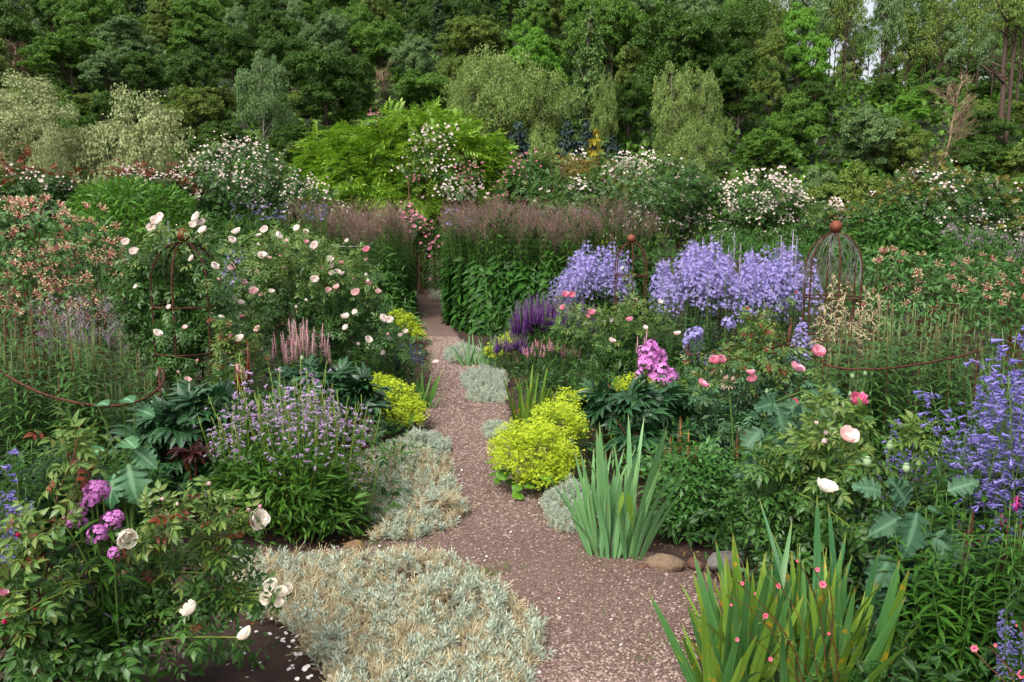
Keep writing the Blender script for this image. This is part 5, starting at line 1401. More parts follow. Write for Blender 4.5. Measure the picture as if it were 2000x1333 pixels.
undergrowth('undergrowth', 'low dark undergrowth in the front right corner', 1, 900, 2.3, 4.2, L_DARK, LF2, .06, (.08, .3), 7)
# ================================================================== the beds beside the path, from the middle to the front
r = random.uniform
# ---- whorled stems (left and right of the path)
def veron_protos(H, top_spike=True):
    out = []
    for k in range(5):
        mb, c = whorl_stem(H, 12, 6, .135, LANCE4, L_VERON, STEM_R if k % 2 else STEM, z0=.12, z1=.84, top=.55)
        hd = spike_mb(.15 * H, .011, 50, F_SPIKE, LF2, (c[-1][0], c[-1][1], H * .86), .012)
        for q in range(rng.integers(0, 2)):
            a = rng.uniform(0, 6.28); b = (c[-1][0] + .03 * math.cos(a), c[-1][1] + .03 * math.sin(a), H * .84)
            s2 = spike_mb(.08 * H, .008, 20, F_SPIKE, LF2, b, .009); hd.t += s2.t; hd.m += s2.m
        out.append((mb.mesh('stem'), hd.mesh('flower_spike'), H * 1.08))
    return out
VER = veron_protos(1.0)
def veron(label, px, Y, x0, x1, prof, n, dY):
    b = Vector((XG(px, Y), Y, 0)); o = thing('culvers_root_clump', label, 'plant', b, 0, 'clumps of whorled stems')
    pts, hs = [], []
    for k in range(n):
        x = r(x0, x1); y = r(-dY, dY); t = np.interp(x, *zip(*prof)); pts.append((XG(x, Y + y) - b.x, y)); hs.append(ZT(t, Y) * r(.74, 1.0) * (1 + .10 * y / dY))
    stand(o, VER, pts, hs, .05, head='flower_spike'); return o
veron('dark green clump of whorled stems with pale spikes under the big half hoop at right', 1745, 5.5, 1575, 1920, [(1575, 610), (1680, 575), (1760, 565), (1850, 580), (1920, 620)], 92, .6)
veron('dark green clump of whorled stems with pale spikes behind the half hoop at left', 140, 5.0, -40, 320, [(-40, 560), (60, 580), (110, 565), (200, 600), (260, 650), (320, 690)], 96, .55)
# ---- honeysuckles
def honeysuckle(label, px, Y, lumps, n, clusters, rows):
    b = Vector((XG(px, Y), Y, 0)); o = thing('honeysuckle', label, 'honeysuckle', b, 0, 'honeysuckle bushes'); Ms, mb, Sp, Dp = [], MB(), [], []
    tot = sum(l[2] * l[3] for l in lumps)
    for x, y, hw, hh, dy in lumps:
        q = local(o, x, y, Y + dy); a, c = W2(hw, Y), W2(hh, Y)
        p, d = ell(int(n * hw * hh / tot), a, a * .6, c, 0, .5, -.7); p = bumpy(p, .1, 4 / a, x) + q; k = p[:, 2] > .03; p, d = p[k], d[k]
        Ms.append(leafframes(p, d, .2, .5, .062)); Sp.append(p); Dp.append(d)
        for k in range(9):
            i = rng.integers(len(p)); mb.add(tube(wobble(bezier((q[0] + r(-.2, .2), q[1], -.05), (q[0], q[1], q[2] * .6), p[i] + d[i] * .04, 8), .012), np.linspace(.008, .003, 8), 4, False), STEM_R)
    leaves(o, LF4, np.concatenate(Ms), leafmat('honeysuckle_leaf_%d' % int(px), ['2c5420', '3d6a2c', '52803c', '5f7a48'], .45, .25, .35, rib='5c8a4c', nscale=4), limit=150)
    Sp, Dp = np.concatenate(Sp), np.concatenate(Dp); k = 0
    while k < clusters:
        i = rng.integers(len(Sp)); pr = Sp[i] + np.array(b)
        row = 450 - (pr[2] - 1.6) / pr[1] * FPX
        if Dp[i][1] > .35 or not rows[0] < row < rows[1]: continue
        d = unit(Dp[i] + (0, -.4, .5) + rng.normal(0, .3, 3)); f = frames([Sp[i] + Dp[i] * .05], np.cross(d, (1, .2, .1)), d, r(.042, .062))[0]
        part('flower_cluster', HONEY[rng.integers(4)], o, f); k += 1
    part('stems', mb, o); return o
honeysuckle('tall honeysuckle bush covered in red and cream flowers at the left edge', 90, 6.9, [(70, 480, 130, 85, 0), (180, 500, 70, 80, .1), (20, 560, 110, 90, -.1), (130, 570, 110, 80, 0), (60, 430, 90, 45, .2), (100, 650, 150, 70, .2)], 3600, 270, (395, 620))
honeysuckle('honeysuckle bush with cream and red flowers right of the large cage', 1850, 8.0, [(1780, 560, 100, 65, 0), (1900, 560, 100, 60, .1), (1980, 590, 60, 60, 0), (1840, 610, 160, 60, -.1), (1720, 530, 60, 40, .2), (1830, 530, 80, 40, .2)], 3600, 70, (495, 600))
# ---- roses of the left bed
W_, C_R, BL_, PK = F_WHITE, F_CREAM, F_BLUSH, F_PINK
R0, R1, R2 = ROSES
shrub_rose('climbing_rose', 'white climbing rose growing over the rusty dome cage at left', 350, 6.25,
    [(304, 432, -.1, .095, W_, R0), (298, 445, 0, .085, W_, R1), (312, 424, .1, .08, W_, R2), (384, 424, 0, .09, W_, R0), (392, 436, .05, .085, W_, R1), (396, 450, -.05, .09, W_, R2), (378, 440, .1, .08, W_, R0), (246, 474, 0, .08, W_, R1), (262, 492, 0, .075, W_, R0), (462, 453, 0, .08, W_, R0), (374, 505, -.35, .07, W_, R2), (418, 521, -.3, .085, W_, R1), (307, 652, -.5, .085, W_, R0), (361, 640, -.5, .05, BL_, R2), (366, 743, -.55, .055, BL_, R0), (348, 727, -.5, .045, BL_, BUD), (385, 704, -.5, .045, PK, BUD), (310, 730, -.5, .06, W_, R1), (413, 612, -.2, .03, PK, BUD), (318, 452, 0, .035, BL_, BUD), (345, 440, -.1, .03, BL_, BUD), (452, 470, 0, .07, W_, R1), (430, 545, -.1, .06, BL_, R2), (330, 600, -.3, .05, W_, R0), (265, 560, 0, .05, W_, R2)],
    215, 465, nl=3000, ncane=22, bs=-.25, fy=.22, lumps=[(335, 570, 92, 110, .1), (345, 512, 95, 32, .1), (290, 600, 60, 90, 0), (400, 620, 50, 90, -.1), (340, 660, 80, 60, 0)], leaf=.105, limit=200, ry=.35, lmat=L_ROSE, young=.12, group='roses of the left bed')
shrub_rose('shrub_rose', 'large blush white shrub rose full of blooms beside the far path', 590, 7.8,
    [(456, 523, -.5, .095, BL_, POMPOM), (495, 569, -.6, .095, BL_, R0), (476, 552, -.4, .075, BL_, R2), (512, 500, 0, .1, W_, R0), (517, 450, .1, .09, W_, R1), (505, 460, .1, .075, W_, R2), (543, 461, .1, .09, W_, R0), (580, 446, .2, .085, W_, R2), (597, 453, .2, .07, W_, R0), (615, 481, .1, .095, W_, R1), (547, 500, 0, .06, PK, BUD), (558, 522, 0, .085, BL_, R0), (644, 507, .2, .08, W_, R0), (648, 520, .2, .07, W_, R1), (659, 532, .1, .085, W_, R0), (668, 535, .1, .08, W_, R2), (614, 547, -.2, .085, W_, R1), (641, 567, -.1, .07, BL_, R0), (657, 562, -.1, .075, BL_, R1), (695, 572, 0, .09, BL_, R0), (738, 570, .1, .075, BL_, R2), (470, 592, -.6, .085, W_, R0), (455, 585, -.6, .08, W_, R1), (530, 570, -.3, .07, W_, R0), (674, 620, -.2, .09, W_, R1), (693, 610, -.2, .07, W_, R2), (748, 623, -.1, .1, W_, R0), (760, 626, -.1, .09, W_, R1), (719, 664, -.3, .09, W_, R0), (675, 640, -.3, .07, W_, R2), (850, 708, -.3, .075, BL_, CUPS[0]), (820, 690, -.2, .04, BL_, BUD), (792, 648, 0, .06, W_, R0), (782, 655, 0, .06, W_, R2), (560, 480, .2, .04, PK, BUD), (630, 520, 0, .035, PK, BUD), (690, 545, 0, .035, PK, BUD), (455, 500, -.5, .035, PK, BUD)] + [(random.uniform(455, 760), random.uniform(470, 700), random.uniform(-.15, .25), random.uniform(.045, .085), random.choice([W_, W_, BL_, BL_, PK]), random.choice([R0, R1, R2, BUD, CUPS[0]])) for _ in range(30)],
    340, 455, nl=4800, ncane=34, bs=-.5, lumps=[(600, 570, 150, 95, 0), (560, 490, 90, 45, .2), (700, 640, 66, 62, 0), (560, 660, 120, 70, -.2), (640, 520, 50, 40, .2), (740, 690, 80, 50, 0), (480, 560, 60, 80, -.2)], leaf=.10, limit=200, ry=.9, young=.34, group='roses of the left bed', lean=(.1, 0))
shrub_rose('shrub_rose', 'small blush rose with red young shoots in front of the caged rose', 465, 5.7,
    [(467, 663, 0, .085, W_, R0), (450, 658, 0, .06, PK, R2), (474, 690, 0, .07, BL_, R1), (503, 643, .1, .065, BL_, R0), (466, 722, -.1, .095, BL_, R0), (474, 735, -.1, .08, W_, R1), (436, 670, 0, .05, BL_, R2), (512, 683, .1, .035, PK, BUD), (432, 620, 0, .05, W_, R0)],
    120, 640, nl=520, ncane=9, leaf=.09, limit=140, ry=.2, young=.3, group='roses of the left bed', red=.1)
# ---- foreground rose at left
shrub_rose('shrub_rose', 'big foreground rose with white blooms and many buds around the wavy stake', 205, 2.55,
    [(503, 1015, .12, .074, C_R, R0, (.55, -.55, .3)), (245, 1052, .0, .062, C_R, R1, (.6, -.5, .1)), (530, 1145, .15, .05, C_R, R0), (548, 1158, .12, .048, C_R, R1), (562, 1150, .2, .045, C_R, R2), (520, 1168, .12, .042, C_R, R0), (545, 1178, .1, .04, C_R, R2), (372, 1192, -.05, .05, C_R, R1), (480, 1240, 0, .055, C_R, R0), (408, 945, .05, .026, BL_, BUD), (396, 940, .05, .022, STEM, BUD), (317, 975, 0, .026, BL_, BUD), (346, 985, 0, .026, BL_, BUD), (286, 985, 0, .024, STEM, BUD), (433, 960, .1, .026, STEM, BUD), (374, 958, .08, .022, STEM, BUD), (455, 972, .1, .024, BL_, BUD), (508, 990, .1, .026, PK, BUD), (485, 996, .1, .024, BL_, BUD), (124, 1012, 0, .022, F_PINK, BUD), (8, 1215, -.3, .03, F_CRIM, BUD), (2, 1158, -.2, .034, F_PINK, CUPS[0])],
    580, 965, nl=1000, ncane=32, bs=-.2, dr=.0, lumps=[(340, 1165, 130, 70, .05), (440, 1130, 60, 50, .05), (370, 1085, 110, 80, .05), (240, 1160, 130, 95, 0), (340, 1230, 110, 90, -.03), (100, 1220, 120, 100, -.05)], red=.05, leaf=.074, lt=ROSE5H, limit=300, ry=.42, young=.3, z0=.05, cane_r=.0055, group='roses in the foreground', stem=STEM_Y)
shrub_rose('shrub_rose', 'leafy rose with tall reddish shoots at the lower left edge', 60, 2.25, [(35, 1045, 0, .03, F_CRIM, BUD), (150, 830, .5, .02, F_CRIM, BUD)],
    330, 890, nl=380, ncane=12, dr=.0, lumps=[(30, 1240, 100, 95, 0), (140, 1290, 120, 60, 0), (25, 1090, 45, 60, .05), (150, 900, 34, 60, .2)], red=.06, leaf=.095, lt=ROSE5H, limit=260, ry=.3, young=.34, z0=.05, group='roses in the foreground', stem=STEM_R, cane_r=.006)
# ---- roses of the right bed
shrub_rose('shrub_rose', 'pink shrub rose with upright red shoots in front of the bellflowers', 1460, 5.3,
    [(1555, 718, -.6, .105, PK, CUPS[0]), (1395, 704, .1, .065, PK, R0), (1407, 703, .12, .06, PK, R1), (1372, 750, 0, .075, PK, R2), (1467, 728, 0, .07, PK, CUPS[1]), (1470, 742, -.02, .075, PK, R1), (1460, 602, .2, .034, F_CRIM, BUD), (1497, 685, .1, .036, F_CRIM, BUD), (1555, 572, .3, .04, F_CRIM, BUD), (1549, 790, -.5, .085, F_POPPY, CUPS[1]), (1512, 610, .3, .03, STEM_R, BUD), (1495, 620, .2, .028, STEM_R, BUD), (1447, 612, .2, .028, STEM_R, BUD)],
    270, 620, nl=2000, ncane=20, bs=-.35, dr=.05, lumps=[(1440, 740, 95, 70, 0), (1500, 690, 70, 50, .1), (1400, 800, 80, 60, 0), (1540, 780, 80, 70, -.1), (1460, 860, 110, 60, -.1)], red=.06, leaf=.085, limit=220, ry=.4, young=.25, group='roses of the right bed', lmat=leafmat('bluish_rose_leaf', ['2c4f30', '3c6440', '527c52', '46703c'], .45, .22, .4, rib='6a9168', nscale=6))
shrub_rose('shrub_rose', 'pink rose bloom cluster just left of the small hoop end', 1597, 5.0, [(1597, 688, -.1, .1, PK, R0)], 60, 700, nl=90, ncane=4, leaf=.09, limit=40, ry=.1, group='roses of the right bed')
shrub_rose('shrub_rose', 'pink and white roses between the purple salvia and the bellflowers', 1180, 7.9,
    [(1104, 576, .2, .085, PK, R0), (1117, 577, .2, .08, PK, R1), (1099, 601, 0, .06, PK, R0), (1155, 612, 0, .085, PK, POMPOM), (1148, 618, 0, .06, PK, R2), (1230, 625, 0, .075, PK, R0), (1195, 667, -.3, .085, BL_, POMPOM), (1182, 630, 0, .05, W_, R0), (1195, 628, 0, .06, W_, R1), (1170, 625, 0, .045, PK, BUD), (1215, 525, .6, .05, W_, R0), (1244, 585, .3, .04, PK, BUD), (1260, 640, -.1, .06, W_, R2), (1290, 590, .2, .05, W_, R1)],
    230, 565, nl=1700, ncane=18, bs=-.4, lumps=[(1180, 650, 110, 50, 0), (1240, 610, 60, 46, .2), (1120, 640, 50, 40, .1), (1230, 690, 80, 40, -.2)], leaf=.085, limit=90, ry=.45, young=.4, group='roses of the right bed')
shrub_rose('shrub_rose', 'pale pink rose with pointed buds and large leaves at right', 1600, 3.5,
    [(1655, 850, -.25, .078, F_BLUSH, CUPS[0], (.2, -.7, .6)), (1613, 846, -.2, .045, F_BLUSH, BUD), (1610, 862, -.22, .042, F_BLUSH, BUD), (1595, 826, -.2, .04, F_BLUSH, BUD), (1615, 952, -.35, .085, C_R, CUPS[1], (.1, -.3, .9)), (1690, 905, -.3, .034, F_BLUSH, BUD), (1475, 897, 0, .026, STEM, BUD), (1600, 775, 0, .026, STEM, BUD), (1610, 770, 0, .026, STEM, BUD), (1628, 772, 0, .026, STEM, BUD), (1660, 1030, -.5, .03, STEM, BUD), (1700, 1020, -.5, .028, STEM, BUD)],
    330, 800, nl=1500, ncane=22, bs=-.15, dr=.05, lumps=[(1560, 930, 100, 80, 0), (1640, 940, 90, 80, -.1), (1500, 980, 70, 80, 0), (1600, 1040, 120, 70, -.1), (1640, 850, 60, 50, 0)], leaf=.09, lt=ROSE5H, limit=260, ry=.45, young=.22, group='roses of the right bed', lmat=L_ROSE, stem=STEM_Y)
shrub_rose('shrub_rose', 'rose shoots with yellow-green leaves between the hoop and the blue catmint', 1790, 3.4, [(1795, 838, 0, .025, STEM, BUD), (1762, 845, 0, .022, STEM, BUD)], 130, 815, nl=150, ncane=6, leaf=.1, lt=ROSE5H, limit=80, ry=.15, young=.5, group='roses of the right bed', stem=STEM_Y)
leafy('low_seedling', 'low green seedlings on the dark soil under the foreground rose', 'plant', 470, 2.85, [(430, 1250, 60, 22, 0), (500, 1275, 40, 14, -.05), (380, 1290, 60, 20, -.1)], 170, LF3, L_MID, .035, 60, .1)
# ---- lime yellow lady's mantle
def alchemilla(label, px, Y, lumps, n, sz, nl):
    b = Vector((XG(px, Y), Y, 0)); o = thing('ladys_mantle', label, 'flowers', b, 0, "lady's mantle cushions")
    ls = []
    for x, y, hw, hh, dy in lumps:
        q = local(o, x, y, Y + dy); ls.append((q[0], q[1], q[2], W2(hw, Y), W2(hw, Y) * .8, W2(hh, Y)))
    froth(o, ls, n, F_ALCH, sz)
    Ms, sm = [], MB()
    for x, y, z, rx, ry_, rz in ls:
        m = max(3, int(nl * rx / sum(l[3] for l in ls))); a = rng.uniform(0, 6.28, m); q = np.sqrt(rng.random(m))
        p = np.stack([x + np.cos(a) * q * rx * .9, y + np.sin(a) * q * ry_ * .9, np.maximum(.03, z - rz * .55 + rng.normal(0, .03, m))], 1)
        Ms.append(frames(p, unit(np.stack([np.cos(a), np.sin(a), np.full(m, .1)], 1) + rng.normal(0, .3, (m, 3))), np.array((0, -.3, 1)) + rng.normal(0, .3, (m, 3)), .075 * rng.uniform(.6, 1.2, m)))
        for k in range(10):
            e = np.array((x, y, z)) + rng.normal(0, .35, 3) * (rx, ry_, rz); sm.add(tube(bezier((x * .8, y * .8 + .03, 0), (x, y, z * .6), e, 5), .0022, 3, False), STEM_Y)
    leaves(o, SCALLOP, np.concatenate(Ms), L_LIGHT, limit=60); part('stems', sm, o)
alchemilla("large lime yellow lady's mantle cushion left of the big blue-green iris", 1045, 4.75, [(1040, 890, 76, 66, 0), (1085, 835, 62, 55, .25), (1000, 885, 42, 62, .05), (1095, 905, 40, 44, 0), (1110, 790, 30, 30, .5), (1060, 935, 50, 30, -.1)], 9000, .0105, 60)
alchemilla("lime yellow lady's mantle on the left edge of the path below the iris fan", 775, 6.4, [(770, 785, 48, 40, 0), (795, 800, 34, 28, -.1), (745, 760, 30, 30, .1), (775, 815, 50, 18, -.2)], 5200, .0115, 40)
alchemilla("small lime yellow lady's mantle beside the purple salvia", 985, 9.3, [(1000, 672, 28, 20, 0), (970, 688, 22, 16, -.1)], 1800, .015, 16)
alchemilla("lime yellow lady's mantle behind the glossy peony leaves", 1240, 6.2, [(1240, 752, 46, 18, 0), (1310, 762, 26, 22, .1), (1160, 775, 34, 16, -.1), (1310, 800, 20, 18, -.3)], 3200, .0115, 24)
alchemilla("far lime yellow lady's mantle on the left edge of the path", 805, 11.2, [(800, 640, 22, 24, 0), (820, 655, 14, 16, -.2), (780, 622, 20, 18, .2)], 1800, .018, 16)
# ---- irises
L_IRIS_G = leafmat('mid_green_iris_blade', ['2f6630', '42783a', '578a44'], .42, .25, .4, nscale=4, streak='7aa05a', tipcol=('94863c', .92), spots=('a88a26', 18, .66))
big_iris = iris_clump('large clump of broad blue-green iris blades on the right edge of the path', 1195, 3.72, 58, .80, 1.1, L_IRIS_B, wd=.045, rx=.10, ry=.05, lean=.36)
iris_clump('foreground clump of yellowing green iris blades at the lower right', 1512, 2.62, 190, .57, .6, (L_IRIS, L_IRIS_G), wd=.045, rx=.29, ry=.17, lean=.42)
iris_clump('tall dark blades at the right of the foreground iris', 1610, 2.75, 22, .74, .6, leafmat('dark_iris_blade', ['2c6038', '3a7042', '4c8250'], .42, .22, .4, nscale=4, streak='6a9a60', tipcol=('8a8a3a', .9)), wd=.042, rx=.13, ry=.06, lean=.24)
iris_clump('clump of yellowish green iris blades above the large lime cushion', 1025, 6.15, 64, .58, .7, L_IRIS, wd=.034, rx=.2, ry=.1, lean=.4)
iris_clump('iris fan leaning over the left edge of the path', 808, 7.1, 50, .42, .9, leafmat('fresh_iris_blade', ['3c7030', '50863a', '68983f'], .42, .25, .4, nscale=4, streak='86aa52', tipcol=('b0883a', .9)), wd=.03, rx=.14, ry=.08, lean=.6)
iris_clump('narrow iris blades behind the glossy peony leaves', 1155, 6.0, 46, .56, .6, L_IRIS, wd=.03, rx=.2, ry=.1, lean=.4)
iris_clump('thin pale iris clump in front of the right hedge', 945, 9.2, 46, .5, .8, L_IRIS_B, wd=.028, rx=.24, ry=.1, lean=.6)
iris_clump('small iris blades in front of the far corner of the right hedge', 1040, 9.9, 14, .55, .5, L_IRIS, wd=.03, rx=.08, ry=.05, lean=.25)
iris_clump('pale iris tuft beside the far bend of the path', 872, 15.0, 24, .5, .8, L_IRIS_B, wd=.03, rx=.15, ry=.08, lean=.6)
for x_, y_, dx, dz, ll in ((1217, 960, -.03, -.16, .13), (1225, 958, .05, -.30, .2)):
    part('leaf', tmesh(leaf_t(1, .2, 5, .15, .15, .3), L_IRIS, 'bent_leaf'), big_iris, frames([local(big_iris, x_, y_, 3.56)], (dx, -.03, dz), (0, -1, .2), ll)[0], 'bent over pale yellowish blade')
# ---- silver foliage plants
def shoot(straw=False):
    mb = MB(); n = 14; z = np.linspace(.1, 1, n); a = np.arange(n) * 2.4
    M = frames(np.stack([np.zeros(n), np.zeros(n), z * .9], 1), np.stack([np.cos(a), np.sin(a), .25 + z * 1.1], 1), None,   .55 * (1 - .3 * z))
    return join(many(card(1, .22, .1), M), ribbon([(0, 0, 0), (0, 0, .9)], .025))
SHOOT = shoot(); STRAW = join(*[ribbon(bezier((0, 0, 0), (r(-.2, .2), r(-.2, .2), .5), (r(-.7, .7), r(-.7, .7), r(.5, 1)), 4), .016) for _ in range(9)])
def silver(label, px, Y, poly, n, hgt, straw=.3, size=.05, group='silver foliage mats', humps=()):
    """poly: rows (py, left px, right px) of the ground the mat covers; humps raise it"""
    b = Vector((XG(px, Y), Y, 0)); o = thing('silver_mat', label, 'plant', b, 0, group)
    ys_ = [p[0] for p in poly]; A, Bm = [], []
    g0, g1 = G(1000, max(ys_)).y, G(1000, min(ys_)).y
    while len(A) < n:
        Yq = r(g0, g1); py = 666.5 + FPX * math.tan(math.atan(CAM_H / Yq) - PITCH)
        l, rr_ = np.interp(py, ys_, [p[1] for p in poly]), np.interp(py, ys_, [p[2] for p in poly]); x = r(0, 1)
        e = min(x, 1 - x) * 2 * (rr_ - l) / 2; x = l + (rr_ - l) * x
        ed = min(1, e / 45) * min(1, (Yq - g0) / .12 + .25) * min(1, (g1 - Yq) / .12 + .25)
        A.append((XG(x, Yq), Yq, ed))
    A = np.array(A); f = .5 * np.sin(A[:, 0] * 17.3 + 2.3 * np.sin(A[:, 1] * 11.1)) * np.cos(A[:, 1] * 19.7 + 2 * np.sin(A[:, 0] * 13.1)) + .5 * np.sin(A[:, 0] * 39 + 3 * np.sin(A[:, 1] * 23)) * np.cos(A[:, 1] * 43)
    top = hgt * (.45 + .55 * A[:, 2]) * (.75 + .35 * f) * rng.uniform(.75, 1.1, n)
    for hx, hy, hr, hh in humps:
        g = G(hx, hy); d2 = ((A[:, 0] - g.x) ** 2 + (A[:, 1] - g.y) ** 2) / (W2(hr, g.y) ** 2); top += hh * np.exp(-d2)
    z0 = np.maximum(0, top - size * .7)
    p = np.stack([A[:, 0] - b.x, A[:, 1] - b.y, z0], 1)
    is_s = (rng.random(n) < straw * (.9 - 1.5 * f)) 
    d = unit(rng.normal(0, .4, (n, 3)) * (1, 1, 0) + (0, -.1, 1)); up = rdir(n, -.2, .2)
    def fr(ix, sc):
        M = frames(p[ix], d[ix], up[ix], sc); M2 = M.copy(); M2[:, :3, 2], M2[:, :3, 1] = M[:, :3, 1], -M[:, :3, 2]; return M2
    s_ = np.where(~is_s)[0]; t_ = np.where(is_s)[0]
    part('shoots', MB().addn(SHOOT, fr(s_, size * rng.uniform(.7, 1.25, len(s_))), L_SILVER), o, kind='stuff')
    if len(t_):
        M = fr(t_, size * 1.0 * rng.uniform(.6, 1.25, len(t_))); M[:, 2, 3] = np.maximum(0, M[:, 2, 3] + .006)
        part('dry_stems', MB().addn(STRAW, M, L_STRAW), o, kind='stuff')
    # low skirt so that the mat reads as a body down to the soil
    k = n // 3; ix = rng.integers(0, n, k); q = p[ix].copy(); q[:, 2] *= rng.random(k); q[:, 2] += .002
    part('lower_stems', MB().addn(STRAW, fr(ix, size)[:, :, :] * 1.0 @ np.eye(4) if False else frames(q, rdir(k, .1, .5), (0, 0, 1), size * .9), L_STRAW), o, kind='stuff')
    return o
silver('big foreground mat of silver leaves and dry straw stems left of the path', 780, 2.95, [(1095, 500, 860), (1120, 430, 905), (1150, 440, 960), (1190, 470, 1010), (1230, 560, 1050), (1270, 590, 1060), (1300, 620, 1050), (1340, 640, 1030), (1420, 650, 1000)], 3300, .05, .56, .066, humps=[(790, 1125, 60, .075), (860, 1180, 55, .06), (940, 1200, 60, .05), (640, 1290, 60, .05), (560, 1180, 40, .02), (990, 1260, 40, .04)])
silver('silver mat with dry stems left of the path beside the lilac penstemon', 810, 4.35, [(880, 730, 850), (905, 700, 880), (940, 700, 880), (980, 705, 900), (1010, 720, 920), (1040, 740, 880), (1062, 720, 800)], 1900, .10, .65, .062, humps=[(760, 915, 70, .07), (860, 1010, 55, .07), (820, 950, 60, .04)])
silver('round silver cushion beyond the larger mat at the left of the path', 825, 5.45, [(868, 775, 875), (885, 765, 880), (900, 780, 870)], 1100, .13, .08, .045, humps=[(825, 885, 50, .04)])
silver('silver cushion behind the large blue-green iris', 1095, 4.2, [(965, 1075, 1150), (1000, 1060, 1165), (1035, 1070, 1160), (1050, 1090, 1150)], 1100, .13, .06, .042, humps=[(1110, 1000, 50, .06)])
silver('silver cushion below the pale iris clump at the right of the path', 895, 9.2, [(690, 872, 935), (705, 866, 945), (716, 876, 935)], 900, .22, .12, .06)
silver('low silver cushion in the bend right of the path', 940, 7.6, [(735, 905, 985), (752, 900, 990), (770, 915, 985)], 1100, .17, .04, .055)
silver('lower silver cushion just in front of the bend cushion', 945, 6.9, [(768, 915, 985), (785, 912, 990), (792, 925, 980)], 700, .12, .05, .05)
silver('small silver cushion under the yellowish iris', 968, 5.85, [(838, 948, 1000), (855, 944, 1000), (864, 955, 995)], 500, .14, .04, .045)
silver('pale dry cushion beside the far bend of the path', 858, 16, [(575, 838, 878), (585, 836, 880), (592, 842, 878)], 500, .3, .5, .08)
# ---- peonies
def peony(label, px, Y, lumps, n, mat=L_PEONY, size=.2, group='peony plants'):
    b = Vector((XG(px, Y), Y, 0)); o = thing('peony', label, 'plant', b, 0, group); Ms, sm = [], MB(); tot = sum(l[2] * l[3] for l in lumps)
    for x, y, hw, hh, dy in lumps:
        q = local(o, x, y, Y + dy); a, c = W2(hw, Y), W2(hh, Y); m = int(n * hw * hh / tot)
        p, d = ell(m, a, a * .8, c, 0, .5, -.5); p = p + q; k = p[:, 2] > .04; p, d = p[k], d[k]
        Ms.append(frames(p - d * .06, unit(d * (1, 1, .2) + (0, 0, .25) + rng.normal(0, .4, p.shape)), d + (0, 0, .9), size * rng.uniform(.6, 1.15, len(p))))
        for k in range(7): sm.add(tube(bezier((q[0] + r(-.1, .1), q[1] + r(-.05, .1), -.02), (q[0], q[1], q[2] * .5), q + rng.normal(0, a * .4, 3), 5), .005, 4, False), STEM_R)
    leaves(o, PEONY_L, np.concatenate(Ms), mat, limit=130); part('stems', sm, o)
peony('glossy dark peony leaves behind the large blue-green iris', 1245, 5.2, [(1240, 800, 80, 50, 0), (1180, 790, 50, 34, .2), (1310, 810, 44, 52, .1), (1260, 860, 70, 40, -.2)], 230)
peony('dark peony foliage left of the lilac penstemon', 345, 4.5, [(350, 830, 80, 55, 0), (300, 860, 50, 50, -.1), (400, 800, 50, 50, .1), (350, 910, 90, 50, -.1)], 240)
peony('dark peony foliage above the left lime cushion', 670, 5.9, [(640, 760, 60, 45, 0), (700, 790, 46, 50, -.1), (600, 740, 40, 30, .2), (690, 830, 40, 40, -.2)], 230)
peony('purple bronze leaved plant under the peony at the left of the path', 695, 5.5, [(690, 838, 34, 34, 0), (715, 862, 22, 24, -.1)], 40, L_PURPLE, .13, None)
peony('brownish withered peony leaves beside the penstemon', 378, 4.2, [(375, 890, 26, 40, 0)], 12, L_PURPLE, .14, None)
# ---- penstemon with lilac bells
def pen_protos(mat, H=.85, leafm=L_GRASSY, tint=LANCE3, ll=.085, nf=9, fs=.031, k5=5, z0=.66, r_in=.05, stem=STEM_Y):
    out = []
    for k in range(k5):
        mb = MB(); c = wobble(np.stack([np.zeros(8), np.zeros(8), np.linspace(-.02, H, 8)], 1), .012); mb.add(tube(c, np.linspace(.004, .002, 8), 4), stem)
        m = 30; z = rng.uniform(.03, z0 * 1.25, m) * H; a = rng.uniform(0, 6.28, m)
        cx, cy = np.interp(z, c[:, 2], c[:, 0]), np.interp(z, c[:, 2], c[:, 1])
        mb.addn(tint, frames(np.stack([cx, cy, z], 1), np.stack([np.cos(a), np.sin(a), np.full(m, .45) + rng.normal(0, .25, m)], 1), None, ll * rng.uniform(.6, 1.2, m)), leafm)
        hd = MB(); z = (z0 + (1 - z0) * rng.random(nf)) * H; a = rng.uniform(0, 6.28, nf); cx, cy = np.interp(z, c[:, 2], c[:, 0]), np.interp(z, c[:, 2], c[:, 1])
        q = r_in * rng.uniform(.5, 1.1, nf) * (1.2 - .6 * z / H); p = np.stack([cx + np.cos(a) * q, cy + np.sin(a) * q, z], 1)
        d = np.stack([np.cos(a), np.sin(a), rng.normal(-.25, .3, nf)], 1); hd.addn(TUBEF, frames(p, d, None, fs * rng.uniform(.75, 1.15, nf)), mat)
        for i in range(nf): hd.add(tube([(cx[i], cy[i], z[i] - .015), tuple(p[i])], .0012, 3, False), STEM)
        out.append((mb.mesh('stem'), hd.mesh('flower_head') if k < 4 or k5 == 4 else None, H))
    return out
PEN = pen_protos(F_PENST)
def pen_clump(name, label, px, Y, rx, ry, n, h, protos, out=.9, cat='flowers', group=None, vary=.25, cx=0):
    b = Vector((XG(px, Y), Y, 0)); o = thing(name, label, cat, b, 0, group); pts = spots_in(rx, ry, n)
    hs = [h * (1 - .28 * ((x / rx) ** 2 + (y / ry) ** 2) * .8) * r(1 - vary, 1.03) for x, y in pts]
    stand(o, protos, pts, hs, .07, head='flower_head', out=out); return o
pen_clump('penstemon', 'bushy lilac penstemon with narrow green leaves left of the path', 575, 4.25, .34, .26, 100, .9, PEN, .5)
pen_clump('penstemon', 'short lilac penstemon stems leaning over the silver mat', 705, 4.15, .1, .12, 12, .46, PEN, 1.4)
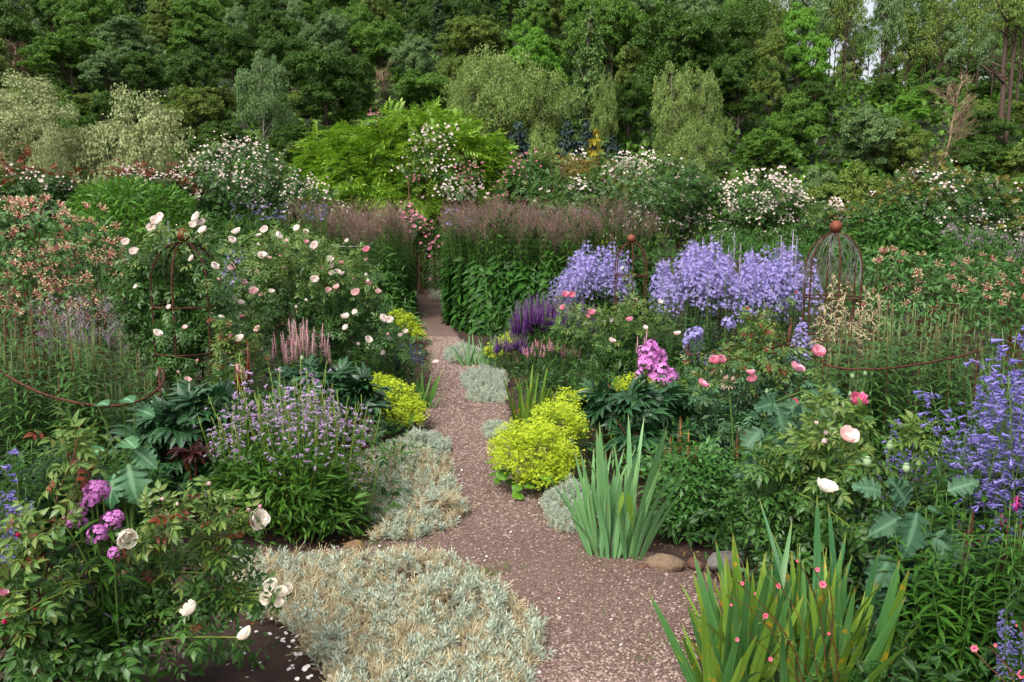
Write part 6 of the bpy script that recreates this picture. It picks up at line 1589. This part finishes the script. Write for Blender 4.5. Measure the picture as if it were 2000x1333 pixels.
o_ = leafy('penstemon_foliage', 'dense narrow leaves at the foot of the lilac penstemon', 'plant', 570, 4.1, [(560, 960, 130, 85, 0), (640, 1000, 70, 55, -.05), (480, 960, 60, 70, 0)], 2600, LANCE3, L_GRASSY, .075, 120, -.2)
# ---- blue catmint, left and right
CAT = pen_protos(F_NEPETA, .95, L_MID, LF3, .07, 44, .031, 4, .42, .055, STEM)
pen_clump('catmint', 'tall violet blue catmint cut by the right edge', 1962, 3.15, .16, .2, 30, 1.24, CAT, .3, group='violet blue catmint')
pen_clump('catmint', 'lower violet blue catmint behind the poppy leaves at right', 1800, 3.7, .2, .16, 15, .74, CAT, .7, group='violet blue catmint')
pen_clump('catmint', 'violet blue catmint stems in the lower right corner', 1975, 2.45, .09, .08, 9, .42, CAT, .9, group='violet blue catmint')
pen_clump('catmint', 'violet blue catmint stems at the left edge', 8, 3.1, .05, .08, 5, .74, CAT, .6, group='violet blue catmint')
pen_clump('catmint', 'single tall violet blue catmint stem leaning in front of the left hoop', 52, 2.8, .015, .015, 2, .99, CAT, .1, group='violet blue catmint')
# ---- purple salvia, pink betony, pink spikes
def spike_protos(H, L_, rad, n, mat, sz, leafm=L_MID, lt=LANCE3, stem=STEM, nl=16, ll=.07, t=LF2, branches=0):
    out = []
    for k in range(4):
        mb = MB(); mb.add(tube(wobble(np.stack([np.zeros(5), np.zeros(5), np.linspace(-.02, H * .95, 5)], 1), .006), np.linspace(.004, .002, 5), 4), stem)
        z = rng.uniform(.05, 1 - L_ / H, nl) * H; mb.addn(lt, frames(np.stack([0 * z, 0 * z, z], 1), rdir(nl, -.1, .6), None, ll * rng.uniform(.6, 1.2, nl)), leafm)
        hd = spike_mb(L_, rad, n, mat, t, (0, 0, H - L_), sz)
        for q in range(branches):
            a = rng.uniform(0, 6.28); s2 = spike_mb(L_ * .6, rad * .8, n // 2, mat, t, (.04 * math.cos(a), .04 * math.sin(a), H - L_ * 1.1), sz); hd.t += s2.t; hd.m += s2.m
        out.append((mb.mesh('stem'), hd.mesh('flower_spike'), H))
    return out
SAL = spike_protos(.75, .26, .02, 80, F_SALVIA, .026, branches=3)
def spike_clump(name, label, px, Y, rx, ry, n, h, protos, out=.4, group=None, vary=.2):
    b = Vector((XG(px, Y), Y, 0)); o = thing(name, label, 'flowers', b, 0, group); pts = spots_in(rx, ry, n)
    stand(o, protos, pts, [h * (1 - .22 * (x / rx) ** 2) * r(1 - vary, 1.05) for x, y in pts], .06, head='flower_spike', out=out); return o
spike_clump('salvia', 'deep purple salvia clump right of the path in the middle', 1080, 9.3, .44, .25, 150, .88, SAL, .5)
spike_clump('salvia', 'dark purple salvia spikes leaning to the path beside the lime cushion', 1000, 8.8, .18, .15, 40, .5, SAL, .9)
spike_clump('salvia', 'thin purple salvia stems under the pink roses', 1190, 8.4, .3, .2, 40, .52, SAL, .5)
BET = spike_protos(.5, .09, .02, 50, F_PINK, .018, leafm=L_DARK, ll=.09)
spike_clump('betony', 'short pink betony spikes in front of the purple salvia', 1075, 8.1, .3, .2, 46, .48, BET, .4)
PHY = spike_protos(.8, .2, .022, 60, F_PHYSO, .03, leafm=L_GRASSY, t=LANCE2)
spike_clump('obedient_plant', 'shell pink upright spikes among the blush roses at left', 590, 6.6, .26, .2, 44, .86, PHY, .2)
spike_clump('obedient_plant', 'pale pink lupin-like spike right of the pink roses', 1256, 7.2, .08, .05, 3, .78, PHY, .1)
LYT = spike_protos(.6, .15, .012, 44, F_MAROON, .013, leafm=L_MID, ll=.08)
spike_clump('loosestrife', 'thin dark crimson spikes with magenta flowers in front of the right catmint', 1900, 2.75, .22, .12, 12, .62, LYT, .2)
MAG_ = spike_protos(.6, .06, .02, 16, F_MAG, .022, leafm=L_MID, ll=.08, t=LF2)
spike_clump('loosestrife', 'magenta flowered stems beside the violet blue catmint', 1945, 2.85, .05, .05, 4, .64, MAG_, .1)
spike_clump('astilbe_flower', 'deep crimson plumes in the shade under the pale pink rose', 1440, 4.4, .07, .06, 6, .5, LYT, .2)
# ---- cream astilbe round the cage and rust plumes
def plume_protos(mat, H=.9):
    out = []
    for k in range(4):
        mb = MB().add(tube([(0, 0, -.02), (0, 0, H * .5), (.01, 0, H * .92)], [.004, .003, .002], 4), STEM_BR)
        m = 10; z = rng.uniform(.1, .6, m) * H; mb.addn(BITERN, frames(np.stack([0 * z, 0 * z, z], 1), rdir(m, 0, .5), None, .15), L_ASTILBE); hd = MB()
        for j in range(15):
            s = j / 15; z = H * (.62 + .36 * s); a = rng.uniform(0, 6.28); rr = .13 * (1 - s * .8); e = np.array((math.cos(a) * rr, math.sin(a) * rr, z + .02 - rr * .2)); c = bezier((0, 0, z), e * (.6, .6, 1) + (0, 0, .05), e, 5); hd.add(tube(c, .003, 3, False), mat)
            q = c[rng.integers(1, 5, 16)] + rng.normal(0, .006, (16, 3)); hd.addn(card(1, .6), frames(q, rdir(16), None, .014), mat)
        out.append((mb.mesh('stem'), hd.mesh('plume'), H))
    return out
AST = plume_protos(F_ASTIL); RUS = spike_protos(.6, .22, .02, 44, F_RUST, .022, leafm=L_ASTILBE, stem=STEM_BR)
b_ = thing('astilbe', 'cream feathery plumes inside and beside the large wire cage', 'flowers', (XG(1640, 6.6), 6.6, 0))
for x, y, dy in ((1630, 530, .3), (1650, 570, .0), (1612, 590, 0), (1690, 555, .3), (1680, 600, .1), (1720, 570, .3), (1630, 640, -.3)):
    q = local(b_, x, y, 6.6 + dy); stand(b_, AST, [(q[0], q[1])], [q[2] * .98], .08, head='plume')
b_ = thing('astilbe', 'dry rust brown plumes above divided leaves right of the large iris', 'flowers', (XG(1335, 4.35), 4.35, 0))
for x, y in ((1330, 815), (1345, 840), (1360, 860), (1310, 850), (1375, 880), (1395, 880), (1440, 875), (1300, 870)):
    q = local(b_, x, y, 4.35); stand(b_, RUS, [(q[0], q[1])], [q[2]], .05, head='plume')
leafy('astilbe_foliage', 'bushy divided green leaves over dark soil right of the large iris', 'plant', 1370, 4.2, [(1360, 950, 72, 62, 0), (1330, 900, 50, 44, .2), (1420, 930, 50, 60, .1), (1320, 990, 40, 40, -.05), (1370, 1000, 50, 26, -.1)], 520, BITERN, L_ASTILBE, .13, 200, .2)
# ---- phlox
def phlox(label, px, Y, heads, group='pink phlox', mat=F_PHLOX):
    b = Vector((XG(px, Y), Y, 0)); o = thing('phlox', label, 'flowers', b, 0, group); pr = []
    for k in range(3):
        n = 62; d = rdir(n, -.5, 1); p = d * (1, 1, 1.1) * rng.uniform(.8, 1, (n, 1)); M = frames(p, unit(np.cross(d, rdir(n))), d + rng.normal(0, .25, (n, 3)), .27 * rng.uniform(.8, 1.1, n)); pr.append(MB().addn(ROUND5, M, mat).addn(LF2, frames(p * .6, d, None, .4), STEM).mesh('flower_head'))
    sm, Ms = MB(), []
    for x, y, s, dy in heads:
        q = local(o, x, y, Y + dy); rad = W2(s, Y); part('flower_head', pr[rng.integers(3)], o, mat4(tuple(q), r(0, 6), rad))
        c = bezier((q[0] * .8, q[1] + .03, -.02), (q[0] * .9, q[1] + .02, q[2] * .5), q, 7); sm.add(tube(c, .0035, 4, False), STEM)
        z = rng.uniform(.45, .93, 14); Ms.append(frames(np.stack([np.interp(z * q[2], c[:, 2], c[:, i]) if i < 2 else z * q[2] for i in range(3)], 1), rdir(14, -.1, .3), None, .1 * rng.uniform(.7, 1.1, 14)))
    leaves(o, LANCE4, np.concatenate(Ms), L_MID, limit=60); part('stems', sm, o)
phlox('bright pink phlox beside the lime cushion behind the peony', 1275, 6.2, [(1268, 690, 22, 0), (1285, 700, 20, .02), (1262, 712, 18, -.02), (1290, 722, 20, 0), (1310, 738, 18, 0), (1280, 740, 18, 0), (1250, 735, 12, 0), (1300, 745, 14, -.05), (1272, 676, 12, 0)])
phlox('bright pink phlox beside the foreground rose at left', 185, 2.4, [(187, 962, 24, 0), (178, 975, 20, 0), (200, 955, 16, 0), (154, 1000, 16, 0), (160, 1022, 12, 0), (190, 1045, 20, -.03), (215, 1020, 20, 0), (228, 1010, 14, 0), (205, 1045, 14, 0), (182, 1055, 13, 0), (137, 1024, 10, 0), (222, 1080, 12, -.05)])
phlox('dull lilac phlox heads by the single poppy', 1345, 6.8, [(1352, 656, 16, 0), (1362, 650, 12, 0), (1422, 632, 14, .2), (1340, 668, 8, 0)], None, F_ASTER)
# ---- poppies and other single things
def poppy(label, px, Y, top, leavesn, blooms, pods, size=.2, group='glaucous poppies', spread=.12, nst=3, placed=()):
    b = Vector((XG(px, Y), Y, 0)); o = thing('poppy', label, 'poppy', b, 0, group); sm, Ms, Ls = MB(), [], []
    for k in range(nst):
        e = np.array((r(-spread, spread), r(-spread * .6, spread * .6), ZT(top, Y) * r(.8, 1))); c = wobble(bezier((r(-.04, .04), r(-.03, .03), -.02), e * (.4, .4, .5), e, 9), .006); sm.add(tube(c, np.linspace(.007, .004, 9), 5, False), STEM); Ls.append(c)
    Ls = np.concatenate(Ls); ix = rng.integers(0, len(Ls), leavesn); p = Ls[ix]; a = rng.uniform(0, 6.28, leavesn)
    d = np.stack([np.cos(a), np.sin(a) * .8 - .2, rng.normal(.1, .3, leavesn)], 1)
    Ms = frames(p, d, np.array((0, -.5, 1)) + rng.normal(0, .3, (leavesn, 3)), size * rng.uniform(.45, 1.1, leavesn) * (1.1 - .5 * p[:, 2] / ZT(top, Y)))
    if placed: Ms = np.concatenate([Ms, np.array([frames([local(o, x, y, Y + dy)], d, u, s)[0] for x, y, dy, d, u, s in placed])]); sm.add(join(*[tube(bezier(Ls[np.argmin(np.linalg.norm(Ls - local(o, x, y, Y + dy), axis=1))], local(o, x, y, Y + dy + .02), local(o, x, y, Y + dy), 4), .004, 4, False) for x, y, dy, d, u, s in placed]), STEM)
    leaves(o, POPPY_L, Ms, L_GLAUC, limit=90)
    flowers(o, blooms, Y, sm, Ls)
    pod = join(lathe([(.02, -.6), (.3, -.45), (.46, -.1), (.4, .3), (.22, .5), (.3, .56), (.3, .62), (.02, .66)], 9)); me = tmesh(pod, F_SEED, 'seed_pod')
    for x, y, dy, s in pods:
        q = local(o, x, y, Y + dy); part('seed_pod', me, o, mat4(tuple(q), 0, s)); s0 = Ls[np.argmin(np.linalg.norm(Ls - q + (0, 0, .15), axis=1))]
        sm.add(tube(wobble(bezier(s0, (q[0], q[1], q[2] * .8), q - (0, 0, .5 * s), 6), .002), .0025, 4, False), STEM)
    part('stems', sm, o)
poppy('glaucous poppy with a ruffled pink bloom and grey-green lobed leaves', 1560, 3.9, 745, 64, [(1675, 785, -.1, .085, F_POPPY, POMPOM, (.1, -.5, .9))], [(1498, 765, 0, .022), (1490, 780, 0, .02), (1661, 770, 0, .02), (1662, 780, -.1, .016), (1690, 730, 0, .02)], .17, spread=.15, nst=6, placed=[(r(1480, 1640), r(770, 930), r(-.25, -.1), (r(-1, 1), -.4, r(-.9, .3)), (r(-.3, .3), -1, .5), r(.1, .17)) for _ in range(24)])
poppy('large grey-green poppy leaves and nodding buds at the lower right', 1790, 2.9, 960, 22, [], [(1738, 872, 0, .028), (1694, 903, 0, .034), (1770, 915, 0, .03), (1770, 950, 0, .018)], .13, spread=.1, nst=5, placed=[(1770, 985, -.1, (-.3, -.3, .5), (0, -1, .5), .13), (1790, 1000, -.12, (-.3, -.5, -.6), (0, -1, .4), .17), (1760, 1010, -.1, (-.9, -.4, -.3), (-.2, -.9, .5), .13), (1815, 1045, -.12, (.5, -.4, -.3), (.1, -1, .4), .17), (1740, 1085, -.14, (-.5, -.4, -.6), (-.2, -1, .3), .15), (1760, 1120, -.12, (.9, -.3, -.3), (.2, -1, .6), .14), (1745, 1130, -.15, (-.15, -.3, -1), (-.2, -1, 0), .16), (1800, 1120, -.1, (.8, -.2, -.5), (.2, -1, .3), .17), (1810, 1190, -.15, (.4, -.35, -.9), (.1, -1, .2), .24), (1720, 960, -.1, (-.7, -.3, .3), (0, -.8, .6), .11), (1850, 960, -.05, (.6, -.3, .4), (0, -.8, .6), .11), (1710, 1180, -.1, (-.6, -.3, -.6), (-.1, -1, .3), .13)])
poppy('single pale pink poppy on a straight stem behind the pink phlox', 1323, 6.4, 700, 14, [(1322, 652, 0, .07, F_BLUSH, CUPS[0], (0, -.3, .9))], [], .14, spread=.06)
poppy('pale glaucous leafy poppy behind the lilac penstemon', 585, 5.3, 715, 44, [], [(590, 700, 0, .03)], .12, spread=.16, nst=5)
poppy('tall glaucous poppy leaves beside the pale pink rose', 1620, 3.75, 800, 22, [], [(1665, 735, .2, .025)], .16, spread=.1)
# allium seed head
o = thing('allium', 'dry round allium seed head on a long straight stem', 'flower', (XG(1425, 4.6), 4.6, 0)); q = local(o, 1423, 750, 4.6)
part('stem', MB().add(tube(bezier((.02, 0, 0), (.02, 0, q[2] * .5), q, 7), .005, 5, False), STEM), o)
dd = rdir(70, -.6, 1); part('seed_head', MB().addn(leaf_t(1, .3, 2, .2, .1), frames(dd * .018, dd, None, .02), leafmat('dry_floret', ['9a7c6c', 'b09484', 'c0a898'], .7, .1)).addn(tube([(0, 0, 0), (0, .5, 0), (0, 1, 0)], .03, 3, False), frames(np.zeros((70, 3)), dd, None, .02), STEM), o, Matrix.Translation(tuple(q)) @ Matrix.Scale(1.5, 4))
# geum and other little flowers in the foreground iris
def geums(label, px, Y, fl, group='coral pink small flowers'):
    b = Vector((XG(px, Y), Y, 0)); o = thing('cinquefoil', label, 'flowers', b, 0, group); sm, Ms = MB(), []
    fm = tmesh(GEUM5, F_GEUM, 'bloom'); em = tmesh(ball(1, 8, 5), F_EYE, 'eye')
    for x, y, s in fl:
        q = local(o, x, y, Y + r(-.04, .04)); f = unit(np.array((r(-.4, .4), -.9, r(.1, .6)))); x_ = unit(np.cross(f, (0, 0, 1))); M = np.eye(4); M[:3, 0] = x_; M[:3, 1] = np.cross(f, x_); M[:3, 2] = f; M[:3, :3] *= s; M[:3, 3] = q
        bl = part('bloom', fm, o, M); part('eye', em, bl, Matrix.Translation((0, 0, .03)) @ Matrix.Diagonal((.26, .26, .18, 1)))
        c = wobble(bezier((q[0] * .3 + .1, q[1] * .5, .02), (q[0] * .5 + .1, .02, q[2] * .7), q - f * .004, 9), .006); sm.add(tube(c, .0016, 4, False), STEM_R)
        z = rng.integers(3, 9, 6); Ms.append(frames(c[z], rdir(6, 0, .5), None, .022 * rng.uniform(.6, 1.3, 6))); 
    leaves(o, TERN, np.concatenate(Ms), L_ROSE_Y, limit=60); part('stems', sm, o)
geums('coral pink small flowers on thin stems in the foreground iris', 1560, 2.4, [(1607, 1142, .0125), (1520, 1145, .009), (1450, 1140, .007), (1495, 1203, .010), (1440, 1250, .007), (1505, 1288, .008), (1619, 1238, .006), (1597, 1113, .008), (1557, 1096, .005), (1428, 1182, .005), (1475, 1160, .004)])
geums('coral pink small flowers in the lower right corner', 1930, 2.3, [(1903, 1267, .012), (1944, 1261, .007), (1995, 1318, .014), (1985, 1222, .005)])
# lance-leaved dark mass at the lower right
LAN = []
for k in range(4):
    mb, c = whorl_stem(.7, 12, 4, .13, LANCE4, L_DARK if k % 2 else L_MID, STEM, z0=.1, z1=.97, droop=.1, top=.6); LAN.append((mb.mesh('leafy_stem'), None, .7))
def lance_clump(label, px, Y, rx, ry, n, h):
    b = Vector((XG(px, Y), Y, 0)); o = thing('leafy_perennial', label, 'plant', b, 0, 'lance leaved perennials'); pts = spots_in(rx, ry, n); stand(o, LAN, pts, [h * r(.75, 1.05) for _ in pts], .1, name='leafy_stem', out=.3)
lance_clump('dark lance leaved perennial filling the lower right corner', 1900, 2.75, .32, .25, 56, .56)
lance_clump('green lance leaved perennial below the tall catmint at right', 1930, 3.3, .32, .2, 40, .66)
lance_clump('green leafy stems below the left hoop', 225, 3.85, .22, .15, 30, .55)
lance_clump('dark leafy stems under the tall catmint at the left edge', 40, 3.5, .25, .2, 34, .62)
lance_clump('leafy green stems between the iris and the purple salvia', 1120, 7.2, .35, .3, 44, .42)
lance_clump('leafy green stems behind the glossy peony at right', 1350, 5.9, .35, .3, 40, .55)
lance_clump('upright leafy stems in front of the wide bellflower mass', 1300, 7.6, .45, .3, 50, .75)
lance_clump('low leafy stems at the foot of the blush rose beside the path', 745, 7.5, .22, .25, 36, .5)
lance_clump('green leafy stems between the caged rose and the penstemon', 520, 5.2, .35, .25, 40, .6)
# big lobed leaf behind the foreground rose
o = thing('lobed_leaf_plant', 'large pleated grey-green lobed leaves behind the pink phlox', 'plant', (XG(250, 3.6), 3.6, 0))
Ms = []
for x, y, s, d, up in ((250, 905, .2, (.25, -.3, -1), (.2, -1, .2)), (225, 925, .17, (-.3, -.3, -1), (-.3, -1, .3)), (240, 860, .12, (.5, -.5, .1), (0, -.5, 1)), (205, 880, .1, (-.6, -.4, .1), (0, -.5, 1)), (262, 880, .13, (.8, -.3, -.4), (.2, -.8, .8)), (190, 790, .09, (.6, -.5, .3), (0, -.4, 1)), (240, 780, .1, (.5, -.5, .2), (0, -.4, 1)), (265, 800, .1, (.7, -.3, 0), (0, -.5, 1))):
    Ms.append(frames([local(o, x, y, 3.6)], d, up, s)[0])
leaves(o, GRAPE_L, np.array(Ms), L_GLAUC if False else leafmat('pleated_leaf', ['3a6a44', '4c7c52', '628e64'], .5, .22, .3, rib='8ab088', nscale=8), limit=20)
sm = MB()
for m in Ms: sm.add(tube(bezier((0, .05, 0), (m[0, 3] * .3, .06, m[2, 3] * .7), m[:3, 3], 7), .004, 4, False), STEM)
part('stems', sm, o)
# violet bells at the path edge, left
spike_clump('bellflower', 'violet flowered stems leaning over the path edge under the blush rose', 800, 7.9, .12, .14, 14, .52, spike_protos(.5, .2, .03, 26, F_NEPETA, .03, t=STAR, leafm=L_MID), .8)
spike_clump('rose_shoot', 'dark red young rose shoots standing before the caged rose', 487, 5.35, .03, .03, 4, .92, spike_protos(.9, .3, .035, 34, L_ROSE_RED, .05, leafm=L_ROSE_Y, stem=STEM_R, t=LF3), .1)
spike_clump('rose_shoot', 'dark red young rose shoots right of the pink shrub rose', 1500, 5.6, .1, .05, 5, 1.0, spike_protos(.9, .25, .035, 26, L_ROSE_RED, .045, leafm=L_ROSE_Y, stem=STEM_R, t=LF3), .1)
